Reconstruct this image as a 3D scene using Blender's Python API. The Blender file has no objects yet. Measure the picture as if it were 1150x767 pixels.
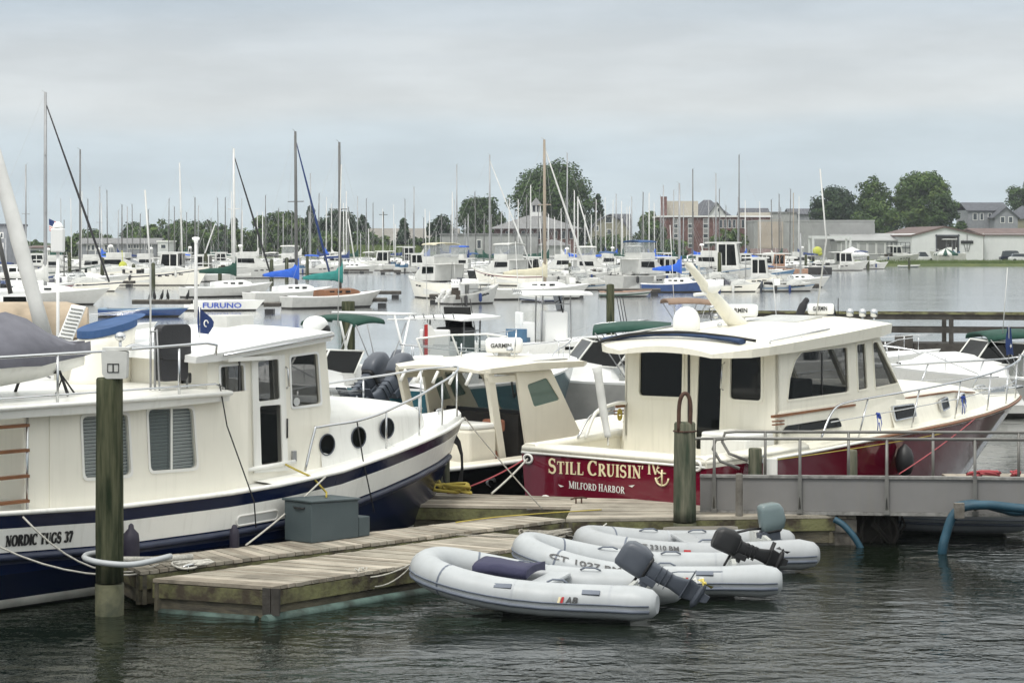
import bpy, math, random
from mathutils import Vector, Matrix
from mathutils.geometry import tessellate_polygon
random.seed(7)
R_ = math.radians
HAZE = True
sc = bpy.context.scene
C = sc.collection
# ---------------------------------------------------------------- camera
FPX, CAMH, CX, HY = 2600.0, 4.2, 575.0, 270.0      # focal length in photo pixels, eye height, horizon row
cam = bpy.data.objects.new('camera', bpy.data.cameras.new('camera'))
C.objects.link(cam); sc.camera = cam
cam.location = (0, 0, CAMH); cam.rotation_euler = (R_(90), 0, 0)
cam.data.sensor_width = 36; cam.data.lens = 36 * FPX / 1150
cam.data.shift_y = -(383.5 - HY) / 1150
cam.data.clip_start = 0.5; cam.data.clip_end = 6000
# ---------------------------------------------------------------- sky
SUN_EL, SUN_AZ = R_(58), R_(205)
w = bpy.data.worlds.new('World'); sc.world = w; w.use_nodes = True
nt = w.node_tree; N = nt.nodes; L = nt.links; N.clear()
out = N.new('ShaderNodeOutputWorld'); bg = N.new('ShaderNodeBackground'); bg.inputs[1].default_value = 0.1
sky = N.new('ShaderNodeTexSky'); sky.sky_type = 'NISHITA'; sky.sun_disc = False
sky.sun_elevation = SUN_EL; sky.sun_rotation = SUN_AZ
tc = N.new('ShaderNodeTexCoord'); sep = N.new('ShaderNodeSeparateXYZ'); L.new(tc.outputs['Generated'], sep.inputs[0])
mp = N.new('ShaderNodeMapping'); mp.inputs['Scale'].default_value = (1.6, 1.6, 14.0); L.new(tc.outputs['Generated'], mp.inputs[0])
nz = N.new('ShaderNodeTexNoise'); nz.inputs['Scale'].default_value = 1.7; nz.inputs['Detail'].default_value = 5; nz.inputs['Roughness'].default_value = 0.5
L.new(mp.outputs[0], nz.inputs[0])
nz2 = N.new('ShaderNodeTexNoise'); nz2.inputs['Scale'].default_value = 5.0; nz2.inputs['Detail'].default_value = 8; nz2.inputs['Roughness'].default_value = 0.58
mp2 = N.new('ShaderNodeMapping'); mp2.inputs['Scale'].default_value = (2.2, 2.2, 11.0); mp2.inputs['Location'].default_value = (3, 1, 5)
L.new(tc.outputs['Generated'], mp2.inputs[0]); L.new(mp2.outputs[0], nz2.inputs[0])
# elevation profile of the overcast: blue grey near the horizon, pinkish pale bank, darker slate above, bright zenith
el = N.new('ShaderNodeValToRGB'); cr = el.color_ramp
prof = [(0.0, (4.3, 4.95, 5.25)), (0.026, (3.95, 4.6, 5.05)), (0.045, (4.15, 4.75, 5.15)), (0.06, (4.75, 4.98, 5.08)), (0.076, (4.5, 4.75, 4.9)),
        (0.105, (3.65, 4.15, 4.6)), (0.16, (5.5, 5.85, 6.0)), (0.35, (8.2, 8.4, 8.3)), (1.0, (12.5, 12.6, 12.0))]
K = 0.101
while len(cr.elements) < len(prof): cr.elements.new(0.5)
for e, (p, c) in zip(cr.elements, prof): e.position = p; e.color = (c[0] * K, c[1] * K, c[2] * K, 1)
wob = N.new('ShaderNodeMath'); wob.operation = 'MULTIPLY_ADD'; wob.inputs[1].default_value = 0.06; 
sub = N.new('ShaderNodeMath'); sub.operation = 'SUBTRACT'; sub.inputs[1].default_value = 0.5
L.new(nz.outputs[0], sub.inputs[0]); L.new(sub.outputs[0], wob.inputs[0]); L.new(sep.outputs[2], wob.inputs[2])
L.new(wob.outputs[0], el.inputs[0])
br = N.new('ShaderNodeMapRange'); br.inputs[1].default_value = 0.38; br.inputs[2].default_value = 0.64; br.inputs[3].default_value = 9.4; br.inputs[4].default_value = 10.6
L.new(nz2.outputs[0], br.inputs[0])
vm = N.new('ShaderNodeVectorMath'); vm.operation = 'SCALE'; L.new(el.outputs[0], vm.inputs[0]); L.new(br.outputs[0], vm.inputs['Scale'])
mx = N.new('ShaderNodeMix'); mx.data_type = 'RGBA'; mx.inputs[0].default_value = 0.93
L.new(sky.outputs[0], mx.inputs[6]); L.new(vm.outputs[0], mx.inputs[7])
L.new(mx.outputs[2], bg.inputs[0]); L.new(bg.outputs[0], out.inputs[0])
sun = bpy.data.objects.new('sun', bpy.data.lights.new('sun', 'SUN')); C.objects.link(sun)
sun.data.energy = 1.3; sun.data.angle = R_(14); sun.data.color = (1, 0.97, 0.92)
sun.rotation_euler = (R_(90) - SUN_EL, 0, R_(180) - SUN_AZ)
sc.view_settings.view_transform = 'Standard'; sc.view_settings.look = 'None'
sc.view_settings.exposure = 0.56; sc.view_settings.gamma = 1
sc.view_settings.use_curve_mapping = False
sc.render.engine = 'CYCLES'
sc.cycles.max_bounces = 6; sc.cycles.transparent_max_bounces = 12; sc.cycles.volume_bounces = 0
# ---------------------------------------------------------------- measuring helpers (photo pixel -> place)
def G(px, py, z=0.0):
    Y = FPX * (CAMH - z) / (py - HY); return Vector(((px - CX) * Y / FPX, Y, z))
def P(px, py, Y): return Vector(((px - CX) * Y / FPX, Y, CAMH - (py - HY) * Y / FPX))
def sx(px, Y): return (px - CX) * Y / FPX
class Fr:
    def __init__(s, ox, oy, deg):
        s.ox, s.oy, s.deg = ox, oy, deg; a = R_(deg)
        s.f = (math.cos(a), math.sin(a)); s.l = (-math.sin(a), math.cos(a))
    def _c(s, px, py):
        d = ((px - CX) / FPX, 1.0, (HY - py) / FPX)
        return (-(s.ox * s.f[0] + s.oy * s.f[1]), -(s.ox * s.l[0] + s.oy * s.l[1]),
                d[0] * s.f[0] + d[1] * s.f[1], d[0] * s.l[0] + d[1] * s.l[1], d[2])
    def side(s, px, py, y):
        cx, cy, dx, dy, dz = s._c(px, py); t = (y - cy) / dy; return (cx + t * dx, CAMH + t * dz)
    def face(s, px, py, x):
        cx, cy, dx, dy, dz = s._c(px, py); t = (x - cx) / dx; return (cy + t * dy, CAMH + t * dz)
    def flat(s, px, py, z):
        g = G(px, py, z); X = g.x - s.ox; Y = g.y - s.oy
        return (X * s.f[0] + Y * s.f[1], X * s.l[0] + Y * s.l[1])
    def W(s, x, y, z): return Vector((s.ox + x * s.f[0] + y * s.l[0], s.oy + x * s.f[1] + y * s.l[1], z))
# ---------------------------------------------------------------- materials
MATS = {}
def mat(name, col, rough=0.5, metal=0.0, var=0.0, scale=3.0, bump=0.0, bscale=40.0, spec=0.5, col2=None, trans=0.0, coat=0.0, stretch=(1, 1, 1), detail=4, emit=None, lo=0.35, hi=0.65, streak=0.0, wave=None):
    if name in MATS: return MATS[name]
    m = bpy.data.materials.new(name); MATS[name] = m; m.use_nodes = True
    n = m.node_tree.nodes; l = m.node_tree.links; b = n['Principled BSDF']
    b.inputs['Base Color'].default_value = (*col, 1); b.inputs['Roughness'].default_value = rough
    b.inputs['Metallic'].default_value = metal; b.inputs['Specular IOR Level'].default_value = spec
    b.inputs['Transmission Weight'].default_value = trans; b.inputs['Coat Weight'].default_value = coat
    if emit: b.inputs['Emission Color'].default_value = (*emit[:3], 1); b.inputs['Emission Strength'].default_value = emit[3]
    if var or bump or col2 or streak:
        t = n.new('ShaderNodeTexCoord'); q = n.new('ShaderNodeMapping'); q.inputs['Scale'].default_value = stretch
        l.new(t.outputs['Object'], q.inputs[0])
    if var or col2 or streak:
        z = n.new('ShaderNodeTexNoise'); z.inputs['Scale'].default_value = scale; z.inputs['Detail'].default_value = detail; z.inputs['Roughness'].default_value = 0.6
        l.new(q.outputs[0], z.inputs[0])
        rp = n.new('ShaderNodeMapRange'); rp.inputs[1].default_value = lo; rp.inputs[2].default_value = hi; l.new(z.outputs[0], rp.inputs[0])
        k = n.new('ShaderNodeMix'); k.data_type = 'RGBA'
        c2 = col2 if col2 else tuple(c * (1 - var) for c in col)
        k.inputs[6].default_value = (*col, 1); k.inputs[7].default_value = (*c2, 1); l.new(rp.outputs[0], k.inputs[0])
        last = k.outputs[2]
        if streak:      # run-off streaks: fine vertical dirt lines
            q2 = n.new('ShaderNodeMapping'); q2.inputs['Scale'].default_value = (9, 9, 0.7); l.new(t.outputs['Object'], q2.inputs[0])
            z2 = n.new('ShaderNodeTexNoise'); z2.inputs['Scale'].default_value = 1.6; z2.inputs['Detail'].default_value = 5; l.new(q2.outputs[0], z2.inputs[0])
            r2 = n.new('ShaderNodeMapRange'); r2.inputs[1].default_value = 0.52; r2.inputs[2].default_value = 0.78; r2.inputs[4].default_value = streak; l.new(z2.outputs[0], r2.inputs[0])
            k2 = n.new('ShaderNodeMix'); k2.data_type = 'RGBA'; k2.inputs[7].default_value = (0.22, 0.2, 0.13, 1)
            l.new(last, k2.inputs[6]); l.new(r2.outputs[0], k2.inputs[0]); last = k2.outputs[2]
        l.new(last, b.inputs['Base Color'])
        rr = n.new('ShaderNodeMapRange'); rr.inputs[3].default_value = max(0.02, rough * 0.8); rr.inputs[4].default_value = min(1, rough * 1.35)
        l.new(z.outputs[0], rr.inputs[0]); l.new(rr.outputs[0], b.inputs['Roughness'])
    if bump:
        z3 = n.new('ShaderNodeTexNoise'); z3.inputs['Scale'].default_value = bscale; z3.inputs['Detail'].default_value = 5
        l.new(q.outputs[0], z3.inputs[0]); bp = n.new('ShaderNodeBump'); bp.inputs['Strength'].default_value = bump; bp.inputs['Distance'].default_value = 0.02
        l.new(z3.outputs[0], bp.inputs['Height']); l.new(bp.outputs[0], b.inputs['Normal'])
    return m
def M(k): return MATS[k]
def glass(name, col, alpha, rough=0.03):
    m = bpy.data.materials.new(name); MATS[name] = m; m.use_nodes = True
    n = m.node_tree.nodes; l = m.node_tree.links; b = n['Principled BSDF']
    b.inputs['Base Color'].default_value = (*col, 1); b.inputs['Roughness'].default_value = rough; b.inputs['Alpha'].default_value = alpha; b.inputs['Specular IOR Level'].default_value = 0.35
    return m
mat('white', (0.82, 0.815, 0.77), 0.28, var=0.06, scale=1.3, streak=0.16)
mat('white_clean', (0.84, 0.84, 0.82), 0.3, var=0.04, scale=2)
mat('cream', (0.84, 0.81, 0.71), 0.3, var=0.06, scale=1.1, streak=0.11)
mat('cream_red', (0.83, 0.8, 0.69), 0.3, var=0.07, scale=1.2, streak=0.14)
mat('beige_gel', (0.73, 0.69, 0.58), 0.32, var=0.08, scale=1.6, streak=0.08)
mat('navy', (0.004, 0.01, 0.04), 0.2, var=0.2, scale=2, spec=.3)
mat('navy_hull', (0.003, 0.007, 0.024), 0.22, var=0.3, scale=1.5, spec=.3)
mat('rub', (0.02, 0.028, 0.06), 0.4, var=0.3)
mat('burgundy', (0.145, 0.006, 0.022), 0.08, var=0.14, scale=1.1, coat=0.6)
mat('black_gel', (0.008, 0.009, 0.011), 0.16, var=0.2, spec=.35)
mat('black', (0.012, 0.012, 0.013), 0.45, var=0.3)
mat('black_fabric', (0.02, 0.02, 0.022), 0.8, bump=0.3)
mat('boot', (0.55, 0.55, 0.5), 0.5, var=0.4, scale=2)
mat('white_far', (0.5, 0.5, 0.475), 0.35, var=0.12, scale=1.0, streak=0.3)
mat('white_far_deck', (0.58, 0.58, 0.55), 0.4, var=0.15, scale=1.5)
mat('bottom', (0.03, 0.028, 0.025), 0.7, var=0.3)
mat('steel', (0.6, 0.61, 0.62), 0.22, 1.0, var=0.1)
mat('alu', (0.33, 0.335, 0.34), 0.45, 0.6, var=0.15, scale=1)
mat('mast_dark', (0.12, 0.12, 0.115), 0.5, 0.3, var=0.2, scale=1)
mat('mast_light', (0.62, 0.62, 0.6), 0.45, 0.2, var=0.15, scale=1)
mat('mast_tan', (0.3, 0.25, 0.19), 0.5, var=0.2, scale=1)
mat('wire', (0.1, 0.1, 0.1), 0.5)
mat('wire_pale', (0.4, 0.4, 0.4), 0.5)
mat('teak', (0.24, 0.1, 0.04), 0.45, var=0.35, scale=6, stretch=(1, 8, 8))
mat('gold', (0.76, 0.66, 0.42), 0.45)
mat('letter_white', (0.75, 0.74, 0.7), 0.5)
mat('letter_black', (0.015, 0.015, 0.016), 0.5)
mat('letter_blue', (0.03, 0.07, 0.36), 0.5)
mat('letter_grey', (0.06, 0.06, 0.06), 0.5)
mat('red', (0.5, 0.03, 0.03), 0.5, var=0.2)
mat('rope_white', (0.6, 0.58, 0.52), 0.9, var=0.3, scale=30, bump=0.5, bscale=90)
mat('rope_grey', (0.3, 0.28, 0.24), 0.9, var=0.3, scale=30, bump=0.5, bscale=90)
mat('rope_black', (0.02, 0.02, 0.02), 0.85)
mat('rope_red', (0.38, 0.07, 0.08), 0.85, var=0.2)
mat('rope_yellow', (0.42, 0.33, 0.06), 0.8, var=0.2)
mat('rope_blue', (0.04, 0.08, 0.35), 0.85)
mat('grey_canvas', (0.135, 0.135, 0.16), 0.85, var=0.18, scale=4, bump=0.25, bscale=7)
mat('beige_canvas', (0.46, 0.37, 0.27), 0.85, var=0.15, scale=3, bump=0.25, bscale=7)
mat('blue_canvas', (0.035, 0.09, 0.22), 0.8, var=0.2, bump=0.25, bscale=6)
mat('bright_blue', (0.02, 0.11, 0.55), 0.8, var=0.2, bump=0.3, bscale=5)
mat('green_canvas', (0.006, 0.055, 0.036), 0.8, var=0.25, bump=0.3, bscale=5)
mat('teal_canvas', (0.02, 0.2, 0.18), 0.8, var=0.2, bump=0.3, bscale=5)
mat('brown_canvas', (0.25, 0.17, 0.12), 0.8, var=0.2, bump=0.3, bscale=5)
mat('white_canvas', (0.6, 0.6, 0.57), 0.85, var=0.15, scale=3, bump=0.3, bscale=6)
mat('cream_canvas', (0.6, 0.56, 0.42), 0.85, var=0.15, scale=3, bump=0.3, bscale=6)
mat('vinyl', (0.5, 0.5, 0.47), 0.25, var=0.2)
mat('pewter', (0.075, 0.085, 0.105), 0.38, var=0.15, scale=5)
mat('cowl_green', (0.14, 0.185, 0.19), 0.3, var=0.12)
mat('cowl_white', (0.7, 0.7, 0.68), 0.3, var=0.1)
mat('motor_metal', (0.08, 0.092, 0.115), 0.4, 0.3, var=0.2)
mat('prop_gold', (0.55, 0.45, 0.1), 0.4, 0.3)
mat('hyp', (0.42, 0.44, 0.45), 0.42, var=0.1, scale=3, streak=0.1)
mat('hyp2', (0.38, 0.395, 0.405), 0.42, var=0.1, scale=3, streak=0.1)
mat('hyp_dark', (0.13, 0.15, 0.19), 0.5, var=0.15)
mat('rib_floor', (0.42, 0.44, 0.46), 0.5, var=0.2)
mat('rib_hull', (0.52, 0.53, 0.5), 0.35, var=0.2, streak=0.2)
mat('purple_cloth', (0.035, 0.035, 0.075), 0.85, bump=0.3, bscale=12)
mat('wood_deck', (0.38, 0.345, 0.28), 0.85, col2=(0.19, 0.17, 0.135), scale=1.6, stretch=(1, 1, 1), bump=0.4, bscale=30)
mat('wood_side', (0.13, 0.115, 0.075), 0.9, col2=(0.05, 0.045, 0.035), scale=2.5, bump=0.5, bscale=25, stretch=(1, 1, 3))
mat('wood_green', (0.15, 0.15, 0.065), 0.9, col2=(0.045, 0.035, 0.022), scale=2.6, lo=.42, hi=.6, bump=0.5, bscale=25)
mat('wood_dark', (0.05, 0.045, 0.038), 0.9, col2=(0.025, 0.022, 0.018), scale=3, bump=0.5, bscale=20)
mat('wood_grey', (0.2, 0.185, 0.16), 0.9, col2=(0.1, 0.09, 0.075), scale=3, bump=0.5, bscale=20)
mat('wood_new', (0.42, 0.3, 0.15), 0.8, var=0.3, scale=3, bump=0.3)
mat('pile_green', (0.095, 0.098, 0.058), 0.95, col2=(0.016, 0.024, 0.012), scale=12, bump=1.0, bscale=26, stretch=(1, 1, 0.1), spec=.15)
mat('pile_grey', (0.17, 0.165, 0.12), 0.95, col2=(0.045, 0.06, 0.04), scale=12, bump=1.0, bscale=26, stretch=(1, 1, 0.1), spec=.15)
mat('pile_wet', (0.085, 0.085, 0.045), 0.8, col2=(0.03, 0.035, 0.02), scale=3, bump=0.8, bscale=12)
mat('float_teal', (0.09, 0.15, 0.13), 0.7, col2=(0.02, 0.028, 0.022), scale=3)
mat('box_teal', (0.062, 0.085, 0.092), 0.5, var=0.14, scale=2, bump=0.1)
mat('gang_grey', (0.2, 0.195, 0.19), 0.62, var=0.14, scale=1.3, streak=0.12)
mat('gang_top', (0.27, 0.265, 0.25), 0.8, var=0.45, scale=9, bump=0.3)
mat('gang_rail', (0.22, 0.215, 0.2), 0.5, 0.5, var=0.3)
mat('rust', (0.09, 0.045, 0.03), 0.85, var=0.4, scale=8, bump=0.4)
mat('hose_blue', (0.02, 0.075, 0.115), 0.5, var=0.3, scale=4)
mat('hose_dark', (0.02, 0.05, 0.07), 0.5, var=0.3)
mat('seat_grey', (0.03, 0.03, 0.033), 0.55, var=0.2, bump=0.15)
mat('interior', (0.045, 0.033, 0.022), 0.7, var=0.3)
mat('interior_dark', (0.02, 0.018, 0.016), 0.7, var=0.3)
mat('curtain', (0.5, 0.51, 0.5), 0.85, var=0.1)
mat('curtain_dark', (0.12, 0.13, 0.13), 0.85, var=0.1)
mat('sail_white', (0.62, 0.62, 0.6), 0.8, var=0.12, scale=2, bump=0.2, bscale=8)
mat('sail_navy', (0.01, 0.03, 0.12), 0.8)
mat('skin_red', (0.3, 0.12, 0.07), 0.7, var=0.3)
mat('fender', (0.018, 0.015, 0.03), 0.6, var=0.2)
mat('teal_gel', (0.035, 0.115, 0.145), 0.15, var=0.2, coat=0.4)
mat('blue_gel', (0.02, 0.06, 0.19), 0.2, var=0.2)
mat('blue_pale', (0.07, 0.16, 0.27), 0.3, var=0.2)
mat('tan_gel', (0.35, 0.2, 0.13), 0.5, var=0.3)
mat('grey_gel', (0.4, 0.4, 0.38), 0.3, var=0.15, streak=0.15)
mat('yellow', (0.42, 0.44, 0.06), 0.7)
mat('dark_glass', (0.004, 0.005, 0.005), 0.05, var=0.3, spec=.3)
mat('green_glass', (0.13, 0.19, 0.165), 0.08, var=0.3, scale=1)
glass('tint_glass', (0.004, 0.006, 0.006), 0.38)
glass('clear_glass', (0.25, 0.3, 0.3), 0.2)
glass('teal_glass', (0.05, 0.1, 0.1), 0.42, 0.08)
glass('vinyl_clear', (0.4, 0.42, 0.42), 0.4, 0.15)
# ---------------------------------------------------------------- mesh builder
SPLIT = set('deck_gear hull_window fishing_rod chock bimini_frame leather_seat mast_light cockpit_wing hardtop_leg glass grab_handle rod_holder seat grab_rail roof_rail teak_trim curtain_snap cockpit_coaming rub_rail roof_post window hawse_ring hawse_hole slat roof_handrail rub_strake cap_rail pole cabin_side side_coaming slot_window lashing tent_pole corner_plate wheel pilothouse_door flotation_pipe cupola_column wall_rib keel_board top_rail_cap door_frame'.split())
def ident(u, v, d): return (u, v, d)
class MB:
    def __init__(s): s.v = []; s.f = []; s.m = []; s.s = []; s.T = None
    def add(s, vs, fs, mi=0, sm=False):
        b = len(s.v)
        for p in vs:
            p = Vector(p)
            s.v.append(s.T @ p if s.T else p)
        for i, f in enumerate(fs):
            s.f.append([b + k for k in f]); s.m.append(mi[i] if isinstance(mi, list) else mi); s.s.append(sm)
        return s
    def box(s, cx, cy, cz, a, b, c, mi=0, rz=0.0, rot=None):
        m = rot if rot is not None else Matrix.Rotation(rz, 3, 'Z'); o = Vector((cx, cy, cz))
        vs = [o + m @ Vector((i * a / 2, j * b / 2, k * c / 2)) for k in (-1, 1) for j in (-1, 1) for i in (-1, 1)]
        return s.add(vs, [(0, 2, 3, 1), (4, 5, 7, 6), (0, 1, 5, 4), (2, 6, 7, 3), (0, 4, 6, 2), (1, 3, 7, 5)], mi)
    def hexa(s, q0, q1, mi=0):      # two quads (same winding)
        return s.add(list(q0) + list(q1), [(3, 2, 1, 0), (4, 5, 6, 7), (0, 1, 5, 4), (1, 2, 6, 5), (2, 3, 7, 6), (3, 0, 4, 7)], mi)
    def tube(s, pts, r, mi=0, n=8, closed=False, sm=True, sy=1.0):
        pts = [Vector(p) for p in pts]; k = len(pts); rs = r if isinstance(r, (list, tuple)) else [r] * k
        tg = []
        for i in range(k):
            a = pts[(i - 1) % k] if (i or closed) else pts[0]; b = pts[(i + 1) % k] if (i < k - 1 or closed) else pts[-1]
            t = (b - a); tg.append(t.normalized() if t.length > 1e-9 else Vector((0, 0, 1)))
        up = Vector((0, 0, 1)) if abs(tg[0].z) < 0.9 else Vector((1, 0, 0))
        vs = []
        for i in range(k):
            e = tg[i].cross(up)
            if e.length < 1e-4: e = tg[i].cross(Vector((0.3, 1, 0)))
            e.normalize(); g = e.cross(tg[i]).normalized(); up = g
            for j in range(n):
                a = 2 * math.pi * j / n; vs.append(pts[i] + (e * math.cos(a) + g * math.sin(a) * sy) * rs[i])
        fs = []
        for i in range(k if closed else k - 1):
            i2 = (i + 1) % k
            for j in range(n): fs.append((i * n + j, i2 * n + j, i2 * n + (j + 1) % n, i * n + (j + 1) % n))
        s.add(vs, fs, mi, sm)
        if not closed:
            b = len(s.v) - len(vs)
            s.f.append([b + j for j in range(n)]); s.m.append(mi); s.s.append(False)
            s.f.append([b + (k - 1) * n + j for j in reversed(range(n))]); s.m.append(mi); s.s.append(False)
        return s
    def lathe(s, prof, c=(0, 0, 0), n=16, mi=0, sm=True, jit=0.0, rnd=None):
        vs = []; k = len(prof)
        for (r, z) in prof:
            for j in range(n):
                a = 2 * math.pi * j / n; q = r * (1 + (rnd[j] * jit if rnd else 0)); vs.append((c[0] + q * math.cos(a), c[1] + q * math.sin(a), c[2] + z))
        fs = [(i * n + j, i * n + (j + 1) % n, (i + 1) * n + (j + 1) % n, (i + 1) * n + j) for i in range(k - 1) for j in range(n)]
        fs += [list(reversed(range(n))), [(k - 1) * n + j for j in range(n)]]
        return s.add(vs, fs, (mi if isinstance(mi, int) else [mi[i] for i in range(k - 1) for j in range(n)] + [mi[0], mi[-1]]), sm)
    def ball(s, c, rx, ry, rz, mi=0, n=12):
        prof = [(math.sin(math.pi * (i + .02) / (8.04)), -math.cos(math.pi * (i + .02) / 8.04)) for i in range(9)]
        vs = []
        for (r, z) in prof:
            for j in range(n):
                a = 2 * math.pi * j / n; vs.append((c[0] + rx * r * math.cos(a), c[1] + ry * r * math.sin(a), c[2] + rz * z))
        fs = [(i * n + j, i * n + (j + 1) % n, (i + 1) * n + (j + 1) % n, (i + 1) * n + j) for i in range(8) for j in range(n)]
        return s.add(vs, fs, mi, True)
    def plate(s, outer, holes, mp, d0, d1, mi=0, mh=None):
        # flat panel with real window openings, thickness d0..d1 along the map's third axis
        loops = [[Vector((u, v, 0)) for u, v in lp] for lp in [outer] + list(holes)]
        flat = [p for lp in loops for p in lp]
        tris = tessellate_polygon(loops)
        n = len(flat); vs = [mp(p.x, p.y, d0) for p in flat] + [mp(p.x, p.y, d1) for p in flat]
        fs = [tuple(t) for t in tris] + [tuple(n + i for i in reversed(t)) for t in tris]; mis = [mi] * len(fs)
        b = 0
        for li, lp in enumerate(loops):
            k = len(lp)
            for i in range(k): fs.append((b + i, b + (i + 1) % k, n + b + (i + 1) % k, n + b + i)); mis.append(mi if (li == 0 or mh is None) else mh)
            b += k
        return s.add(vs, fs, mis)
    def loft(s, rings, mi=0, closed=True, caps=True, sm=True):
        n = len(rings[0]); vs = [p for r in rings for p in r]; fs = []; 
        for i in range(len(rings) - 1):
            for j in range(n if closed else n - 1): fs.append((i * n + j, i * n + (j + 1) % n, (i + 1) * n + (j + 1) % n, (i + 1) * n + j))
        s.add(vs, fs, mi, sm)
        if caps:
            b = len(s.v) - len(vs)
            s.f.append([b + j for j in reversed(range(n))]); s.m.append(mi if isinstance(mi, int) else mi[0]); s.s.append(False)
            s.f.append([b + (len(rings) - 1) * n + j for j in range(n)]); s.m.append(mi if isinstance(mi, int) else mi[-1]); s.s.append(False)
        return s
    def comps(s):
        par = list(range(len(s.v)))
        def fd(a):
            while par[a] != a: par[a] = par[par[a]]; a = par[a]
            return a
        for f in s.f:
            r = fd(f[0])
            for k in f[1:]:
                q = fd(k)
                if q != r: par[q] = r
        out = {}
        for i, f in enumerate(s.f): out.setdefault(fd(f[0]), []).append(i)
        return list(out.values())
    def build(s, name, mats, parent=None, loc=(0, 0, 0), rz=0.0, bev=0.0, fixn=True):
        if name in SPLIT and parent is not None:
            cs = s.comps()
            if 1 < len(cs) < 40:
                first = None
                for c in cs:
                    q = MB(); mp_ = {}
                    for i in c:
                        for k in s.f[i]:
                            if k not in mp_: mp_[k] = len(q.v); q.v.append(s.v[k])
                        q.f.append([mp_[k] for k in s.f[i]]); q.m.append(s.m[i]); q.s.append(s.s[i])
                    o = q._build(name, mats, parent, loc, rz, bev, fixn); first = first or o
                return first
        return s._build(name, mats, parent, loc, rz, bev, fixn)
    def _build(s, name, mats, parent=None, loc=(0, 0, 0), rz=0.0, bev=0.0, fixn=True):
        me = bpy.data.meshes.new(name); me.from_pydata([tuple(p) for p in s.v], [], s.f)
        if not isinstance(mats, (list, tuple)): mats = [mats]
        for k in mats: me.materials.append(M(k) if isinstance(k, str) else k)
        me.polygons.foreach_set('material_index', s.m); me.polygons.foreach_set('use_smooth', s.s)
        me.validate(); me.update()
        if fixn:
            import bmesh
            bm = bmesh.new(); bm.from_mesh(me); bmesh.ops.recalc_face_normals(bm, faces=bm.faces); bm.to_mesh(me); bm.free()
        o = bpy.data.objects.new(name, me); C.objects.link(o); o.location = loc; o.rotation_euler = (0, 0, rz)
        if parent is not None: o.parent = parent
        if bev:
            b = o.modifiers.new('bevel', 'BEVEL'); b.width = bev; b.segments = 2; b.limit_method = 'ANGLE'; b.angle_limit = R_(40)
        return o
def tag(o, label=None, cat=None, group=None, kind=None):
    if label: o['label'] = label
    if cat: o['category'] = cat
    if group: o['group'] = group
    if kind: o['kind'] = kind
    return o
def thing(name, label, cat, loc=(0, 0, 0), deg=0.0, group=None):
    o = bpy.data.objects.new(name, None); o.empty_display_size = 0.2; C.objects.link(o)
    o.location = loc; o.rotation_euler = (0, 0, R_(deg)); return tag(o, label, cat, group)
def rrect(x0, z0, x1, z1, r, n=3):
    pts = []
    for (cx, cz, a0) in ((x1 - r, z1 - r, 0), (x0 + r, z1 - r, 90), (x0 + r, z0 + r, 180), (x1 - r, z0 + r, 270)):
        for k in range(n + 1):
            a = R_(a0 + 90 * k / n); pts.append((cx + r * math.cos(a), cz + r * math.sin(a)))
    return pts
def rpoly(pts, r, n=3):     # round the corners of a polygon
    out = []; k = len(pts)
    for i in range(k):
        p = Vector(pts[i]).to_2d(); a = Vector(pts[i - 1]).to_2d(); b = Vector(pts[(i + 1) % k]).to_2d()
        ra = min(r, (a - p).length * .45); rb = min(r, (b - p).length * .45)
        A = p + (a - p).normalized() * ra; B = p + (b - p).normalized() * rb
        for j in range(n + 1):
            t = j / n; q = A * (1 - t) ** 2 + p * 2 * t * (1 - t) + B * t * t; out.append((q.x, q.y))
    return out
def grow(pts, d):           # crude outset of a convex polygon
    cx = sum(p[0] for p in pts) / len(pts); cy = sum(p[1] for p in pts) / len(pts)
    hx = max(abs(p[0] - cx) for p in pts); hy = max(abs(p[1] - cy) for p in pts)
    return [(cx + (p[0] - cx) * (1 + d / hx), cy + (p[1] - cy) * (1 + d / hy)) for p in pts]
def interp(tab, x):
    if x <= tab[0][0]: return tab[0][1]
    for (a, b), (c, d) in zip(tab, tab[1:]):
        if x <= c: return b + (d - b) * (x - a) / (c - a)
    return tab[-1][1]
def smooth_path(pts, n=5):
    pts = [Vector(p) for p in pts]; out = []
    for i in range(len(pts) - 1):
        p0 = pts[max(0, i - 1)]; p1 = pts[i]; p2 = pts[i + 1]; p3 = pts[min(len(pts) - 1, i + 2)]
        for k in range(n):
            t = k / n; out.append(0.5 * ((2 * p1) + (p2 - p0) * t + (2 * p0 - 5 * p1 + 4 * p2 - p3) * t * t + (3 * p1 - p0 - 3 * p2 + p3) * t ** 3))
    out.append(pts[-1]); return out
def sag(a, b, s, n=10):
    a = Vector(a); b = Vector(b); return [a.lerp(b, k / n) - Vector((0, 0, s * 4 * (k / n) * (1 - k / n))) for k in range(n + 1)]
def rope(pts, r, m, label, name='rope', cat='rope', group=None, parent=None, n=6):
    o0 = Vector(pts[0]); mb = MB(); mb.tube([Vector(p) - o0 for p in pts], r, n=n)
    o = mb.build(name, m, parent, loc=o0 if parent is None else (0, 0, 0))
    if parent is None: tag(o, label, cat, group)
    return o
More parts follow.
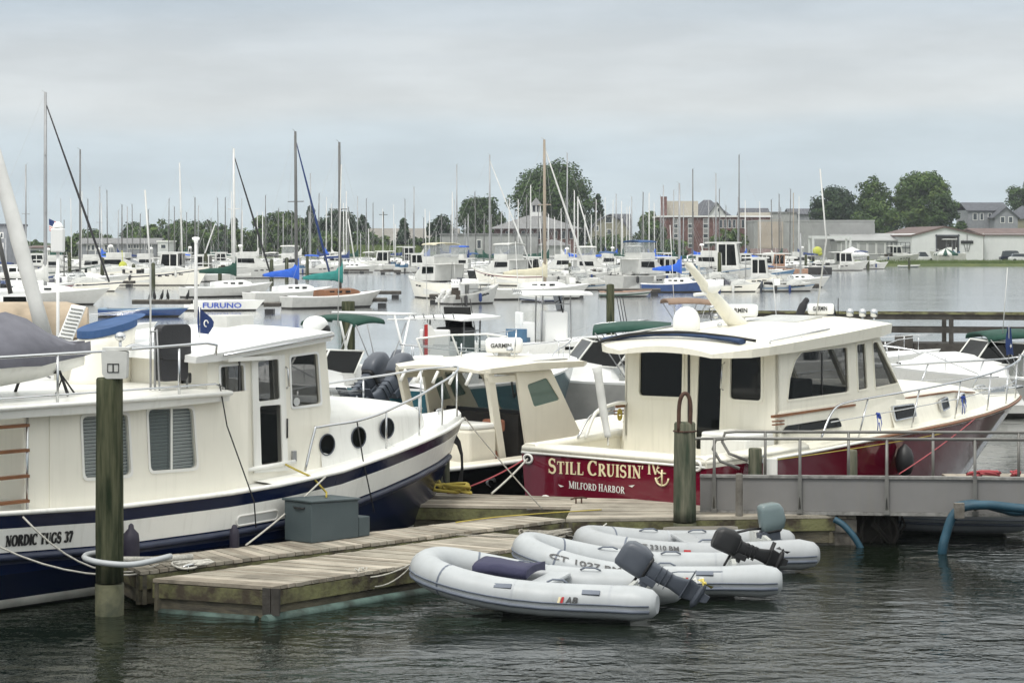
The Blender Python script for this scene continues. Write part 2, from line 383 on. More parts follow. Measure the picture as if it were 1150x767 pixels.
# ---------------------------------------------------------------- lettering
def text_mesh(body, size, bold=0.0, spacing=1.0):
    cu = bpy.data.curves.new('t', 'FONT'); cu.body = body; cu.size = size; cu.offset = bold; cu.space_character = spacing; cu.resolution_u = 3
    o = bpy.data.objects.new('t', cu); C.objects.link(o); dg = bpy.context.evaluated_depsgraph_get(); dg.update()
    me = bpy.data.meshes.new_from_object(o.evaluated_get(dg)); bpy.data.objects.remove(o)
    vs = [v.co.copy() for v in me.vertices]; fs = [list(p.vertices) for p in me.polygons]; bpy.data.meshes.remove(me)
    return vs, fs
def put_text(mb, body, size, mp, bold=0.0, spacing=1.0, width=None, mi=0, skew=0.0):
    vs, fs = text_mesh(body, size, bold, spacing); x0 = min(v.x for v in vs); x1 = max(v.x for v in vs)
    k = (width / (x1 - x0)) if width else 1.0
    mb.add([mp((v.x - x0) * k + skew * v.y, v.y) for v in vs], fs, mi)
def arc(cx, cy, rx, ry, a0, a1, n=8): return [(cx + rx * math.cos(R_(a0 + (a1 - a0) * k / n)), cy + ry * math.sin(R_(a0 + (a1 - a0) * k / n))) for k in range(n + 1)]
TK, TN = 0.17, 0.075
def _v(x, y0=0, y1=1, w=TK): return ([(x, y0), (x, y1)], w)
def _h(y, x0, x1, w=TN): return ([(x0, y), (x1, y)], w)
def _sf(*xs): return [([(x - .15, y), (x + .15, y)], .06) for x in xs for y in (.03, .97)]
GL = {  # serif capitals drawn as strokes; entry = (advance, strokes)
 'S': (.66, [(arc(.3, .74, .2, .22, 20, 180) + arc(.3, .74, .2, .24, 190, 250, 3) + arc(.3, .26, .22, .25, 70, 10, 3) + arc(.3, .25, .22, .23, 0, -160), 'S'), ([(.5, .72), (.5, .98)], .05), ([(.07, .02), (.07, .3)], .05)]),
 'T': (.74, [_v(.36), _h(.96, .04, .68), ([(.06, .74), (.06, .97)], .05), ([(.66, .74), (.66, .97)], .05), ([(.2, .03), (.52, .03)], .06)]),
 'I': (.4, [_v(.2)] + _sf(.2)),
 'L': (.66, [_v(.2), _h(.04, .1, .6), ([(.59, .02), (.59, .28)], .05)] + [([(.05, .97), (.35, .97)], .06)]),
 'C': (.74, [(arc(.4, .5, .31, .46, 45, 315, 14), 'C'), ([(.64, .68), (.64, .96)], .05)]),
 'R': (.76, [_v(.2), (arc(.3, .73, .25, .23, 90, -90), 'C'), _h(.96, .1, .32), _h(.5, .2, .32), ([(.36, .5), (.68, .03)], .16), ([(.58, .03), (.76, .03)], .06)] + [([(.05, .03), (.35, .03)], .06)]),
 'U': (.8, [(([(.2, 1), (.2, .32)] + arc(.4, .3, .2, .26, 180, 360) + [(.62, .32), (.62, 1)]), 'U'), ([(.05, .97), (.35, .97)], .06), ([(.5, .97), (.74, .97)], .06)]),
 'N': (.82, [_v(.18, w=TN), _v(.66, w=TN), ([(.14, .98), (.66, .02)], TK), ([(.04, .03), (.32, .03)], .06), ([(.52, .97), (.8, .97)], .06), ([(.02, .97), (.2, .97)], .06)]),
 'V': (.74, [([(.12, .97), (.38, .03)], TK), ([(.64, .97), (.38, .03)], TN), ([(0, .97), (.26, .97)], .06), ([(.52, .97), (.76, .97)], .06)]),
 'M': (.96, [_v(.16, w=TN), _v(.8, w=TK), ([(.16, .97), (.48, .08)], TK), ([(.8, .97), (.48, .08)], TN)] + [([(.04, .03), (.28, .03)], .06), ([(.66, .03), (.94, .03)], .06), ([(.04, .97), (.2, .97)], .06), ([(.78, .97), (.94, .97)], .06)]),
 'F': (.64, [_v(.2), _h(.96, .1, .58), _h(.52, .2, .46), ([(.57, .72), (.57, .97)], .05), ([(.05, .03), (.38, .03)], .06)]),
 'O': (.82, [(arc(.4, .5, .31, .46, 90, 450, 18), 'C')]),
 'D': (.8, [_v(.2), (arc(.28, .5, .42, .46, 90, -90, 12), 'C'), _h(.96, .06, .3), _h(.04, .06, .3)]),
 'H': (.82, [_v(.2), _v(.62), _h(.5, .2, .62)] + _sf(.2, .62)),
 'A': (.78, [([(.1, .03), (.38, .97)], TN), ([(.66, .03), (.38, .97)], TK), _h(.34, .2, .56), ([(0, .03), (.22, .03)], .06), ([(.52, .03), (.78, .03)], .06)]),
 'B': (.74, [_v(.2), (arc(.3, .74, .22, .22, 90, -90), 'C'), (arc(.3, .27, .27, .24, 90, -90), 'C'), _h(.96, .06, .32), _h(.51, .2, .32), _h(.04, .06, .32)]),
 'G': (.8, [(arc(.4, .5, .31, .46, 45, 330, 14), 'C'), ([(.64, .68), (.64, .96)], .05), _v(.64, .04, .42, .14), ([(.5, .42), (.76, .42)], .06)]),
 '3': (.6, [(arc(.28, .75, .2, .21, 150, -80), 'C'), (arc(.28, .27, .22, .24, 80, -160), 'C')]),
 '7': (.6, [_h(.92, .06, .54, .14), ([(.5, .92), (.24, .0)], .16), ([(.08, .72), (.08, .98)], .06)]),
 "'": (.26, [([(.12, 1.02), (.08, .74)], .1)]),
 ' ': (.34, []), }
def serif(mb, body, hgt, mp, width=None, big=None, mi=0, bold=1.0):
    x = 0.0; segs = []
    for i, ch in enumerate(body):
        adv, st = GL[ch]; k = big if (big and (i == 0 or body[i - 1] == ' ')) else 1.0
        for pts, wd in st:
            n = len(pts); quad = []
            for j, (a, b) in enumerate(pts):
                p = pts[max(0, j - 1)]; q = pts[min(n - 1, j + 1)]; dx, dy = q[0] - p[0], q[1] - p[1]; l = math.hypot(dx, dy) or 1
                if wd == 'C': t = TN + (TK - TN) * abs(dy / l) ** 1.2
                elif wd == 'S': t = TN + (TK - TN) * (1 - abs(j / (n - 1) - .5) * 1.7 if n > 1 else 1)
                elif wd == 'U': t = TK if a < .35 else TN
                else: t = wd
                t *= bold; nx, ny = -dy / l * t / 2, dx / l * t / 2
                quad.append(((x + (a + nx) * k, (b + ny) * k), (x + (a - nx) * k, (b - ny) * k)))
            segs.append(quad)
        x += adv * k
    kx = (width / x) if width else hgt
    for si, quad in enumerate(segs):
        e = 0.0004 * (si % 7)
        vs = [mp(p[0] * kx, p[1] * hgt, e) for pr in quad for p in pr]; mb.add(vs, [(2 * i, 2 * i + 1, 2 * i + 3, 2 * i + 2) for i in range(len(quad) - 1)], mi)
# ---------------------------------------------------------------- hulls
def hull_pt(st, z):     # st = (xs, bs, zs, xw, bw): sheer x / half beam / height, waterline x / half beam
    xs, bs, zs, xw, bw = st; f = z / zs
    if f >= 0: return (xw + (xs - xw) * f, bw + (bs - bw) * (f ** 0.8 if f > 0 else 0), z)
    return (xw + (xs - xw) * f * .5, max(0.0, bw * (1 + z / 0.55)), z)
def hull_mesh(mb, sts, levels, deck=None, cockpit=None, crown=0.05, closed_stern=True):
    """levels: list of (kind, value, material index of the band below); 's' below sheer, 'a' absolute height.
       cockpit: (x0, x1, inset, floor z, material)"""
    rings = []
    for st in sts:
        zs = st[2]; zz = []
        for k, v, _ in levels: zz.append(zs - v if k == 's' else v)
        for i in range(1, len(zz)): zz[i] = min(zz[i], zz[i - 1] - 0.004)
        rings.append([hull_pt(st, z) for z in zz])
    nl = len(levels); n = len(sts)
    for sd in (-1, 1):
        vs = [(p[0], sd * p[1], p[2]) for r in rings for p in r]; fs = []; ms = []
        for i in range(n - 1):
            for j in range(nl - 1): fs.append((i * nl + j, (i + 1) * nl + j, (i + 1) * nl + j + 1, i * nl + j + 1)); ms.append(levels[j][2])
        mb.add(vs, fs, ms, True)
    if closed_stern:
        r = rings[0]; vs = [(p[0], p[1], p[2]) for p in r] + [(p[0], -p[1], p[2]) for p in r]
        mb.add(vs, [(j, j + 1, nl + j + 1, nl + j) for j in range(nl - 1)], [levels[j][2] for j in range(nl - 1)])
    if deck is not None:
        ins = cockpit[2] if cockpit else 0.25
        vs = []; fs = []; ms = []
        for st in sts:
            xs, bs, zs = st[:3]; bi = max(0.0, bs - ins)
            for y, c in ((-bs, 0), (-bi, .35), (-bi * .5, .8), (0, 1), (bi * .5, .8), (bi, .35), (bs, 0)): vs.append((xs, y, zs + crown * c * min(1, bs)))
        for i in range(n - 1):
            xm = (sts[i][0] + sts[i + 1][0]) / 2; inside = cockpit and i > 0 and cockpit[0] <= xm <= cockpit[1]
            for j in range(6):
                if inside and 0 < j < 5: continue
                fs.append((i * 7 + j, (i + 1) * 7 + j, (i + 1) * 7 + j + 1, i * 7 + j + 1)); ms.append(deck)
        mb.add(vs, fs, ms, False)
        if cockpit:
            x0, x1, ins, fz, cm = cockpit; idx = [i for i in range(1, n - 1) if x0 <= (sts[i][0] + sts[i + 1][0]) / 2 <= x1]
            i0, i1 = idx[0], idx[-1] + 1; top = []; bot = []
            loop = [(i, -1) for i in range(i0, i1 + 1)] + [(i, 1) for i in range(i1, i0 - 1, -1)]
            for i, sd in loop:
                xs, bs, zs = sts[i][:3]; bi = max(0.0, bs - ins); top.append((xs, sd * bi, zs + crown * .35 * min(1, bs))); bot.append((xs, sd * bi, fz))
            k = len(loop); mb.add(top + bot, [(a, (a + 1) % k, k + (a + 1) % k, k + a) for a in range(k)] + [tuple(range(k, 2 * k))], cm)
def sts_auto(Lh, B, zs0, zb, rake=0.8, tw=0.82, n=14, flare=0.8, sheer=0.0, full=1.9):
    out = []
    for i in range(n + 1):
        t = i / n; t2 = 1 - (1 - t) ** 1.3
        b = B / 2 * (tw + (1 - tw) * math.sin(min(1, t2 / .45) * math.pi / 2)) * (1 - max(0, (t2 - .42) / .58) ** full)
        z = zs0 + (zb - zs0) * t2 ** 1.8 - sheer * math.sin(math.pi * t2)
        xs = Lh * t2; xw = (Lh - rake) * t2; bw = b * flare * (1 - .45 * t2)
        out.append((xs, max(b, 0.0), z, xw, max(bw, 0.0)))
    return out
def slab(mb, prof, hw, crown=0.06, mi=0, n=9, edge=0.0):
    # roof slab: prof = [(x, zbottom, ztop, halfwidth or None)], crowned across the beam, rounded edge
    rings = []
    for q in prof:
        x, zb, zt = q[:3]; h = q[3] if len(q) > 3 and q[3] else hw; top = []; bot = []
        for k in range(n):
            y = -h + 2 * h * k / (n - 1); u = y / h; c = crown * (1 - u * u); e = edge if k in (0, n - 1) else 0
            top.append((x, y, zt + c - e)); bot.append((x, y * .985, zb + c * .6))
        rings.append(top + bot[::-1])
    mb.loft(rings, mi, True, True, False)
def rail(mb, pts, r=0.014, mi=0, n=6): mb.tube(pts, r, mi, n)
# ================================================================ water and far ground
def water_mat():
    m = bpy.data.materials.new('harbour_water'); m.use_nodes = True; n = m.node_tree.nodes; l = m.node_tree.links; b = n['Principled BSDF']; mo = n['Material Output']
    b.inputs['Base Color'].default_value = (0.005, 0.0085, 0.0045, 1); b.inputs['Roughness'].default_value = 0.05; b.inputs['IOR'].default_value = 1.33
    t = n.new('ShaderNodeTexCoord')
    def nz(scale, sc3, detail, rough=0.6):
        q = n.new('ShaderNodeMapping'); q.inputs['Scale'].default_value = sc3; q.inputs['Rotation'].default_value = (0, 0, 0.15); l.new(t.outputs['Object'], q.inputs[0])
        z = n.new('ShaderNodeTexNoise'); z.inputs['Scale'].default_value = scale; z.inputs['Detail'].default_value = detail; z.inputs['Roughness'].default_value = rough
        z.inputs['Distortion'].default_value = 0.4; l.new(q.outputs[0], z.inputs[0]); return z
    a = nz(3.3, (0.8, 1.1, 1), 3, .58); c = nz(13.0, (0.85, 1.15, 1), 2, .6); e_ = nz(1.1, (0.7, 1.3, 1), 2, .5); d = nz(0.16, (0.6, 1.2, 1), 3, .55)
    def mad(x, k, y):
        ad = n.new('ShaderNodeMath'); ad.operation = 'MULTIPLY_ADD'; ad.inputs[1].default_value = k; l.new(x.outputs[0], ad.inputs[0]); l.new(y.outputs[0], ad.inputs[2]); return ad
    hgt = mad(e_, 1.3, mad(c, 0.13, a))
    bp = n.new('ShaderNodeBump'); bp.inputs['Strength'].default_value = 1.0; l.new(hgt.outputs[0], bp.inputs['Height'])
    mr = n.new('ShaderNodeMapRange'); mr.inputs[1].default_value = .38; mr.inputs[2].default_value = .62; mr.inputs[3].default_value = 0.014; mr.inputs[4].default_value = 0.07
    l.new(d.outputs[0], mr.inputs[0])
    # open harbour water is smoother than the chop near the floats
    sp = n.new('ShaderNodeSeparateXYZ'); l.new(t.outputs['Object'], sp.inputs[0]); fa = n.new('ShaderNodeMapRange'); fa.inputs[1].default_value = 33; fa.inputs[2].default_value = 60; fa.inputs[3].default_value = 1.0; fa.inputs[4].default_value = 0.16
    l.new(sp.outputs[1], fa.inputs[0]); mu = n.new('ShaderNodeMath'); mu.operation = 'MULTIPLY'; l.new(mr.outputs[0], mu.inputs[0]); l.new(fa.outputs[0], mu.inputs[1]); l.new(mu.outputs[0], bp.inputs['Distance'])
    fr = n.new('ShaderNodeMapRange'); fr.inputs[1].default_value = 32; fr.inputs[2].default_value = 75; fr.inputs[3].default_value = 0.05; fr.inputs[4].default_value = 0.12
    l.new(sp.outputs[1], fr.inputs[0]); l.new(fr.outputs[0], b.inputs['Roughness'])      # far off the ripples are too small to see singly
    l.new(bp.outputs[0], b.inputs['Normal'])
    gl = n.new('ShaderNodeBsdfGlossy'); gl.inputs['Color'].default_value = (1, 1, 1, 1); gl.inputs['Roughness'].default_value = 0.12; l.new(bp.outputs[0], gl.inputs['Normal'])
    fg = n.new('ShaderNodeMapRange'); fg.inputs[1].default_value = 36; fg.inputs[2].default_value = 80; fg.inputs[4].default_value = 0.8; l.new(sp.outputs[1], fg.inputs[0])      # extra white gloss added with distance, boosting sky reflection to brighten far water
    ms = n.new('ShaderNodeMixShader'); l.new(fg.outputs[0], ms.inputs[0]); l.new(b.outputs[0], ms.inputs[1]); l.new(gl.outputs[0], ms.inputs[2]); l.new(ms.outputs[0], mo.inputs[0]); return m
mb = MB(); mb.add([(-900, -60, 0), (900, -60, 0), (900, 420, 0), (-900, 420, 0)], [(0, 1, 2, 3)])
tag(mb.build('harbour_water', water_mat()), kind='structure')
mat('land', (0.16, 0.17, 0.1), 0.95, col2=(0.09, 0.12, 0.05), scale=0.05, bump=0.3)
mat('lawn', (0.075, 0.105, 0.035), 0.95, col2=(0.14, 0.16, 0.06), scale=0.4, bump=0.5, bscale=8)
mat('hill_green', (0.05, 0.08, 0.035), 0.95, col2=(0.03, 0.05, 0.02), scale=0.06)
mb = MB()
mb.add([(-900, 418, .4), (900, 418, .4), (900, 1200, 1.6), (-900, 1200, 1.6), (-900, 417, -1.5), (900, 417, -1.5)], [(0, 1, 2, 3), (4, 5, 1, 0)])
tag(mb.build('ground', 'land'), kind='structure')
mb = MB(); pts = [(26, 388), (40, 380), (62, 374), (100, 370), (140, 368), (140, 430), (26, 430)]
mb.add([(x, y, .4 + (y - 368) * .0012) for x, y in pts] + [(x, y, -.5) for x, y in pts], [tuple(range(7))] + [(i, (i + 1) % 7, 7 + (i + 1) % 7, 7 + i) for i in range(7)])
tag(mb.build('lawn_bank', 'lawn'), kind='structure')
# low wooded rise behind the town closes the horizon
random.seed(3); mb = MB(); top = []; 
for i in range(61):
    x = -600 + 20 * i; top.append((x, 900 + 20 * math.sin(i), 2.5 + 1.2 * math.sin(i * .7) + .8 * math.sin(i * 1.9 + 1) + random.uniform(-.8, .8)))
mb.add([(x, y - 60, 0) for x, y, z in top] + top + [(x, y + 120, 0) for x, y, z in top], [(i, i + 1, 62 + i, 61 + i) for i in range(60)] + [(61 + i, 62 + i, 123 + i, 122 + i) for i in range(60)])
tag(mb.build('hill', 'hill_green'), kind='structure')
# ================================================================ floating docks
def planked(name, L0, L1, R0, R1, z, nplank, label, thick=0.34, side='wood_side', cross=True, end0=True, cat='dock', group=None, deckm='wood_deck'):
    """deck between left edge L0->L1 and right edge R0->R1; planks run across"""
    o = Vector((L0[0], L0[1], 0)); t = thing(name, label, cat, o, group=group)
    L0, L1, R0, R1 = [Vector((p[0], p[1], 0)) - o for p in (L0, L1, R0, R1)]
    mb = MB(); g = 0.006
    for i in range(nplank):
        a = i / nplank; b = (i + 1) / nplank; ln = (L1 - L0).length; ga = g / ln
        p = [L0.lerp(L1, a + ga), R0.lerp(R1, a + ga), R0.lerp(R1, b - ga), L0.lerp(L1, b - ga)]
        dz = z + random.uniform(-.004, .004); ov = [(p[1] - p[0]).normalized() * random.uniform(-.006, .014), (p[2] - p[3]).normalized() * random.uniform(-.006, .014)]
        p[0] -= ov[0]; p[1] += ov[0]; p[2] += ov[1]; p[3] -= ov[1]
        mb.hexa([q + Vector((0, 0, dz - .04)) for q in p], [q + Vector((0, 0, dz)) for q in p], random.choice((0, 0, 1, 2)))
    mb.build('planks', [deckm, deckm + '_pale', deckm + '_dark'], t)
    mb = MB(); th = 0.05
    for A, B_ in ((L0, L1), (R0, R1), (L0, R0), (L1, R1)):
        d = (B_ - A).normalized(); nrm = Vector((d.y, -d.x, 0)); c = (A + B_) / 2; mid = (L0 + L1 + R0 + R1) / 4
        if (c - mid).dot(nrm) < 0: nrm = -nrm
        a1 = A - nrm * .03; b1 = B_ - nrm * .03; a0 = a1 - nrm * th; b0 = b1 - nrm * th
        e = .0 if (A, B_) in ((L0, L1), (R0, R1)) else .002
        mb.hexa([q + Vector((0, 0, z - .045 - thick + e)) for q in (a1, b1, b0, a0)], [q + Vector((0, 0, z - .045)) for q in (a1, b1, b0, a0)], 0)
        zz = z - .045 - thick * .5      # lower whaler board and bolts
        a2 = a1 + nrm * .035; b2 = b1 + nrm * .035
        mb.hexa([q + Vector((0, 0, z - .05 - thick * .48)) for q in (a2, b2, b1, a1)], [q + Vector((0, 0, z - .052)) for q in (a2, b2, b1, a1)], 1)
    mb.build('side_beam', [side, side if side != 'wood_side' else 'wood_green'], t)
    mb = MB(); 
    q = [L0.lerp(R0, .1).lerp(L1, .03), R0.lerp(L0, .1).lerp(R1, .03), R1.lerp(L1, .1).lerp(R0, .03), L1.lerp(R1, .1).lerp(L0, .03)]
    mb.hexa([p + Vector((0, 0, -.25)) for p in q], [p + Vector((0, 0, z - .09)) for p in q], 0); mb.build('float', 'wood_dark', t)
    return t
for k, a, b in (('wood_deck_pale', (0.48, 0.43, 0.35), (0.3, 0.26, 0.21)), ('wood_deck_dark', (0.32, 0.28, 0.22), (0.18, 0.155, 0.12)), ('wood_grey_pale', (0.26, 0.25, 0.22), (0.16, 0.15, 0.13)), ('wood_grey_dark', (0.14, 0.13, 0.11), (0.08, 0.07, 0.06))):
    mat(k, a, 0.85, col2=b, scale=1.8, bump=0.4, bscale=30)
random.seed(11)
ta = planked('floating_dock', (-4.08, 26.3), (-.25, 30.45), (-2.67, 25.7), (.72, 29.72), 0.36, 42, 'lower plank float with weathered side beams and a teal pipe beside the nearest inflatable', side='wood_side', group='floating docks in the foreground')
mb = MB()      # pale teal flotation pipe along the front side and cleats
mb.tube([(1.35, -.72, .0), (2.6, .8, .0), (4.1, 2.55, .0)], .065, 0, 10); mb.tube([(.1, -.1, -.02), (1.25, -.62, -.02)], .06, 0, 10)
mb.build('flotation_pipe', 'float_teal', ta)
mb = MB()
for (x, y, a) in ((1.36, -.56, 0), (1.46, -.6, 0)): mb.box(x, y - .075, .2, .1, .02, .3, 0, R_(-24))
mb.box(1.45, -.56, .19, .06, .1, .26, 0, R_(50)); mb.build('corner_plate', 'wood_dark', ta)
def cleat(mb, x, y, z, rz=0.0, s=1.0, mi=0):
    m = Matrix.Rotation(rz, 3, 'Z'); o = Vector((x, y, z))
    mb.tube([o + m @ Vector((-.13 * s, 0, .06 * s)), o + m @ Vector((-.06 * s, 0, .075 * s)), o + m @ Vector((.06 * s, 0, .075 * s)), o + m @ Vector((.13 * s, 0, .06 * s))], [.009 * s, .014 * s, .014 * s, .009 * s], mi, 6)
    for q in (-.045, .045): mb.tube([o + m @ Vector((q * s, 0, 0)), o + m @ Vector((q * s, 0, .07 * s))], .012 * s, mi, 6)
mb = MB(); cleat(mb, .35, .6, .36, R_(50)); mb.build('cleat', 'steel', ta)
tb = planked('finger_dock', (-4.65, 27.35), (0.06, 31.85), (-4.25, 26.45), (0.72, 31.42), 0.42, 52, 'narrow finger dock of grey planks running alongside the blue-hulled trawler under the teal dock box', side='wood_side', group='floating docks in the foreground')
tcw = planked('main_dock', (0.95, 34.1), (0.74, 31.45), (4.45, 33.3), (4.45, 31.9), 0.42, 15, 'main plank walkway at the stern of the burgundy cruiser, meeting the gangway foot', side='wood_side', group='floating docks in the foreground')
td = planked('short_finger_dock', (-1.35, 34.75), (-1.65, 33.2), (0.92, 34.1), (0.92, 32.85), 0.42, 10, 'short plank dock at the trawler bow with a yellow shore cable lying on it', side='wood_side', group='floating docks in the foreground')
mb = MB(); mb.box(1.62, -1.78, .33, .12, .014, .11, 0, R_(5)); mb.build('number_plate', 'letter_white', td)
# filler triangle deck between finger and main walkway
mb = MB(); 
for k, m in enumerate(((0.06, 31.85), (0.72, 31.42))): pass
# ---- gangway
GA = Vector((2.62, 32.25, 0)); GB = Vector((9.3, 30.9, 0)); gd = (GB - GA).normalized(); gn = Vector((-gd.y, gd.x, 0))
tg = thing('gangway', 'long grey metal gangway with pipe handrails and deep side panels above the water', 'gangway', GA)
def gp(u, v, z): return gd * u + gn * v + Vector((0, 0, z))
Lg = (GB - GA).length
def gz(u): return 0.45 + 0.012 * u
mb = MB()
mb.hexa([gp(0, 0, gz(0)), gp(Lg, 0, gz(Lg)), gp(Lg, .035, gz(Lg)), gp(0, .035, gz(0))], [gp(0, 0, gz(0) + .45), gp(Lg, 0, gz(Lg) + .45), gp(Lg, .035, gz(Lg) + .45), gp(0, .035, gz(0) + .45)])
mb.build('side_panel', 'gang_grey', tg)
mb = MB(); mb.hexa([gp(0, 1.15, gz(0)), gp(Lg, 1.15, gz(Lg)), gp(Lg, 1.185, gz(Lg)), gp(0, 1.185, gz(0))], [gp(0, 1.15, gz(0) + .3), gp(Lg, 1.15, gz(Lg) + .3), gp(Lg, 1.185, gz(Lg) + .3), gp(0, 1.185, gz(0) + .3)])
mb.build('side_panel', 'gang_grey', tg)
mb = MB(); 
for v0, v1 in ((-.03, .07),):
    mb.hexa([gp(0, v0, gz(0) + .453), gp(Lg, v0, gz(Lg) + .453), gp(Lg, v1, gz(Lg) + .453), gp(0, v1, gz(0) + .453)], [gp(0, v0, gz(0) + .49), gp(Lg, v0, gz(Lg) + .49), gp(Lg, v1, gz(Lg) + .49), gp(0, v1, gz(0) + .49)])
mb.hexa([gp(0, -.02, gz(0) - .05), gp(Lg, -.02, gz(Lg) - .05), gp(Lg, .06, gz(Lg) - .05), gp(0, .06, gz(0) - .05)], [gp(0, -.02, gz(0) - .003), gp(Lg, -.02, gz(Lg) - .003), gp(Lg, .06, gz(Lg) - .003), gp(0, .06, gz(0) - .003)])
mb.build('top_rail_cap', 'gang_top', tg)
mb = MB(); mb.hexa([gp(.02, .04, gz(0) + .03), gp(Lg, .04, gz(Lg) + .03), gp(Lg, 1.145, gz(Lg) + .03), gp(.02, 1.145, gz(0) + .03)], [gp(.02, .04, gz(0) + .07), gp(Lg, .04, gz(Lg) + .07), gp(Lg, 1.145, gz(Lg) + .07), gp(.02, 1.145, gz(0) + .07)])
mb.build('walking_deck', 'wood_grey', tg)
nearp = [.2 + 1.185 * i for i in range(6)]; RH = 1.0
for u in nearp:
    mb = MB(); mb.box(*gp(u, -.035, gz(u) + .25), .055, .05, .5, 0, math.atan2(gd.y, gd.x)); mb.box(*gp(u, -.045, gz(u) - .0), .08, .07, .06, 0, math.atan2(gd.y, gd.x))
    mb.tube([gp(u, -.05, gz(u) + .03), gp(u, -.02, gz(u) + .55), gp(u, 0.0, gz(u) + RH)], .021, 0, 8); mb.build('post', 'gang_rail', tg)
for u in [.8 + 1.185 * i for i in range(6)]:
    mb = MB(); mb.tube([gp(u, 1.17, gz(u) + .2), gp(u, 1.17, gz(u) + RH)], .021, 0, 8); mb.build('post', 'gang_rail', tg)
for v in (0.0, 1.17):
    mb = MB(); mb.tube([gp(.55, v, gz(.5) + .58), gp(.28, v, gz(.1) + .68), gp(.18, v, gz(0) + .85), gp(.22, v, gz(0) + .98), gp(.38, v, gz(0) + RH), gp(Lg, v, gz(Lg) + RH)], .022, 0, 8)
    if v == 0: mb.tube([gp(.38, v, gz(0) + RH), gp(-.05, v, gz(0) + RH - .01), gp(-.1, v, gz(0) + RH - .03)], .02, 0, 8)
    mb.build('handrail', 'gang_rail', tg)
# weathered dock side under the gangway
tu = planked('gangway_float', (2.9, 32.75), (4.75, 32.75), (2.9, 31.93), (4.75, 31.93), 0.40, 14, 'dark weathered float with grey side boards under the foot of the gangway', thick=.36, side='wood_grey', group='floating docks in the foreground')
mb = MB(); mb.box(2.75, 31.86, .36, 1.1, .12, .1); tag(mb.build('timber_beam', 'wood_new', loc=(0, 0, 0)), 'pale new timber beam lying under the left end of the gangway', 'timber beam')
# timber crib and tyres under gangway (dark tangle)
tt = thing('timber_crib', 'dark rotting timber crib hung with ropes and roots under the middle of the gangway', 'timber crib', (4.85, 32.2, 0))
random.seed(5)
mb = MB(); mb.box(-.2, .3, .17, .5, .5, .5, 0); mb.box(.25, .38, .2, .6, .5, .42, 0); mb.build('crib_block', 'wood_dark', tt)
mb = MB()
for i in range(16):
    x = random.uniform(-.5, .55); mb.tube([(x, .0, .47), (x + random.uniform(-.1, .1), -.05, .25), (x + random.uniform(-.2, .25), -.05 + random.uniform(-.05, .05), -.05)], random.uniform(.008, .025), 0, 5)
mb.tube(smooth_path([(.2, -.03, .45), (.42, -.06, .35), (.5, -.05, .15), (.42, -.06, -.02)]), .035, 0, 8)
mb.build('hanging_roots', 'wood_dark', tt)
mb = MB(); mb.box(-.45, .05, .02, .3, .12, .1, 0); mb.build('rusty_bracket', 'rust', tt)
# ---- pilings
def piling(name, px, base, r, top, label, matn='pile_green', wet=0.35, loc=None, n=16, cone=False):
    g = loc or G(px, base); t = thing(name, label, 'piling', (g.x, g.y, 0), group='wooden pilings')
    rnd = [random.uniform(-1, 1) for _ in range(n)]
    zs = [wet + .02 + (top - wet - .02) * k / 8 for k in range(9)]
    prof = [(r * (1.03 - .06 * k / 8) * (1 + random.uniform(-.012, .012)), z) for k, z in enumerate(zs)]
    if cone: prof += [(r * .9, top + r * .12), (r * .5, top + r * .3), (r * .03, top + r * .35)]
    else: prof += [(r * .88, top + .02), (r * .05, top + .025)]
    mb = MB(); mb.lathe(prof, n=n, jit=.035, rnd=rnd); mb.build('post', matn, t)
    mb = MB(); mb.lathe([(r * 1.05, -1.2), (r * 1.05, wet)], n=n, jit=.035, rnd=rnd); mb.build('wet_foot', 'pile_wet', t)
    return t
random.seed(21)
t = piling('piling', 124, 690, .155, 2.64, 'tall green piling at the trawler side topped by a small box sign', loc=Vector((-4.52, 26.0, 0)))
# piling-top box with two-pane mark
tb_ = thing('piling_box', 'small pale plastic box with a black mark fixed on top of the tall left piling', 'box', (-4.49, 25.98, 2.655))
mb = MB(); mb.plate(rpoly([(-.05, 0), (.18, 0), (.19, .3), (.02, .32), (-.1, .3), (-.09, .05)], .02), [], lambda u, v, d: (u, -.12 + d, v), 0, .16); mb.box(.06, .0, .33, .3, .2, .03); mb.build('shell', 'white_canvas', tb_, bev=.008)
mb = MB(); mb.plate([(-.03, .07), (.1, .07), (.1, .17), (-.03, .17)], [[(-.022, .078), (.028, .078), (.028, .162), (-.022, .162)], [(.042, .078), (.092, .078), (.092, .162), (.042, .162)]], lambda u, v, d: (u, -.128 + d, v), 0, .006); mb.build('mark', 'letter_black', tb_)
t = piling('piling', 770, 612, .152, 1.7, 'grey-green foreground piling with a rusty iron hoop on its head', 'pile_grey', loc=Vector((2.36, 31.6, 0)))
mb = MB(); mb.tube(smooth_path([(-.09, -.1, 1.6), (-.085, -.1, 1.95), (-.04, -.1, 2.1), (.03, -.1, 2.1), (.07, -.1, 1.95), (.06, -.1, 1.62)], 4), .028, 0, 8)
mb.tube([(-.155, 0, 1.6), (-.11, -.11, 1.6), (0, -.16, 1.6), (.11, -.11, 1.6), (.155, 0, 1.6), (0, .16, 1.6)], .012, 0, 5, closed=True); mb.build('iron_hoop', 'rust', t)
piling('piling', 830, 612, .05, .98, 'thin weathered grey stake against the left gangway panel', 'wood_grey', loc=Vector((3.12, 31.8, 0)), n=8)
for x, Y, r, top, lab in ((848, 33.45, .1, 1.08, 'short pale square-cut post behind the gangway beside the cockpit of the burgundy cruiser'), (957, 33.5, .075, 1.05, 'short post with blue rope tied to it behind the middle of the gangway')):
    piling('mooring_post', x, 0, r, top + .1, lab, 'pile_grey', loc=Vector((sx(x, Y), Y, 0)), n=10)
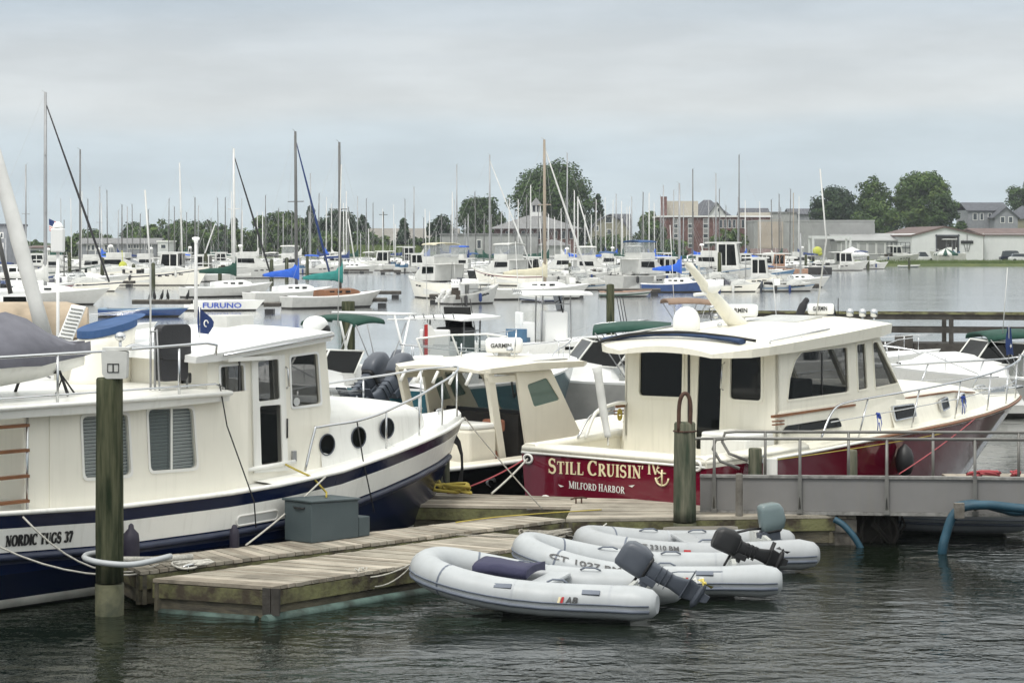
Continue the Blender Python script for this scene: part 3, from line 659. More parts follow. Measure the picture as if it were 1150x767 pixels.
mb = MB(); mb.box(0, 0, 0, .2, .1, .42); tag(mb.build('dock_bracket', 'white', loc=(sx(865, 33.4), 33.4, .85), bev=.01), 'small white bracket beside the pale square-cut post behind the gangway', 'bracket')
piling('piling', 685, 372, .15, 2.57, 'dark green piling in open water behind the cuddy cruiser with green canopy', loc=Vector((sx(685.5, 84), 84, 0)), cone=True)
piling('piling', 390, 352, .18, 2.55, 'dark green piling behind the boat with the green bimini and white arch', loc=Vector((sx(391, 62), 62, 0)))
# ---- blue hoses
hs = [P(1150 + 90, 578, 31.0), P(1150, 571, 31.1), P(1110, 567, 31.1), P(1084, 569, 31.1), P(1071, 578, 31.1), P(1063, 598, 31.1), P(1058, 622, 31.1), P(1058, 668, 31.3)]
def hose(pts, r, label, m='hose_blue'): return rope(smooth_path(pts, 6), r, m, label, 'hose', 'hose', 'blue hoses under the gangway', n=10)
hose(hs, .062, 'thick blue hose bending down from the gangway into the water')
hose([P(1250, 565, 31.2), P(1150, 575, 31.3), P(1125, 572, 31.3), P(1095, 565, 31.3), P(1072, 568, 31.3)], .05, 'upper blue hose running out right from the clamp under the gangway')
hose([P(937, 583, 31.8), P(948, 590, 31.75), P(960, 604, 31.7), P(970, 623, 31.7), P(975, 640, 31.8)], .045, 'short blue hose hanging into the water under the middle of the gangway')
mb = MB(); mb.box(0, 0, 0, .13, .1, .2); tag(mb.build('hose_clamp', 'wood_grey', loc=P(1077, 573, 31.05)), 'small wooden block clamping the blue hoses to the gangway side', 'block')
# ---- dock box with step
X = Vector((-2.86, 27.55, .425)); tbx = thing('dock_box', 'teal grey fibreglass dock box with sloping lid beside the trawler', 'dock box', X, 47)
# ---- dock box geometry (local frame of tbx: x along the dock)
mb = MB(); mb.plate([(0, 0), (.82, 0), (.82, .47), (0, .5)], [], lambda u, v, d: (u, d, v), 0, .5); mb.build('chest', 'box_teal', tbx, bev=.012)
mb = MB(); mb.hexa([(-.02, -.02, .502), (.84, -.02, .472), (.84, .53, .472), (-.02, .53, .502)], [(-.02, -.02, .53), (.84, -.02, .5), (.84, .53, .5), (-.02, .53, .53)]); mb.build('lid', 'box_teal', tbx, bev=.01)
mb = MB(); mb.box(.93, .25, .125, .2, .48, .25); mb.build('step', 'box_teal', tbx, bev=.012)
mb = MB(); mb.tube([(.0, .12, .43), (-.02, .16, .425), (-.02, .28, .425), (.0, .32, .43)], .012, 0, 6); mb.build('handle', 'black', tbx)
tbx.location = (-2.5, 28.87, .425); tbx.rotation_euler = (0, 0, R_(48))
# ================================================================ navy trawler on the left
T = Fr(-1.38, 34.1, 50)
tug = thing('trawler_boat', 'cream and navy trawler yacht with upright pilothouse and portholes moored beside the dock', 'boat', (T.ox, T.oy, 0), T.deg)
bt = [(-11.6, 1.6), (-9, 1.85), (-4.8, 1.9), (-3.5, 1.85), (-2.44, 1.68), (-1.3, 1.3), (-.3, .82), (.4, .4), (.8, .13), (.97, 0.02)]
zt = [(-11.6, 1.25), (-9, 1.12), (-7.2, 1.05), (-5.6, 1.06), (-4.6, 1.1), (-3.5, 1.18), (-2.44, 1.3), (-1.2, 1.4), (0, 1.46), (.97, 1.5)]
sts = []
for i in range(33):
    t_ = i / 32; x = -11.6 + 12.57 * (1 - (1 - t_) ** 1.15); b = interp(bt, x)
    f = max(0, (x + 4) / 4.97); sts.append((x, b, interp(zt, x), x - .85 * f ** 2.2, max(0.0, b * (.9 - .35 * f))))
def hull_y(sts, x, z):
    pts = [hull_pt(s, z) for s in sts]
    for a, b in zip(pts, pts[1:]):
        if a[0] <= x <= b[0]: return a[1] + (b[1] - a[1]) * (x - a[0]) / max(1e-6, b[0] - a[0])
    return pts[-1][1]
mb = MB(); hull_mesh(mb, sts, [('s', 0, 0), ('s', .165, 1), ('s', .44, 0), ('s', .52, 2), ('s', .58, 0), ('a', .42, 3), ('a', .13, 4), ('a', .03, 5), ('a', -.5, 5)], None)
mb.build('hull', ['navy', 'white', 'rub', 'navy_hull', 'boot', 'bottom'], tug)
mb = MB()      # moulded rub strake standing proud
for sd in (-1, 1):
    mb.tube([(x_, sd * (hull_y(sts, x_, interp(zt, x_) - .5) + .02), interp(zt, x_) - .5) for x_ in [-11.4 + .4 * k for k in range(30)] + [.25, .4, .55]], .045, 0, 8)
mb.build('rub_strake', 'rub', tug)
mb = MB()      # white bulwark cap and deck edge
for sd in (-1, 1): mb.tube([(s[0], sd * (s[1] + .0), s[2] + .01) for s in sts], .03, 0, 8)
mb.build('cap_rail', 'white', tug)
mb = MB(); vs = []       # deck surface
dk = [s for s in sts]; yy = (-1, -.6, 0, .6, 1)
for s in dk: vs += [(s[0], k * s[1], s[2] - .02 + .10 * (1 - k * k) * min(1, s[1])) for k in yy]
mb.add(vs, [(i * 5 + j, (i + 1) * 5 + j, (i + 1) * 5 + j + 1, i * 5 + j + 1) for i in range(len(dk) - 1) for j in range(4)]); mb.build('deck', 'white', tug)
# raised white topside between navy edge and foredeck (the bulwark side of the foredeck)
rings = []
for x in [-4.75, -4.2, -3.6, -3, -2.4, -1.8, -1.2, -.7, -.2, .2, .55, .85]:
    b = interp(bt, x); z = interp(zt, x); tp = interp([(-4.75, 1.13), (-3.6, 1.21), (-2.4, 1.35), (-1.5, 1.45), (-.9, 1.53), (.85, 1.62)], x)
    hb = b * .985
    rings.append([(x, -hb, z), (x, -hb * .97, z + (tp - z) * .8), (x, -hb * .9, tp), (x, 0, tp + .06), (x, hb * .9, tp), (x, hb * .97, z + (tp - z) * .8), (x, hb, z)])
mb = MB(); mb.loft(rings, 0, False, False, True); mb.build('foredeck', 'white', tug)
# trunk cabin
rings = []
for x, w_, zt_ in ((-3.55, 1.47, 2.0), (-3, 1.46, 1.99), (-2.2, 1.36, 1.95), (-1.5, 1.16, 1.9), (-1.0, .93, 1.84), (-.65, .7, 1.78), (-.45, .45, 1.66)):
    zb = 1.15 if x < -.9 else 1.3
    rings.append([(x, -w_ * 1.04, zb), (x, -w_, zt_ - .16), (x, -w_ + .04, zt_ - .06), (x, -w_ + .14, zt_), (x, -w_ * .5, zt_ + .06), (x, 0, zt_ + .08), (x, w_ * .5, zt_ + .06), (x, w_ - .14, zt_), (x, w_ - .04, zt_ - .06), (x, w_, zt_ - .16), (x, w_ * 1.04, zb)])
mb = MB(); mb.loft(rings, 0, False, False, True); mb.add(rings[-1], [tuple(range(11))], 0); tk = mb.build('trunk_cabin', 'white', tug)
for px_, py_ in ((365, 499), (402, 491), (438, 481)):
    for sd in (-1, 1):
        x, z = T.side(px_, py_, -1.47); yy_ = interp([(-3.55, 1.49), (-3, 1.48), (-2.2, 1.395), (-1.5, 1.2)], x) + .012
        mb = MB(); mb.tube([(x + .138 * math.cos(a), sd * (yy_ + .012), z + .138 * math.sin(a)) for a in [2 * math.pi * k / 20 for k in range(20)]], .009, 0, 8, closed=True)
        ph = mb.build('porthole', 'motor_metal', tug)
        mb = MB(); mb.add([(x + .134 * math.cos(2 * math.pi * k / 20), sd * (yy_ + .006), z + .134 * math.sin(2 * math.pi * k / 20)) for k in range(20)], [tuple(range(20))]); mb.build('glass', 'dark_glass', ph, fixn=False)
mb = MB(); mb.box(-1.55, .1, 2.04, .5, .5, .04, 0); mb.build('deck_hatch', 'tint_glass', tug, bev=.01)
mb = MB(); mb.tube([(-1.35, -.62, 1.86), (-1.15, -.56, 1.84), (-1.1, -.5, 1.9)], .02, 0, 6); cleat(mb, .2, -.25, 1.64, .3); cleat(mb, .2, .25, 1.64, -.3); mb.build('cleat', 'steel', tug)
# salon (aft cabin)
WS = 1.6
def sl(px_, py_, w_=WS): return T.side(px_, py_, -w_)
win = []
for q in (((92, 468), (143, 465), (147, 533), (95, 537)), ((166, 460), (216, 458), (221, 525), (169, 529))):
    win.append([sl(*p) for p in q])
outer = [(-8.1, 1.04), (-4.95, 1.04), (-4.95, 2.3), (-8.1, 2.22)]
for sd in (-1, 1):
    mb = MB(); mb.plate(outer, [rpoly(h, .07) for h in win], lambda u, v, d: (u, sd * (WS - d), v), 0, .05); sw = mb.build('salon_wall', 'cream', tug)
    for h in win:
        mb = MB(); mb.plate(rpoly(grow(h, .035), .08), [rpoly(h, .07)], lambda u, v, d: (u, sd * (WS + .012 - d), v), 0, .012); wn = mb.build('window', 'letter_white', tug)
        mb = MB(); mb.plate(rpoly(grow(h, .004), .07), [], lambda u, v, d: (u, sd * (WS - .02 - d), v), 0, .008); mb.build('glass', 'clear_glass', wn)
        x0 = min(p[0] for p in h); x1 = max(p[0] for p in h); z0 = min(p[1] for p in h); z1 = max(p[1] for p in h)
        mb = MB(); mb.box((x0 + x1) / 2, sd * (WS - .025), (z0 + z1) / 2, .03, .02, z1 - z0, 0); mb.build('mullion', 'letter_white', wn)
        mb = MB(); nb = 18
        for k in range(nb):
            z = z0 + (z1 - z0) * (k + .5) / nb
            for a, b, mi in ((x0, (x0 + x1) / 2 - .02, 1), ((x0 + x1) / 2 + .02, x1, 0)):
                if h is win[0]: mi = 0
                mb.box((a + b) / 2, sd * (WS - .08), z, b - a, .012, (z1 - z0) / nb * .72, mi, rot=Matrix.Rotation(.5, 3, 'X'))
        mb.build('blind', ['curtain', 'curtain_dark'], wn)
        mb = MB(); mb.box((x0 + x1) / 2, sd * (WS - .13), (z0 + z1) / 2, x1 - x0 + .1, .01, z1 - z0 + .1); mb.build('backing', 'interior_dark', wn)
mb = MB(); mb.plate([(-WS + .05, 1.04), (WS - .05, 1.04), (WS - .05, 2.22), (-WS + .05, 2.22)], [rrect(-.35, 1.1, .35, 2.05, .05), rrect(.55, 1.45, 1.25, 2.05, .05)], lambda u, v, d: (-8.1 + d, u, v), 0, .05); ab = mb.build('aft_bulkhead', 'cream', tug)
mb = MB(); mb.box(-8.04, 0, 1.6, .01, 2.8, 1.1); mb.build('glass', 'dark_glass', ab)
# cockpit sides and ladder
mb = MB(); 
for sd in (-1, 1): mb.box(-8.28, sd * (WS - .04), 1.6, .36, .05, 1.2)
mb.build('cockpit_wing', 'cream', tug)
mb = MB(); xl = sl(27, 500)[0]
for k, xx in enumerate((xl, xl - .55)): mb.tube([(xx, -1.66, 1.05), (xx, -1.66, 2.2)], .016, 0, 6)
ld = mb.build('ladder', 'steel', tug)
for yy_ in (478, 506, 535, 563):
    z = sl(15, yy_)[1]; mb = MB(); mb.box(xl - .275, -1.66, z, .55, .09, .035); mb.build('ladder_step', 'teak', ld)
mb = MB(); mb.ball((-8.75, -1.3, 1.45), .12, .1, .13); mb.tube([(-8.75, -1.3, 1.4), (-8.9, -1.25, 1.1)], .03, 0, 6); mb.build('red_float', 'red', tug)
# boat deck (salon roof)
mb = MB(); prof = [(-10.3, 2.2, 2.31, 1.74), (-8.8, 2.18, 2.31, 1.78), (-7, 2.17, 2.31, 1.78), (-5.6, 2.2, 2.33, 1.76), (-5.38, 2.2, 2.33, 1.74)]
slab(mb, prof, 1.78, .05, 0, 11, .0)
mb.tube([(x, -1.78, 2.3) for x in (-10.3, -5.4)], .03, 0, 8); mb.tube([(x, 1.78, 2.3) for x in (-10.3, -5.4)], .03, 0, 8); mb.build('boat_deck', 'white', tug)
# pilothouse: real window openings both sides, front and back, so one sees through it
WP = 1.5
def pl(*q): return [T.side(a, b, -WP) for a, b in q]
h1 = pl((247, 412), (273, 410), (275, 465), (249, 468)); h2 = pl((288, 406), (311, 403), (313, 448), (289, 451)); h3 = pl((290, 456), (314, 454), (316, 519), (292, 522)); h4 = pl((326, 401), (356, 397), (360, 453), (328, 457))
po = [(-5.55, 1.1), (-3.48, 1.1), (-3.36, 1.95), (-3.46, 2.9), (-4.5, 2.84), (-5.55, 2.74)]
for sd in (-1, 1):
    mb = MB(); mb.plate(po, [rpoly(h, .04) for h in (h1, h2, h3, h4)], lambda u, v, d: (u, sd * (WP - d), v), 0, .06); mb.build('pilothouse_wall', 'cream', tug)
    for h, nm in ((h1, 'window'), (h4, 'window')):
        mb = MB(); mb.plate(rpoly(grow(h, .03), .05), [rpoly(h, .04)], lambda u, v, d: (u, sd * (WP + .012 - d), v), 0, .012); wn = mb.build(nm, 'white_clean', tug)
        mb = MB(); mb.plate(rpoly(grow(h, .003), .04), [], lambda u, v, d: (u, sd * (WP - .03 - d), v), 0, .006); mb.build('glass', 'tint_glass', wn)
    dz0 = pl((281, 402), (318, 398), (322, 528), (284, 531))
    mb = MB(); mb.plate(dz0, [rpoly(h2, .03), rpoly(h3, .03)], lambda u, v, d: (u, sd * (WP + .03 - d), v), 0, .03); dr = mb.build('door', 'white', tug)
    for h in (h2, h3):
        mb = MB(); mb.plate(grow(h, .003), [], lambda u, v, d: (u, sd * (WP + .01 - d), v), 0, .006); mb.build('glass', 'tint_glass', dr)
    a = T.side(319, 412, -WP); b = T.side(320, 436, -WP)
    mb = MB(); mb.tube([(a[0], sd * (WP + .03), a[1]), (a[0], sd * (WP + .07), a[1] - .03), (b[0], sd * (WP + .07), b[1] + .03), (b[0], sd * (WP + .03), b[1])], .012, 0, 6)
    mb.tube([(a[0] + .02, sd * (WP + .04), 1.9), (a[0] + .02, sd * (WP + .04), 1.65)], .012, 1, 6); mb.build('handle', ['steel', 'black'], dr)
    mb = MB(); mb.box(-5.02, sd * (WP + .01), 1.95, .025, .02, 1.6, 0); mb.build('drain_channel', 'letter_grey', tug)
    q = [T.side(255, 531, -WP), T.side(328, 518, -WP)]
    mb = MB(); mb.tube([(q[0][0], sd * (WP + .05), q[0][1]), (q[1][0], sd * (WP + .05), q[1][1])], .03, 0, 8); mb.build('grab_rail', 'white', tug)
fr = [rrect(-1.36 + .93 * k, 2.05, -1.36 + .93 * k + .86, 2.72, .05) for k in range(3)]
mb = MB(); mb.plate([(-WP + .06, 1.1), (WP - .06, 1.1), (WP - .06, 2.9), (-WP + .06, 2.9)], fr, lambda u, v, d: (-3.36 - .07 * (v - 1.9) - d, u, v), 0, .06); mb.build('windscreen_wall', 'cream', tug)
mb = MB(); mb.plate([(-WP + .08, 2.0), (WP - .08, 2.0), (WP - .08, 2.76), (-WP + .08, 2.76)], [], lambda u, v, d: (-3.4 - .07 * (v - 1.9) - d, u, v), 0, .006); mb.build('windscreen', 'tint_glass', tug)
A = [T.face(x, y, -5.73) for x, y in ((168, 408), (180, 407), (180, 428), (168, 428))]; B2 = [T.face(x, y, -5.73) for x, y in ((188, 420), (203, 419), (203, 431), (188, 432))]
mb = MB(); mb.plate([(-WP + .06, 1.1), (WP - .06, 1.1), (WP - .06, 2.74), (-WP + .06, 2.74)], [rpoly(A, .05), rpoly(B2, .03)], lambda u, v, d: (-5.55 + d, u, v), 0, .05); aw = mb.build('pilothouse_aft_wall', 'cream', tug)
mb = MB(); mb.box(-5.5, -.6, 2.5, .01, 1.6, .35); mb.build('glass', 'dark_glass', aw)
# interior: helm chair, console and wheel
mb = MB(); mb.box(-3.75, 0, 1.55, .55, 2.6, .75); mb.box(-5.2, .55, 1.4, .55, 1.6, .6); mb.box(-4.5, 0, 1.12, 1.9, 2.8, .04); mb.build('interior_console', 'interior', tug)
mb = MB(); mb.box(-4.55, -.5, 1.75, .45, .45, .12); mb.box(-4.78, -.5, 2.05, .12, .45, .55); mb.box(-4.55, -.5, 1.4, .1, .1, .6); mb.build('helm_chair', 'interior', tug, bev=.03)
mb = MB(); mb.tube([(-4.1 + .0 * math.cos(a), -.5 + .2 * math.cos(a), 1.95 + .2 * math.sin(a)) for a in [k * math.pi / 8 for k in range(16)]], .014, 0, 6, closed=True); mb.build('steering_wheel', 'black', tug)
# pilothouse roof
mb = MB()
slab(mb, [(-5.82, 2.68, 2.76, 1.6), (-5.5, 2.69, 2.8, 1.66), (-4.5, 2.79, 2.91, 1.68), (-3.5, 2.88, 3.0, 1.66), (-3.3, 2.9, 2.98, 1.5), (-3.15, 2.91, 2.95, 1.2)], 1.66, .06, 0, 11, .0)
mb.build('roof', 'white_clean', tug)
mb = MB(); q = [(T.side(247, 402, -1.69)), (T.side(362, 380, -1.69))]
for sd in (-1, 1): mb.tube([(-5.45, sd * 1.69, 2.765), (-3.5, sd * 1.69, 2.955)], .018, 0, 6)
mb.build('roof_handrail', 'steel', tug)
mb = MB(); mb.box(-4.95, -1.6, 2.705, .75, .1, .05); mb.build('door_track', 'white', tug)
# search light, wire basket, seat, antenna
x, z = T.side(356, 368, -1.0)
mb = MB(); mb.ball((x - .03, -1.0, z + .04), .2, .14, .12, 0, 14); mb.lathe([(.06, -.15), (.06, 0)], (x - .03, -1.0, z), 10); sl_ = mb.build('search_light', 'white_clean', tug)
mb = MB(); mb.ball((x + .06, -1.02, z - .03), .13, .13, .1, 0, 12); mb.build('lamp_face', 'black', sl_)
x, z = T.side(257, 372, .2)
bkt = (x, .2, 3.06)
mb = MB(); mb.box(x, .2, 3.09, .5, .46, .19, 0); mb.build('roof_locker', 'white_canvas', tug, bev=.01)
mb = MB()
for zz in (2.985, 3.0): mb.tube([(x - .26, -.04, zz), (x + .26, -.04, zz), (x + .26, .44, zz), (x - .26, .44, zz)], .008, 0, 5, closed=True)
mb.build('locker_rack', 'steel', tug)
# funnel
mb = MB(); rings = []
for k in range(7):
    f = k / 6; zc = 2.33 + f * .7; cxx = -5.85 + .12 * f; a = .44 - .04 * f; b = .33 - .03 * f; r = []
    for j in range(24):
        t_ = 2 * math.pi * j / 24; ex = abs(math.cos(t_)) ** .95 * (1 if math.cos(t_) > 0 else -1); ey = abs(math.sin(t_)) ** .9 * (1 if math.sin(t_) > 0 else -1)
        r.append((cxx + a * ex, .2 + b * ey, zc + f * .09 * ex))
    rings.append(r)
mb.loft(rings, 0); fn = mb.build('funnel', 'cream', tug)
mb = MB(); r0 = [(p[0] + (p[0] - (-5.73)) * .04, .2 + (p[1] - .2) * 1.05, p[2] + .0) for p in rings[-1]]; r1 = [(p[0], p[1], p[2] + .1) for p in r0]; r2 = [(-5.73 + (p[0] + 5.93) * .93, .2 + (p[1] - .2) * .88, p[2] + .03) for p in r1]
mb.loft([r0, r1, r2], 0, sm=False); mb.build('funnel_cap', 'blue_canvas', fn, bev=.015)
mb = MB(); x, z = T.side(131, 378, -.35); mb.ball((x, -.42, z), .07, .07, .06, 0, 10); mb.tube([(x, -.42, z - .3), (x, -.42, z)], .02, 0, 6); mb.tube(smooth_path([(x, -.42, z - .2), (x + .2, -.42, z - .12), (x + .45, -.42, z - .14), (x + .7, -.42, z - .08)]), .03, 0, 6); mb.build('horn', 'steel', tug)
# boat deck rail
mb = MB()
for sd in (-1, 1):
    y = sd * 1.7; mb.tube([(-10.3, y, 2.86), (-7.3, y, 2.89), (-5.75, y, 2.93), (-5.58, y, 2.9), (-5.6, y, 2.78)], .018, 0, 8)
    mb.tube([(-10.3, y, 2.4), (-5.6, y, 2.42), (-5.45, y, 2.36)], .013, 0, 8)
    for x in (-9.6, -8.07, -6.2): mb.tube([(x, y, 2.3), (x, y, 2.88)], .016, 0, 8)
mb.build('boat_deck_rail', 'steel', tug)
# bow rail: climbs from the side deck, runs round the pulpit, split posts
def bx(x): return interp([(-3.6, 1.72), (-2.44, 1.55), (-1.3, 1.2), (-.3, .76), (.4, .4), (.75, .12)], x)
mb = MB(); nr = [T.side(340, 529, -1.68), T.side(353, 481, -1.7), T.side(377, 473, -1.65)]
up = [(nr[0][0], -1.72, nr[0][1]), (nr[1][0], -1.7, nr[1][1] - .04), (nr[1][0] + .1, -1.69, nr[1][1] + .01)]
top = [(-3.05, 1.8), (-2.5, 1.86), (-2, 1.93), (-1.3, 2.03), (-.6, 2.13), (0, 2.2), (.45, 2.27), (.75, 2.3)]
R1 = up + [(x, -bx(x), z) for x, z in top] + [(.82, 0, 2.31)] + [(x, bx(x), z) for x, z in top[::-1]] + [(p[0], -p[1], p[2]) for p in up[::-1]]
mb.tube(smooth_path(R1, 4), .018, 0, 8)
for x, z in ((-2.3, 1.9), (-1.3, 2.03), (-.35, 2.15), (.45, 2.26)):
    for sd in (-1, 1): mb.tube([(x, sd * bx(x), interp([(-3, 1.3), (-1.5, 1.47), (.8, 1.62)], x)), (x, sd * bx(x), z)], .014, 0, 8)
mb.build('bow_rail', 'steel', tug)
# lettering and hawse recess
def hmap(u, v, e=0.0): return (u, -(hull_y(sts, u, v) + .006 + e), v)
nx0 = T.side(9, 606, -1.86)[0]; nx1 = T.side(84, 604, -1.86)[0]
mb = MB(); zb_ = lambda u: interp(zt, u) - .36
serif(mb, 'NORDIC TUGS 37', .125, lambda u, v, e: hmap(nx0 + u, interp(zt, nx0 + u) - .37 + v, e), width=nx1 - nx0, bold=1.9)
mb.build('hull_lettering', 'letter_black', tug, fixn=False)
mb = MB(); a0, a1 = T.side(266, 578, -1.85)[0], T.side(312, 568, -1.85)[0]
lo = rrect(a0, .68, a1, .8, .055, 5); mb.tube([hmap(u, v + (u - a0) * .03 - .03) for u, v in lo], .014, 0, 6, closed=True)
mb.build('hawse_frame', 'letter_white', tug); mb = MB(); mb.add([hmap(u, v + (u - a0) * .03 - .03, .002) for u, v in lo], [tuple(range(len(lo)))]); mb.build('hawse_recess', 'curtain', tug, fixn=False)
mb = MB(); a = T.side(329, 512, -WP); mb.box(a[0], -WP - .02, a[1], .07, .04, .14); mb.build('shore_power_inlet', 'alu', tug, bev=.008)
mb = MB(); a = T.side(331, 451, -WP); mb.tube([(a[0], -WP - .035, a[1]), (a[0], -WP - .04, a[1])], .055, 0, 14); mb.build('round_sticker', 'curtain', tug)
# covered tender on the boat deck
td_ = thing('covered_dinghy', 'small white tender under a grey canvas cover on the trawler boat deck', 'dinghy', T.W(-9.95, -.75, 2.36), T.deg); td_.scale = (1, 1, 1.22)
rings = []; rc = []
for k in range(11):
    f = k / 10; x = f * 3.05; b = .66 * (1 - max(0, (f - .45) / .55) ** 2.0) + .02
    pk = interp([(0, .62), (.3, .68), (.58, .82), (.66, .8), (.8, .6), (1, .42)], f) + .0
    rings.append([(x, -b, .34 + .1 * f), (x, -b * .9, .2 + .12 * f), (x, -b * .45, .06 + .2 * f * f), (x, 0, .02 + .25 * f * f), (x, b * .45, .06 + .2 * f * f), (x, b * .9, .2 + .12 * f), (x, b, .34 + .1 * f)])
    jg = random.uniform(-.015, .015); bb = b + .035
    rc.append([(x * 1.02, -bb - .01, .26 + .1 * f + jg), (x * 1.02, -bb, .42 + .08 * f), (x * 1.02, -bb * .6, .42 + (pk - .42) * .55), (x * 1.02, 0, pk), (x * 1.02, bb * .6, .42 + (pk - .42) * .55), (x * 1.02, bb, .42 + .08 * f), (x * 1.02, bb + .01, .26 + .1 * f - jg)])
mb = MB(); mb.loft(rings, 0, False, False, True); mb.build('hull', 'white', td_)
mb = MB(); mb.loft(rc, 0, False, False, True); mb.add(rc[-1], [tuple(range(7))]); mb.build('cover', 'grey_canvas', td_)
mb = MB()
for x in (.5, 2.4): mb.tube([(x, -.5, .0), (x, -.35, .22), (x, .35, .22), (x, .5, .0)], .02, 0, 6); mb.tube([(x - .15, -.45, .0), (x, -.4, .18), (x + .15, -.45, 0)], .012, 0, 6)
mb.build('chock', 'black', td_)
# folded grey seat and aluminium ladder standing at the rail
ts = thing('deck_chair', 'dark grey upholstered helm seat with aluminium legs standing on the trawler boat deck', 'seat', T.W(-5.95, -1.3, 2.36), T.deg)
mb = MB(); mb.plate(rrect(-.24, .1, .2, .4, .06), [], lambda u, v, d: (u, d, v), -.07, .07); mb.build('seat_pad', 'seat_grey', ts, bev=.03)
mb = MB(); mb.plate(rrect(-.26, .36, .24, .8, .08), [], lambda u, v, d: (u, d, v), -.08, .06); mb.build('backrest', 'seat_grey', ts, bev=.035)
mb = MB()
for x in (-.34, -.27, .26): 
    mb.tube([(x, .02, 0), (x, .02, .72)], .014, 0, 6)
mb.tube([(-.3, -.1, 0), (-.3, -.05, .75)], .012, 0, 6); mb.tube([(-.36, 0, .72), (.26, 0, .72)], .012, 0, 6); mb.build('frame', 'alu', ts)
a = T.W(-5.35, -.2, 2.95)
rope([a, a + Vector((0.0, 0, .9)), a + Vector((-.07, 0, 1.9))], .013, 'mast_light', 'tall thin white whip antenna rising from the trawler roof above the grey seat', 'antenna', 'antenna')
fl = thing('burgee', 'small dark navy burgee with white emblem drooping on a staff on the trawler roof', 'flag', T.W(-5.0, -.75, 2.95), T.deg)
mb = MB(); mb.tube([(0, 0, 0), (0, 0, .42)], .007, 0, 6); mb.build('staff', 'steel', fl)
mb = MB(); g = []
for i in range(7):
    f = i / 6; g.append([(-.02 - .02 * math.sin(3 * f), 0, .4 - .34 * f), (.03 + .1 * f, .03 * math.sin(5 * f), .38 - .34 * f), (.04 + .2 * math.sin(math.pi * min(1, f * .8)), .02 * math.cos(7 * f), .36 - .33 * f)])
mb.loft(g, 0, False, False, True); mb.build('cloth', 'sail_navy', fl)
mb = MB(); mb.tube([(.08 + .035 * math.cos(k), -.035, .18 + .04 * math.sin(k)) for k in [j * .6 for j in range(9)]], .008, 0, 5); mb.build('emblem', 'letter_white', fl)
# hanging line with black knot at the rail, fender, mooring lines
q = T.W(-5.55, -1.72, 2.42)
rope([q, T.W(-5.5, -1.8, 1.9), T.W(-5.2, -1.97, .95), T.W(-5.15, -1.95, .62)], .009, 'rope_black', 'thin black line hanging from the rear end of the trawler upper rail to a fender', group='lines on the trawler')
q = T.W(-3.05, -1.68, 1.8)
rope([q, T.W(-3.0, -1.74, 1.3), T.W(-2.95, -1.9, .6)], .01, 'rope_black', 'thin black line knotted on the trawler bow rail beside the first porthole', group='lines on the trawler')
for (px_, py_, lab) in ((146, 604, 'dark fender hanging between the tall green piling and the navy hull'), (262, 607, 'small dark fender squeezed between the navy hull and the dock behind the white line cleat')):
    g = T.W(T.side(px_, py_ - 10, -2.0)[0], -2.02, 0); mb = MB(); k = 1.0 if px_ == 146 else .6
    mb.lathe([(.01, .42 * k), (.03, .4 * k), (.035, .36 * k), (.09 * k, .3 * k), (.1 * k, .22 * k), (.1 * k, -.05 * k), (.08 * k, -.12 * k), (.02, -.16 * k)], n=14)
    tag(mb.build('fender', 'fender', loc=(g.x, g.y, .45)), lab, 'fender', 'fenders')
W_ = G
c1 = Vector((-3.72, 26.95, .45)); s0 = T.W(-8.9, -1.95, 1.08); 
def mline(a, b, s, label, m='rope_white', r=.012): return rope(sag(a, b, s), r, m, label, 'mooring_line', 'rope', 'mooring lines')
mline(T.W(-9.4, -1.9, .95), c1, .28, 'white mooring line sagging from the trawler stern in front of the tall piling')
mline(T.W(-8.75, -1.93, 1.08), Vector((-4.1, 26.9, .44)), .3, 'second white line looping down from the trawler stern behind the green piling')
rope(smooth_path([Vector((-4.35, 25.78, .62)) + Vector(p) for p in ((.5, .35, .02), (.15, -.02, -.02), (-.2, -.05, 0), (-.42, .1, .03), (-.4, .3, .05), (-.1, .5, .06))]), .035, 'hyp', 'pale grey hose loop lying around the foot of the tall green piling', 'hose', 'hose')
rope([Vector((-4.75, 26.5, .55)), Vector((-4.1, 26.7, .52)), Vector((-3.75, 27.1, .5))], .04, 'rope_white', 'thick white padded pole lying between the tall green piling and the float', 'padded_pole', 'pole')
ck = MB(); random.seed(9)
pts = [Vector((random.uniform(-.3, .3), random.uniform(-.1, .1), random.uniform(0, .08))) for _ in range(26)]
ck.tube(smooth_path(pts, 4), .014, 0, 6); tag(ck.build('rope_coil', 'rope_white', loc=(-3.75, 26.98, .4), rz=R_(40)), 'tangled white rope on the cleat at the left end of the float', 'rope', 'rope coils on the dock')
a = G(276, 612, .44); b = T.W(-3.9, -1.93, 1.15)
mline(a, b, .03, 'taut white line from the dock up to the trawler side left of the dock box')
rope([T.W(-4.28, -1.55, 1.33), T.W(-4.2, -1.7, 1.25), T.W(-4.05, -1.85, 1.15), T.W(-3.9, -1.95, .95), Vector((-2.35, 29.3, .96))], .014, 'rope_yellow', 'short yellow shore cable running from the trawler power inlet down to the dock box', 'power_cable', 'cable')
mline(T.W(.8, -.2, 1.56), Vector((.42, 32.3, .46)), .02, 'single taut line from the trawler bow down to the main dock', 'rope_grey', .01)
mb = MB(); random.seed(4)
for k in range(7): mb.tube([(.16 * math.cos(a + k) * (1 + .1 * k / 7), .04 * k / 7, .42 * math.sin(a + k) + .02 * k) for a in [j * math.pi / 6 for j in range(12)]], .018, 0, 5, closed=True)
tag(mb.build('black_hose_coil', 'rope_black', loc=P(509, 527, 34.6) + Vector((0, 0, 0)), rz=R_(30)), 'black hose coil hanging on a post at the trawler bow', 'hose')
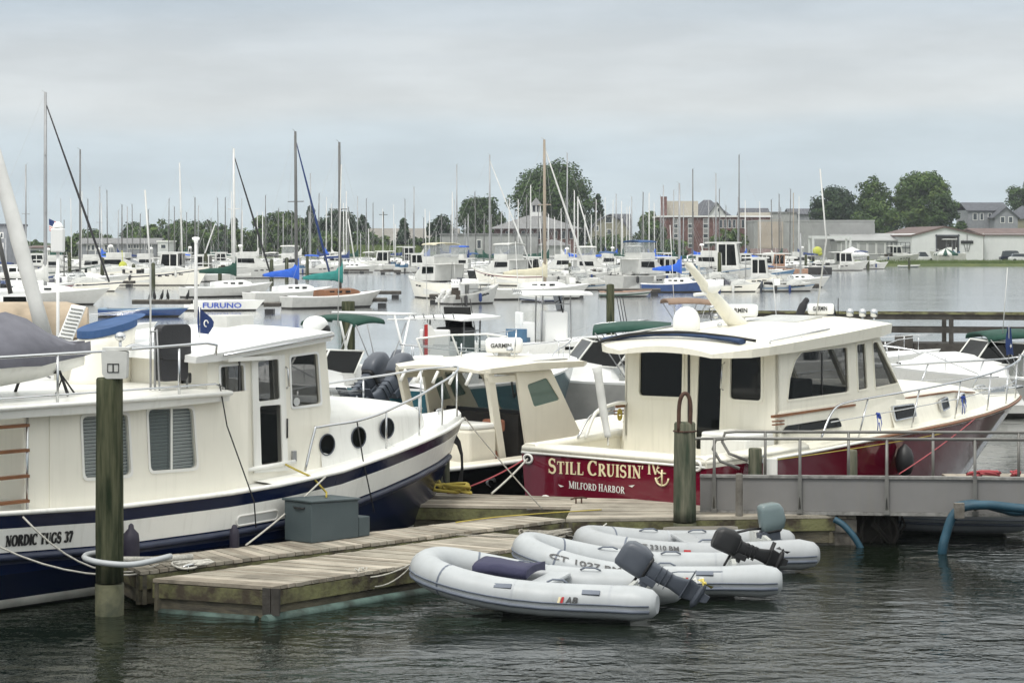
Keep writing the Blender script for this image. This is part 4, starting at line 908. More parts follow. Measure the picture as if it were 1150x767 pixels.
for px_, lab in ((492, 'short pale pile at the trawler bow behind the black hose coil'),):
    piling('mooring_post', px_, 0, .07, 1.1, lab, 'pile_grey', loc=Vector((sx(500, 34.9), 34.9, 0)), n=10)
# ================================================================ burgundy cruiser
R = Fr(1.46, 34.2, 47)
red = thing('cabin_cruiser', 'burgundy hulled cream cabin cruiser with gold transom lettering moored stern to the main dock', 'boat', (R.ox, R.oy, 0), R.deg)
bt2 = [(0, 1.8), (1.0, 1.87), (2.5, 1.95), (5, 1.93), (6.5, 1.8), (8, 1.5), (9.3, 1.1), (10.3, .68), (11, .34), (11.35, .14), (11.5, 0.02)]
zt2 = [(0, 1.0), (1.3, 1.04), (3, 1.12), (4.4, 1.19), (6.5, 1.26), (9, 1.33), (11.5, 1.38)]
sts2 = []
for i in range(31):
    t_ = i / 30; x = 11.5 * (1 - (1 - t_) ** 1.15); b = interp(bt2, x); f = max(0, (x - 2) / 9.5)
    sts2.append((x, b, interp(zt2, x), x - 1.8 * f ** 2.0, max(0, b * (.93 - .5 * f ** 1.3))))
mb = MB(); hull_mesh(mb, sts2, [('s', 0, 0), ('s', .05, 1), ('a', .1, 2), ('a', .02, 2), ('a', -.5, 2)], 0, (0.5, 2.3, .28, .42, 0), crown=.04)
mb.build('hull', ['cream_red', 'burgundy', 'bottom'], red)
mb = MB()
for sd in (-1, 1): mb.tube([(s[0], sd * (s[1] + .012), s[2] - .045) for s in sts2[2:]], .022, 0, 8)
for sd in (-1, 1): mb.tube([(s[0], sd * (s[1] + .016), s[2] - .035) for s in sts2 if 3.8 < s[0] < 11.6], .024, 1, 8)
mb.tube([(-.015, -1.78, .965), (-.015, 1.78, .965)], .018, 0, 8)
mb.build('rub_rail', ['white', 'teak'], red)
mb = MB()      # rounded transom coaming top
mb.loft([[(x, y, z) for x, z in ((-.02, 1.0), (-.01, 1.06), (.08, 1.1), (.26, 1.1), (.32, 1.04), (.32, .98))] for y in (-1.78, -.9, 0, .9, 1.78)], 0, True, True, True)
for sd in (-1, 1): mb.loft([[(x, sd * (interp(bt2, x) - o), z + interp(zt2, x)) for o, z in ((.0, 0), (.02, .06), (.12, .1), (.28, .1), (.33, .0))] for x in (.0, .5, 1.0, 1.6, 2.3)], 0, True, True, True)
mb.build('cockpit_coaming', 'cream_red', red)
# deckhouse: aft bulkhead with windows and door, side walls, windscreen
XB = 2.1; WR = 1.5
def rf(*q): return [R.face(a, b, XB) for a, b in q]
wa = rf((719, 393), (767, 393), (766, 446), (718, 444)); dr_ = rf((785, 393), (811, 393), (807, 505), (781, 504)); wb = rf((821, 396), (855, 397), (855, 450), (820, 448))
mb = MB(); mb.plate([(-WR, .42), (WR + .05, .42), (WR - .05, 2.62), (-WR + .0, 2.62)], [rpoly(h, .07) for h in (wa, wb)] + [rpoly(dr_, .03)], lambda u, v, d: (XB + d, u, v), 0, .06); ab = mb.build('aft_bulkhead', 'cream_red', red)
for h in (wa, wb):
    mb = MB(); mb.plate(rpoly(grow(h, .04), .09), [rpoly(h, .07)], lambda u, v, d: (XB - .015 + d, u, v), 0, .015); wn = mb.build('window', 'cream_red', red)
    mb = MB(); mb.plate(rpoly(grow(h, .003), .06), [], lambda u, v, d: (XB + .02 + d, u, v), 0, .008); mb.build('glass', 'dark_glass', wn)
    mb = MB(); y0 = min(p[0] for p in h); y1 = max(p[0] for p in h); zt_ = max(p[1] for p in h)
    for k in range(3): mb.box(XB - .01, y0 + (y1 - y0) * (.2 + .3 * k), zt_ - .02, .02, .03, .06)
    mb.build('curtain_snap', 'letter_white', wn)
mb = MB(); mb.plate(grow(dr_, .003), [], lambda u, v, d: (XB + .02 + d, u, v), 0, .01); dd = mb.build('door', 'dark_glass', red)
y_, z_ = R.face(774, 400, XB); mb = MB(); mb.box(XB - .01, y_, 1.7, .02, .035, 1.8); mb.build('door_channel', 'black', red)
a = R.face(814, 407, XB); b = R.face(812, 438, XB); mb = MB(); mb.tube([(XB, a[0], a[1]), (XB - .06, a[0], a[1] - .03), (XB - .06, b[0], b[1] + .03), (XB, b[0], b[1])], .012, 0, 6); mb.build('handle', 'steel', dd)
def rs(*q): return [R.side(a, b, -WR) for a, b in q]
s1 = rs((884.5, 449), (887, 425), (893, 405), (900, 396), (951, 390), (953, 440)); s2 = rs((962, 387), (971, 386), (974, 436), (964, 438)); s3 = rs((980, 385), (985, 384), (1008, 430), (983, 435))
so = [(XB, 1.1), (5.9, 1.2), (5.45, 1.75), (4.78, 2.68), (XB, 2.58)]
for sd in (-1, 1):
    mb = MB(); mb.plate(so, [rpoly(s1, .05), rpoly(s2, .02), rpoly(s3, .03)], lambda u, v, d: (u, sd * (WR - d), v), 0, .05); mb.build('deckhouse_wall', 'cream_red', red)
    for h in (s1, s2, s3):
        mb = MB(); mb.plate(rpoly(grow(h, .03), .04), [rpoly(h, .03)], lambda u, v, d: (u, sd * (WR + .01 - d), v), 0, .01); wn = mb.build('window', 'cream_red', red)
        mb = MB(); mb.plate(rpoly(grow(h, .002), .03), [], lambda u, v, d: (u, sd * (WR - .015 - d), v), 0, .008); mb.build('glass', 'tint_glass', wn)
        if h is s1: mb = MB(); x_ = (h[0][0] + h[-1][0]) / 2 + .1; mb.box(x_, sd * (WR - .01), 2.15, .025, .012, .66); mb.build('mullion', 'black', wn)
mb = MB(); fw = [rrect(-1.4 + .96 * k, 0.08, -1.4 + .96 * k + .88, .98, .06) for k in range(3)]
mb.plate([(-WR + .05, -.3), (WR - .05, -.3), (WR - .05, 1.1), (-WR + .05, 1.1)], fw, lambda u, v, d: (5.42 - .62 * v - d, u, 1.76 + .86 * v - d * .6), 0, .05); mb.build('windscreen_frame', 'cream_red', red)
mb = MB(); mb.plate([(-WR + .06, 0), (WR - .06, 0), (WR - .06, 1.04), (-WR + .06, 1.04)], [], lambda u, v, d: (5.40 - .62 * v - d, u, 1.74 + .86 * v), 0, .008); mb.build('windscreen', 'tint_glass', red)
mb = MB(); mb.box(4.3, .0, 1.45, 1.6, 2.7, .5); mb.box(3.0, .9, 1.3, 1.4, .8, .5); mb.box(3.3, -.85, 1.6, .5, .5, .9); mb.box(3.6, 0, .9, 2.8, 2.8, .05); mb.build('saloon_furniture', 'interior_dark', red, bev=.03)
# side deck coaming below the deckhouse, trunk cabin forward
rings = []
for x, w_, z in ((5.0, 1.5, 1.78), (5.6, 1.48, 1.8), (6.4, 1.38, 1.8), (7.3, 1.22, 1.76), (8.2, 1.02, 1.68), (9.0, .8, 1.58), (9.5, .6, 1.48), (9.75, .45, 1.38)):
    zb = interp(zt2, x) - .02; rings.append([(x, -w_ * 1.1, zb), (x, -w_, z - .1), (x, -w_ + .07, z - .02), (x, -w_ * .6, z + .05), (x, 0, z + .08), (x, w_ * .6, z + .05), (x, w_ - .07, z - .02), (x, w_, z - .1), (x, w_ * 1.1, zb)])
mb = MB(); mb.loft(rings, 0, False, False, True); mb.add(rings[-1], [tuple(range(9))]); mb.build('trunk_cabin', 'cream_red', red)
mb = MB()
for sd in (-1, 1): mb.hexa([(XB, sd * 1.56, 1.02), (5.2, sd * 1.62, 1.14), (5.2, sd * 1.45, 1.14), (XB, sd * 1.45, 1.02)], [(XB, sd * 1.515, 1.62), (5.2, sd * 1.515, 1.72), (5.2, sd * 1.45, 1.72), (XB, sd * 1.45, 1.62)])
mb.build('side_coaming', 'cream_red', red)
def trunk_y(x): return interp([(5.0, 1.52), (5.6, 1.54), (6.4, 1.45), (7.3, 1.3), (8.2, 1.08), (9.0, .86)], x) + .015
for q in (((1001, 457), (1023, 454), (1023, 466), (1001, 471)), ((1055, 450), (1065, 447), (1065, 457), (1055, 460)), ((1080, 445), (1087, 442), (1087, 451), (1080, 454))):
    xx = R.side(*q[0], -1.45)[0]; ty = trunk_y(xx); h = [R.side(a, b, -ty) for a, b in q]
    for sd in (-1, 1):
        mb = MB(); mb.plate(rpoly(grow(h, .025), .04), [rpoly(h, .03)], lambda u, v, d: (u, sd * (trunk_y(u) + .075 - (v - 1.45) * .25 - d), v), 0, .06); pw = mb.build('porthole', 'steel', red)
        mb = MB(); mb.plate(rpoly(h, .03), [], lambda u, v, d: (u, sd * (trunk_y(u) + .06 - (v - 1.45) * .25 - d), v), 0, .01); mb.build('glass', 'dark_glass', pw)
h = [R.side(a, b, -1.56) for a, b in ((878, 487), (884, 478), (942, 469), (945, 479))]
for sd in (-1, 1):
    mb = MB(); mb.plate(rpoly(h, .05), [], lambda u, v, d: (u, sd * (1.575 - (v - 1.35) * .12 - d), v), 0, .03); mb.build('slot_window', 'dark_glass', red)
mb = MB()
for sd in (-1, 1):
    a = R.side(868, 468, -1.54); b = R.side(960, 455, -1.53); mb.hexa([(a[0], sd * 1.55, a[1] - .02), (b[0], sd * 1.55, b[1] - .01), (b[0], sd * 1.5, b[1] - .01), (a[0], sd * 1.5, a[1] - .02)], [(a[0], sd * 1.55, a[1] + .02), (b[0], sd * 1.55, b[1] + .02), (b[0], sd * 1.5, b[1] + .02), (a[0], sd * 1.5, a[1] + .02)])
    for k in (.07, .12): mb.box(a[0] + .12, sd * 1.55, a[1] - k, .28, .03, .02)
    mb.tube([(x, sd * (trunk_y(x) - .07), interp([(4.9, 1.66), (7.3, 1.68), (8.6, 1.58)], x)) for x in (5.1, 5.6, 6.2, 6.8, 7.4, 8.0, 8.5)], .016, 0, 6)
    for k in range(9): pass
mb.build('teak_trim', 'teak', red)
# hardtop
mb = MB(); slab(mb, [(1.26, 2.44, 2.5, .9), (1.34, 2.45, 2.55, 1.25), (1.5, 2.46, 2.59, 1.48), (1.75, 2.49, 2.62, 1.62), (2.2, 2.52, 2.67, 1.72), (3.5, 2.6, 2.77, 1.72), (4.6, 2.68, 2.86, 1.68), (5.15, 2.72, 2.87, 1.5), (5.4, 2.75, 2.83, 1.2), (5.5, 2.77, 2.8, .8)], 1.7, .1, 0, 13)
mb.build('hardtop', 'cream_red', red, bev=.0)
mb = MB(); rv = lambda x, y, z: (x, y, z)
mb.tube(smooth_path([(1.45, 1.5, 2.6), (1.5, .9, 2.74), (1.55, 0, 2.8), (1.6, -.9, 2.76), (1.75, -1.35, 2.7)], 4), .025, 0, 6)
mb.tube([(1.9, -1.5, 2.7), (2.6, -1.5, 2.76), (3.5, -1.45, 2.83)], .016, 1, 6); mb.tube([(1.9, 1.5, 2.7), (2.6, 1.5, 2.76), (3.5, 1.45, 2.83)], .016, 1, 6)
for x in (1.9, 2.7, 3.4): mb.tube([(x, -1.5, 2.58), (x, -1.5, 2.74)], .012, 1, 6)
mb.build('roof_rail', ['black', 'steel'], red)
mb = MB(); mb.loft([[(1.62 + .09 * math.cos(a), y, 2.77 - .06 * (y / 1.3) ** 2 * 1.6 + .038 * math.sin(a)) for a in [k * math.pi / 5 for k in range(10)]] for y in (-1.2, -1.0, -.5, 0, .5, 1.0, 1.35, 1.5)], 0); mb.build('rolled_awning', 'sail_navy_c', red) if 'sail_navy_c' in MATS else mb.build('rolled_awning', mat('sail_navy_c', (.03, .06, .14), .8, var=.3), red)
mb = MB(); y, z = R.face(771, 372, 2.4)
mb.lathe([(.15, -.02), (.2, .0), (.215, .1), (.21, .2), (.17, .3), (.1, .36), (.02, .385)], (2.4, y, 2.78), 20); mb.build('satellite_dome', 'white_clean', red)
# swept mast with radome arm
bx0 = R.side(812, 368, .25)[0] + .5; mb = MB(); rings = []
tip = R.side(772, 295, .25)
for k in range(9):
    f = k / 8; x = bx0 + (tip[0] - bx0) * f ** .9; z = 2.8 + (tip[1] - 2.8) * f; hx = .2 * (1 - f) ** 1.3 + .075; hy = .11 - .05 * f
    rings.append([(x + hx * math.cos(a), .25 + hy * math.sin(a), z + .0) for a in [2 * math.pi * j / 14 for j in range(14)]])
mb.loft(rings, 0); am = mb.build('antenna_mast', 'cream_red', red)
mb = MB(); q = R.side(800, 322, .25); mb.ball((q[0] - .05, .25, q[1]), .17, .17, .12, 0, 14); mb.tube([(q[0] - .45, .25, q[1] - .12), (q[0], .25, q[1] - .1)], .03, 0, 6); mb.build('radome', 'white_clean', red)
mb = MB(); q = R.side(806, 345, .1); 
for k in range(3): mb.ball((q[0] + .1 * k - .15, .1, q[1] - .14 * k), .04, .04, .04, 0, 8)
mb.tube([(tip[0], .25, tip[1] - .05), (tip[0], .25, tip[1] + .1), (tip[0] + .12, .25, tip[1] + .12)], .015, 0, 6); mb.build('mast_light', 'steel', red)
def radome(parent, x, y, z, w_, label, rz=0.0, hh=.22, name='radar'):
    t = thing(name, label, 'radar', parent, rz); mb = MB(); n = 20
    rings = []
    for f, k in ((0, .86), (.15, .97), (.5, 1.0), (.85, .95), (1, .84)):
        rings.append([(w_ / 2 * k * (abs(math.cos(a)) ** .6) * (1 if math.cos(a) > 0 else -1), w_ * .3 * k * (abs(math.sin(a)) ** .8) * (1 if math.sin(a) > 0 else -1), z + hh * f) for a in [2 * math.pi * j / n for j in range(n)]])
    mb.loft(rings, 0); return mb, t
def garmin(fr_parent, loc, deg, w_, hh=.22, deep=.3):
    mb = MB(); n = 24; rings = []
    for f, k in ((0, .9), (.12, .98), (.5, 1.0), (.88, .98), (1, .86)):
        rings.append([(w_ / 2 * k * (abs(math.cos(a)) ** .45) * (1 if math.cos(a) > 0 else -1), deep / 2 * k * (abs(math.sin(a)) ** .45) * (1 if math.sin(a) > 0 else -1), hh * f) for a in [2 * math.pi * (j + .5) / n for j in range(n)]])
    mb.loft(rings, 0); mb.lathe([(.12, -.1), (.1, 0)], (0, 0, 0), 12)
    m_ = Matrix.Rotation(R_(deg), 4, 'Z'); m_.translation = Vector(loc)
    mb.v = [m_ @ p for p in mb.v]; o = mb.build('radar', 'white_clean', fr_parent)
    mb = MB(); put_text(mb, 'GARMIN', .1, lambda u, v: (m_ @ Vector((-w_ * .36 + u, -deep / 2 - .006, hh * .36 + v))), bold=.003, width=w_ * .55)
    mb.build('radar_lettering', 'letter_grey', o, fixn=False); return o
garmin(red, (3.75, .5, 2.97), -42, .62, .2, .22)
garmin(red, (5.0, -.22, 3.0), -47, .42, .17, .3)
mb = MB()
for k, (x, y) in enumerate(((5.1, -.72), (5.12, -.95), (5.15, -1.15))):
    mb.lathe([(.0, .0), (.055, .02), (.06, .1), (.03, .14)], (x, y, 2.96), 12); mb.tube([(x, y, 2.86), (x, y, 2.96)], .02, 0, 6)
mb.build('roof_spotlight', 'steel', red)
mb = MB(); mb.plate(rrect(3.9, -.5, 4.7, .5, .08), [], lambda u, v, d: (u, v, 2.88 + (u - 3.9) * .1 + d), 0, .025); mb.build('roof_hatch', 'vinyl', red)
mb = MB(); a = R.side(953, 352, -.2); mb.tube([(a[0] - .3, -.2, 2.9), (a[0] - .3, -.2, 3.25)], .008, 0, 5); mb.build('stub_antenna', 'black', red)
g = R.W(4.75, -.3, 2.95)
rope([g, P(928, 270, g.y), P(921, 190, g.y)], .014, 'mast_light', 'very tall white whip antenna rising from the burgundy cruiser roof', 'antenna', 'antenna')
# wrapped flagstaff
a = R.face(683, 500, .1); b = R.face(671, 413, .1)
mb = MB(); mb.tube([(.1, a[0], a[1]), (.1, a[0] + .0, a[1] + .25)], .015, 1, 6)
mb.tube(smooth_path([(.1, a[0], a[1] + .12), (.1, a[0] * .6 + b[0] * .4, a[1] * .6 + b[1] * .4), (.09, b[0], b[1])], 5), [.05] * 5 + [.062] * 5 + [.075], 0, 10); mb.build('wrapped_flagstaff', ['white_canvas', 'steel'], red)
# cockpit seat and fittings
a = R.face(792, 478, 1.1); mb = MB(); mb.box(1.65, -1.08, .85, .75, .85, .86); mb.build('cockpit_seat', 'white', red, bev=.04)
mb = MB(); mb.box(1.65, -1.08, 1.3, .72, .82, .08); mb.build('seat_cushion', 'white_clean', red, bev=.03)
mb = MB(); mb.tube(smooth_path([(1.2, 1.55, 1.12), (1.45, 1.55, 1.5), (1.85, 1.5, 1.62), (2.1, 1.48, 1.62)], 4), .03, 0, 8); mb.tube(smooth_path([(1.05, 1.58, 1.12), (1.35, 1.57, 1.45), (1.8, 1.53, 1.52)], 4), .018, 1, 8); mb.build('grab_rail', ['white', 'steel'], red)
mb = MB()
for k in range(6): mb.tube([(1.9 + .05 * math.cos(a), 1.44, 1.42 + .06 * math.sin(a) + .012 * k) for a in [j * math.pi / 5 for j in range(10)]], .01, 0, 5, closed=True)
mb.build('cord_coil', 'rope_yellow', red)
# hand rails both sides
def bx2(x): return interp([(2.9, 1.82), (5, 1.82), (6.5, 1.7), (8, 1.42), (9.3, 1.03), (10.3, .62), (11, .3), (11.4, .12)], x)
mb = MB(); hz = lambda x: interp([(3.3, 1.72), (5, 1.8), (8, 1.92), (11.4, 2.02)], x)
near = [(2.75, 1.2), (2.95, 1.5), (3.15, 1.66), (3.45, 1.72)]
pp = [(x, -bx2(x), z) for x, z in near] + [(x, -bx2(x), hz(x)) for x in (4.2, 5, 6, 7, 8, 9, 10, 10.8, 11.3)] + [(11.55, 0, 2.05)]
pp2 = pp + [(x, -y, z) for x, y, z in pp[-2::-1]]; mb.tube(smooth_path(pp2, 3), .018, 0, 8)
mid = [(x, -bx2(x), interp(zt2, x) + .32) for x in (3.0, 5, 7, 9, 10.3, 11.2)]
for sd in (-1, 1): mb.tube([(x, -sd * y, z) for x, y, z in mid], .009, 0, 6)
for x in (3.9, 5.4, 6.9, 8.4, 9.7, 10.8):
    for sd in (-1, 1): mb.tube([(x - .16, sd * bx2(x - .16), interp(zt2, x)), (x + .1, sd * bx2(x + .1), hz(x + .1))], .014, 0, 8)
mb.build('guard_rail', 'steel', red)
mb = MB()
for px_, py_ in ((866, 505), (958, 492)):
    pass
cleat(mb, 10.2, 0, 1.48, 0, 1.4); mb.box(10.7, 0, 1.48, .5, .14, .06); mb.tube([(9.9, .1, 1.52), (11.3, .02, 1.5)], .03, 0, 6); mb.tube([(11.0, -.1, 1.5), (11.5, -.1, 1.52), (11.5, .1, 1.52)], .025, 0, 6); mb.build('anchor_gear', 'steel', red)
# transom lettering (real flat letters on the transom)
def tm(y0, z0, sl=0.0): return lambda u, v, e=0.0: (-.008 - e, y0 - u, z0 + v + u * sl)
a = R.face(616, 531, 0); b = R.face(735, 538, 0)
mb = MB(); serif(mb, "STILL CRUISIN'", .185, tm(a[0], a[1], (b[1] - a[1]) / (a[0] - b[0]) * 1.0), width=(a[0] - R.face(724, 536, 0)[0]), big=1.22, bold=1.1)
c = R.face(727, 536, 0); d = R.face(741, 536, 0); serif(mb, 'IV', .16, tm(c[0], c[1] + .05), width=c[0] - d[0])
mb.build('name_lettering', 'gold', red, fixn=False)
a = R.face(639, 548, 0); b = R.face(702, 551, 0); mb = MB(); serif(mb, 'MILFORD HARBOR', .1, tm(a[0], a[1], 0.0), width=a[0] - b[0], big=1.1)
for px_, s_ in ((631, 1), (709, -1)):
    q = R.face(px_, 545.5, 0); mb.add([(-.008, q[0] + .07 * s_, q[1] + .02), (-.008, q[0] - .05 * s_, q[1] + .0), (-.008, q[0] + .02 * s_, q[1] - .02)], [(0, 1, 2)])
mb.build('port_lettering', 'letter_white', red, fixn=False)
q = R.face(744, 535, 0); mb = MB()
mb.tube([(-.012, q[0], q[1] - .13), (-.012, q[0], q[1] + .1)], .014, 0, 6); mb.tube([(-.012, q[0] + .07, q[1] + .05), (-.012, q[0] - .07, q[1] + .05)], .01, 0, 6)
mb.tube([(-.012, q[0] + .12 * math.cos(k), q[1] - .02 - .11 * math.sin(k)) for k in [j * math.pi / 8 for j in range(9)]], .014, 0, 6); mb.tube([(-.014, q[0] + .05 * math.sin(k * 1.3) + .05, q[1] + .13 - .03 * k) for k in range(8)], .01, 0, 5)
mb.build('anchor_emblem', 'gold', red)
mb = MB()
for px_, py_ in ((594, 515), (783, 523)):
    q = R.face(px_, py_, 0); mb.tube([(-.02, q[0] + .085 * math.cos(k), q[1] + .065 * math.sin(k)) for k in [j * math.pi / 8 for j in range(16)]], .02, 0, 8, closed=True)
mb.build('hawse_ring', 'letter_white', red)
mb = MB()
for px_, py_ in ((594, 515), (783, 523)):
    q = R.face(px_, py_, 0); mb.add([(-.006, q[0] + .075 * math.cos(k), q[1] + .055 * math.sin(k)) for k in [j * math.pi / 8 for j in range(16)]], [tuple(range(16))])
mb.build('hawse_hole', 'black', red, fixn=False)
q = R.side(853, 512, -1.86); mb = MB(); mb.tube([(q[0], -1.86, q[1] - .04), (q[0], -1.93, q[1] - .04)], .06, 0, 12); mb.build('exhaust_fitting', 'steel', red)
mb = MB(); q = R.face(616, 559, 0); mb.tube([(-.06 + 0 * k, q[0] + .09 * math.cos(k), q[1] - .02 + .05 * math.sin(k)) for k in [j * math.pi / 6 for j in range(7)]], .022, 0, 6); mb.build('step_handle', 'letter_white', red)
# lines of the cruiser
q = R.W(-.03, R.face(594, 515, 0)[0], R.face(594, 515, 0)[1])
mline(q, Vector((-.3, 34.25, .46)), .02, 'white stern line from the left hawse ring of the burgundy cruiser', r=.016)
mline(q + Vector((-.02, .1, 0)), Vector((-.95, 34.3, .46)), .06, 'red stern line running left from the burgundy cruiser transom', 'rope_red', .012)
q = R.W(7.2, -1.75, 1.25)
mline(q, P(1010, 532, 33.0), .03, 'pink spring line slanting down from the cruiser side to the gangway end', 'rope_red', .009)
mline(P(866, 517, 33.6), R.W(6.3, -1.88, 1.1), .02, 'thin yellow line stretched along the burgundy hull behind the gangway rail', 'rope_yellow', .008)
for px_, py_, x0 in ((957, 470, 4.25), (1050, 452, 7.05)):
    g = R.W(x0, -bx2(x0) - .03, hz(x0) - .3); mb = MB(); random.seed(px_)
    mb.tube(smooth_path([Vector((random.uniform(-.05, .05), random.uniform(-.03, .03), random.uniform(-.05, .05))) for _ in range(12)], 3), .012, 0, 6)
    for k in (-.04, .04): mb.tube([(k, 0, 0), (k * 1.3, -.02, -.12), (k, 0, -.25), (k * .4, .0, -.1)], .008, 0, 6)
    tag(mb.build('fender_line', 'rope_blue', loc=g, rz=R_(47)), 'blue fender line knotted on the guard rail %s' % ('above the long slot window of the cruiser' if px_ == 957 else 'near the forward portholes of the cruiser'), 'rope', 'blue fender lines')
for x0, lab in ((4.75, 'dark round fender on the burgundy hull behind the short post with blue rope'),):
    g = R.W(x0, -hull_y(sts2, x0, .75) - .17, .75); mb = MB(); mb.lathe([(.02, .26), (.04, .24), (.11, .17), (.145, .05), (.145, -.1), (.1, -.2), (.03, -.25)], n=16)
    tag(mb.build('fender', 'black', loc=g), lab, 'fender', 'fenders')
# right-hand dock behind the gangway with red rope piles
tr = planked('side_dock', (6.9, 37.2), (12.0, 37.6), (6.9, 36.4), (12.0, 36.4), .45, 24, 'pale plank dock at the bow of the burgundy cruiser behind the gangway rail', side='wood_side', group='floating docks in the foreground')
for px_, lab in ((1103, 'long red rope flaked out on the dock at the cruiser bow'), (1141, 'small heap of red rope at the right end of the dock by the cruiser bow')):
    mb = MB(); random.seed(px_); sp = .3 if px_ == 1103 else .07
    mb.tube(smooth_path([Vector((random.uniform(-sp, sp), random.uniform(-.1, .1), random.uniform(.0, .09))) for _ in range(24)], 3), .018, 0, 5)
    tag(mb.build('rope_coil', 'rope_red', loc=(sx(px_, 36.7), 36.7, .46)), lab, 'rope', 'rope coils on the dock')
# ================================================================ generic boat builders
def outboard(parent, x, y, z, tilt=0.0, s=1.0, cowl='pewter', leg='motor_metal', prop='steel', steer=0.0, tiller=False, name='outboard_motor', lod=1):
    m_ = Matrix.Translation(Vector((x, y, z))) @ Matrix.Rotation(R_(steer), 4, 'Z') @ Matrix.Rotation(R_(tilt), 4, 'Y') @ Matrix.Scale(s, 4)
    # local: leg hangs down -z, transom on +x side
    n = 20 if lod else 8
    def ring(cx, cz, a, b, sq=.5): return [(cx + a * (abs(math.cos(k)) ** sq) * (1 if math.cos(k) > 0 else -1), b * (abs(math.sin(k)) ** sq) * (1 if math.sin(k) > 0 else -1), cz) for k in [2 * math.pi * j / n for j in range(n)]]
    mb = MB(); mb.T = m_
    mb.loft([ring(-.17, .06, .12, .1), ring(-.17, -.1, .115, .075), ring(-.19, -.34, .1, .055), ring(-.21, -.5, .13, .045), ring(-.22, -.56, .15, .03), ring(-.23, -.7, .12, .028)], 0)
    for zz_ in (-.12, -.2, -.28): mb.box(-.17, 0, zz_, .25, .165, .012)
    mb.box(-.28, 0, -.53, .42, .2, .018); mb.tube([(-.03, 0, -.73), (-.1, 0, -.73), (-.32, 0, -.73), (-.4, 0, -.73)], [.015, .055, .055, .03], 0, 8)
    mb.hexa([(-.12, -.008, -.72), (-.3, -.008, -.72), (-.3, .008, -.72), (-.12, .008, -.72)], [(-.2, -.006, -.88), (-.3, -.006, -.88), (-.3, .006, -.88), (-.2, .006, -.88)])
    mb.box(-.03, 0, -.05, .1, .2, .22); mb.box(.05, 0, -.02, .06, .18, .12)
    o = mb.build(name, leg, parent, bev=.008 if lod else 0)
    mb = MB(); mb.T = m_
    mb.loft([ring(-.16, .04, .13, .1), ring(-.17, .07, .19, .13), ring(-.19, .2, .215, .14), ring(-.18, .38, .205, .135), ring(-.16, .46, .175, .12), ring(-.15, .485, .12, .09)], 0); mb.build('cowl', cowl, o)
    if lod:
        mb = MB(); mb.T = m_
        mb.loft([ring(-.165, .02, .14, .11), ring(-.168, .06, .165, .125)], 0, True, True); mb.build('cowl_gasket', 'black', o); mb = MB(); mb.T = m_
        for k in range(3):
            a = 2.09 * k; mb.add([(-.41, 0, -.72), (-.39, .13 * math.cos(a), -.72 + .13 * math.sin(a)), (-.45, .13 * math.cos(a + .7), -.72 + .13 * math.sin(a + .7)), (-.43, .03, -.72)], [(0, 1, 2)])
        mb.lathe([(.0, -.03), (.03, 0), (.0, .03)], (-.42, 0, -.72), 8); mb.build('propeller', prop, o)
        if tiller:
            mb = MB(); mb.T = m_; mb.tube([(.0, 0, .1), (.2, -.02, .12), (.5, -.05, .1)], .022, 0, 6); mb.build('tiller', 'black', o)
    return o
def canopy(mb, x0, x1, hw, z0, z1, mi=0, arch=.12, n=7):
    rings = []
    for k in range(n):
        f = k / (n - 1); x = x0 + (x1 - x0) * f; z = z0 + (z1 - z0) * f + arch * math.sin(math.pi * f) * .5
        rings.append([(x, hw * math.cos(a), z - .08 + .16 * math.sin(a) ** .7) for a in [math.pi * j / 10 for j in range(11)]] + [(x, -hw * .98 * math.cos(a), z - .11 + .155 * math.sin(a) ** .7) for a in [math.pi * j / 10 for j in range(11)]])
    mb.loft(rings, mi)
BN = 0
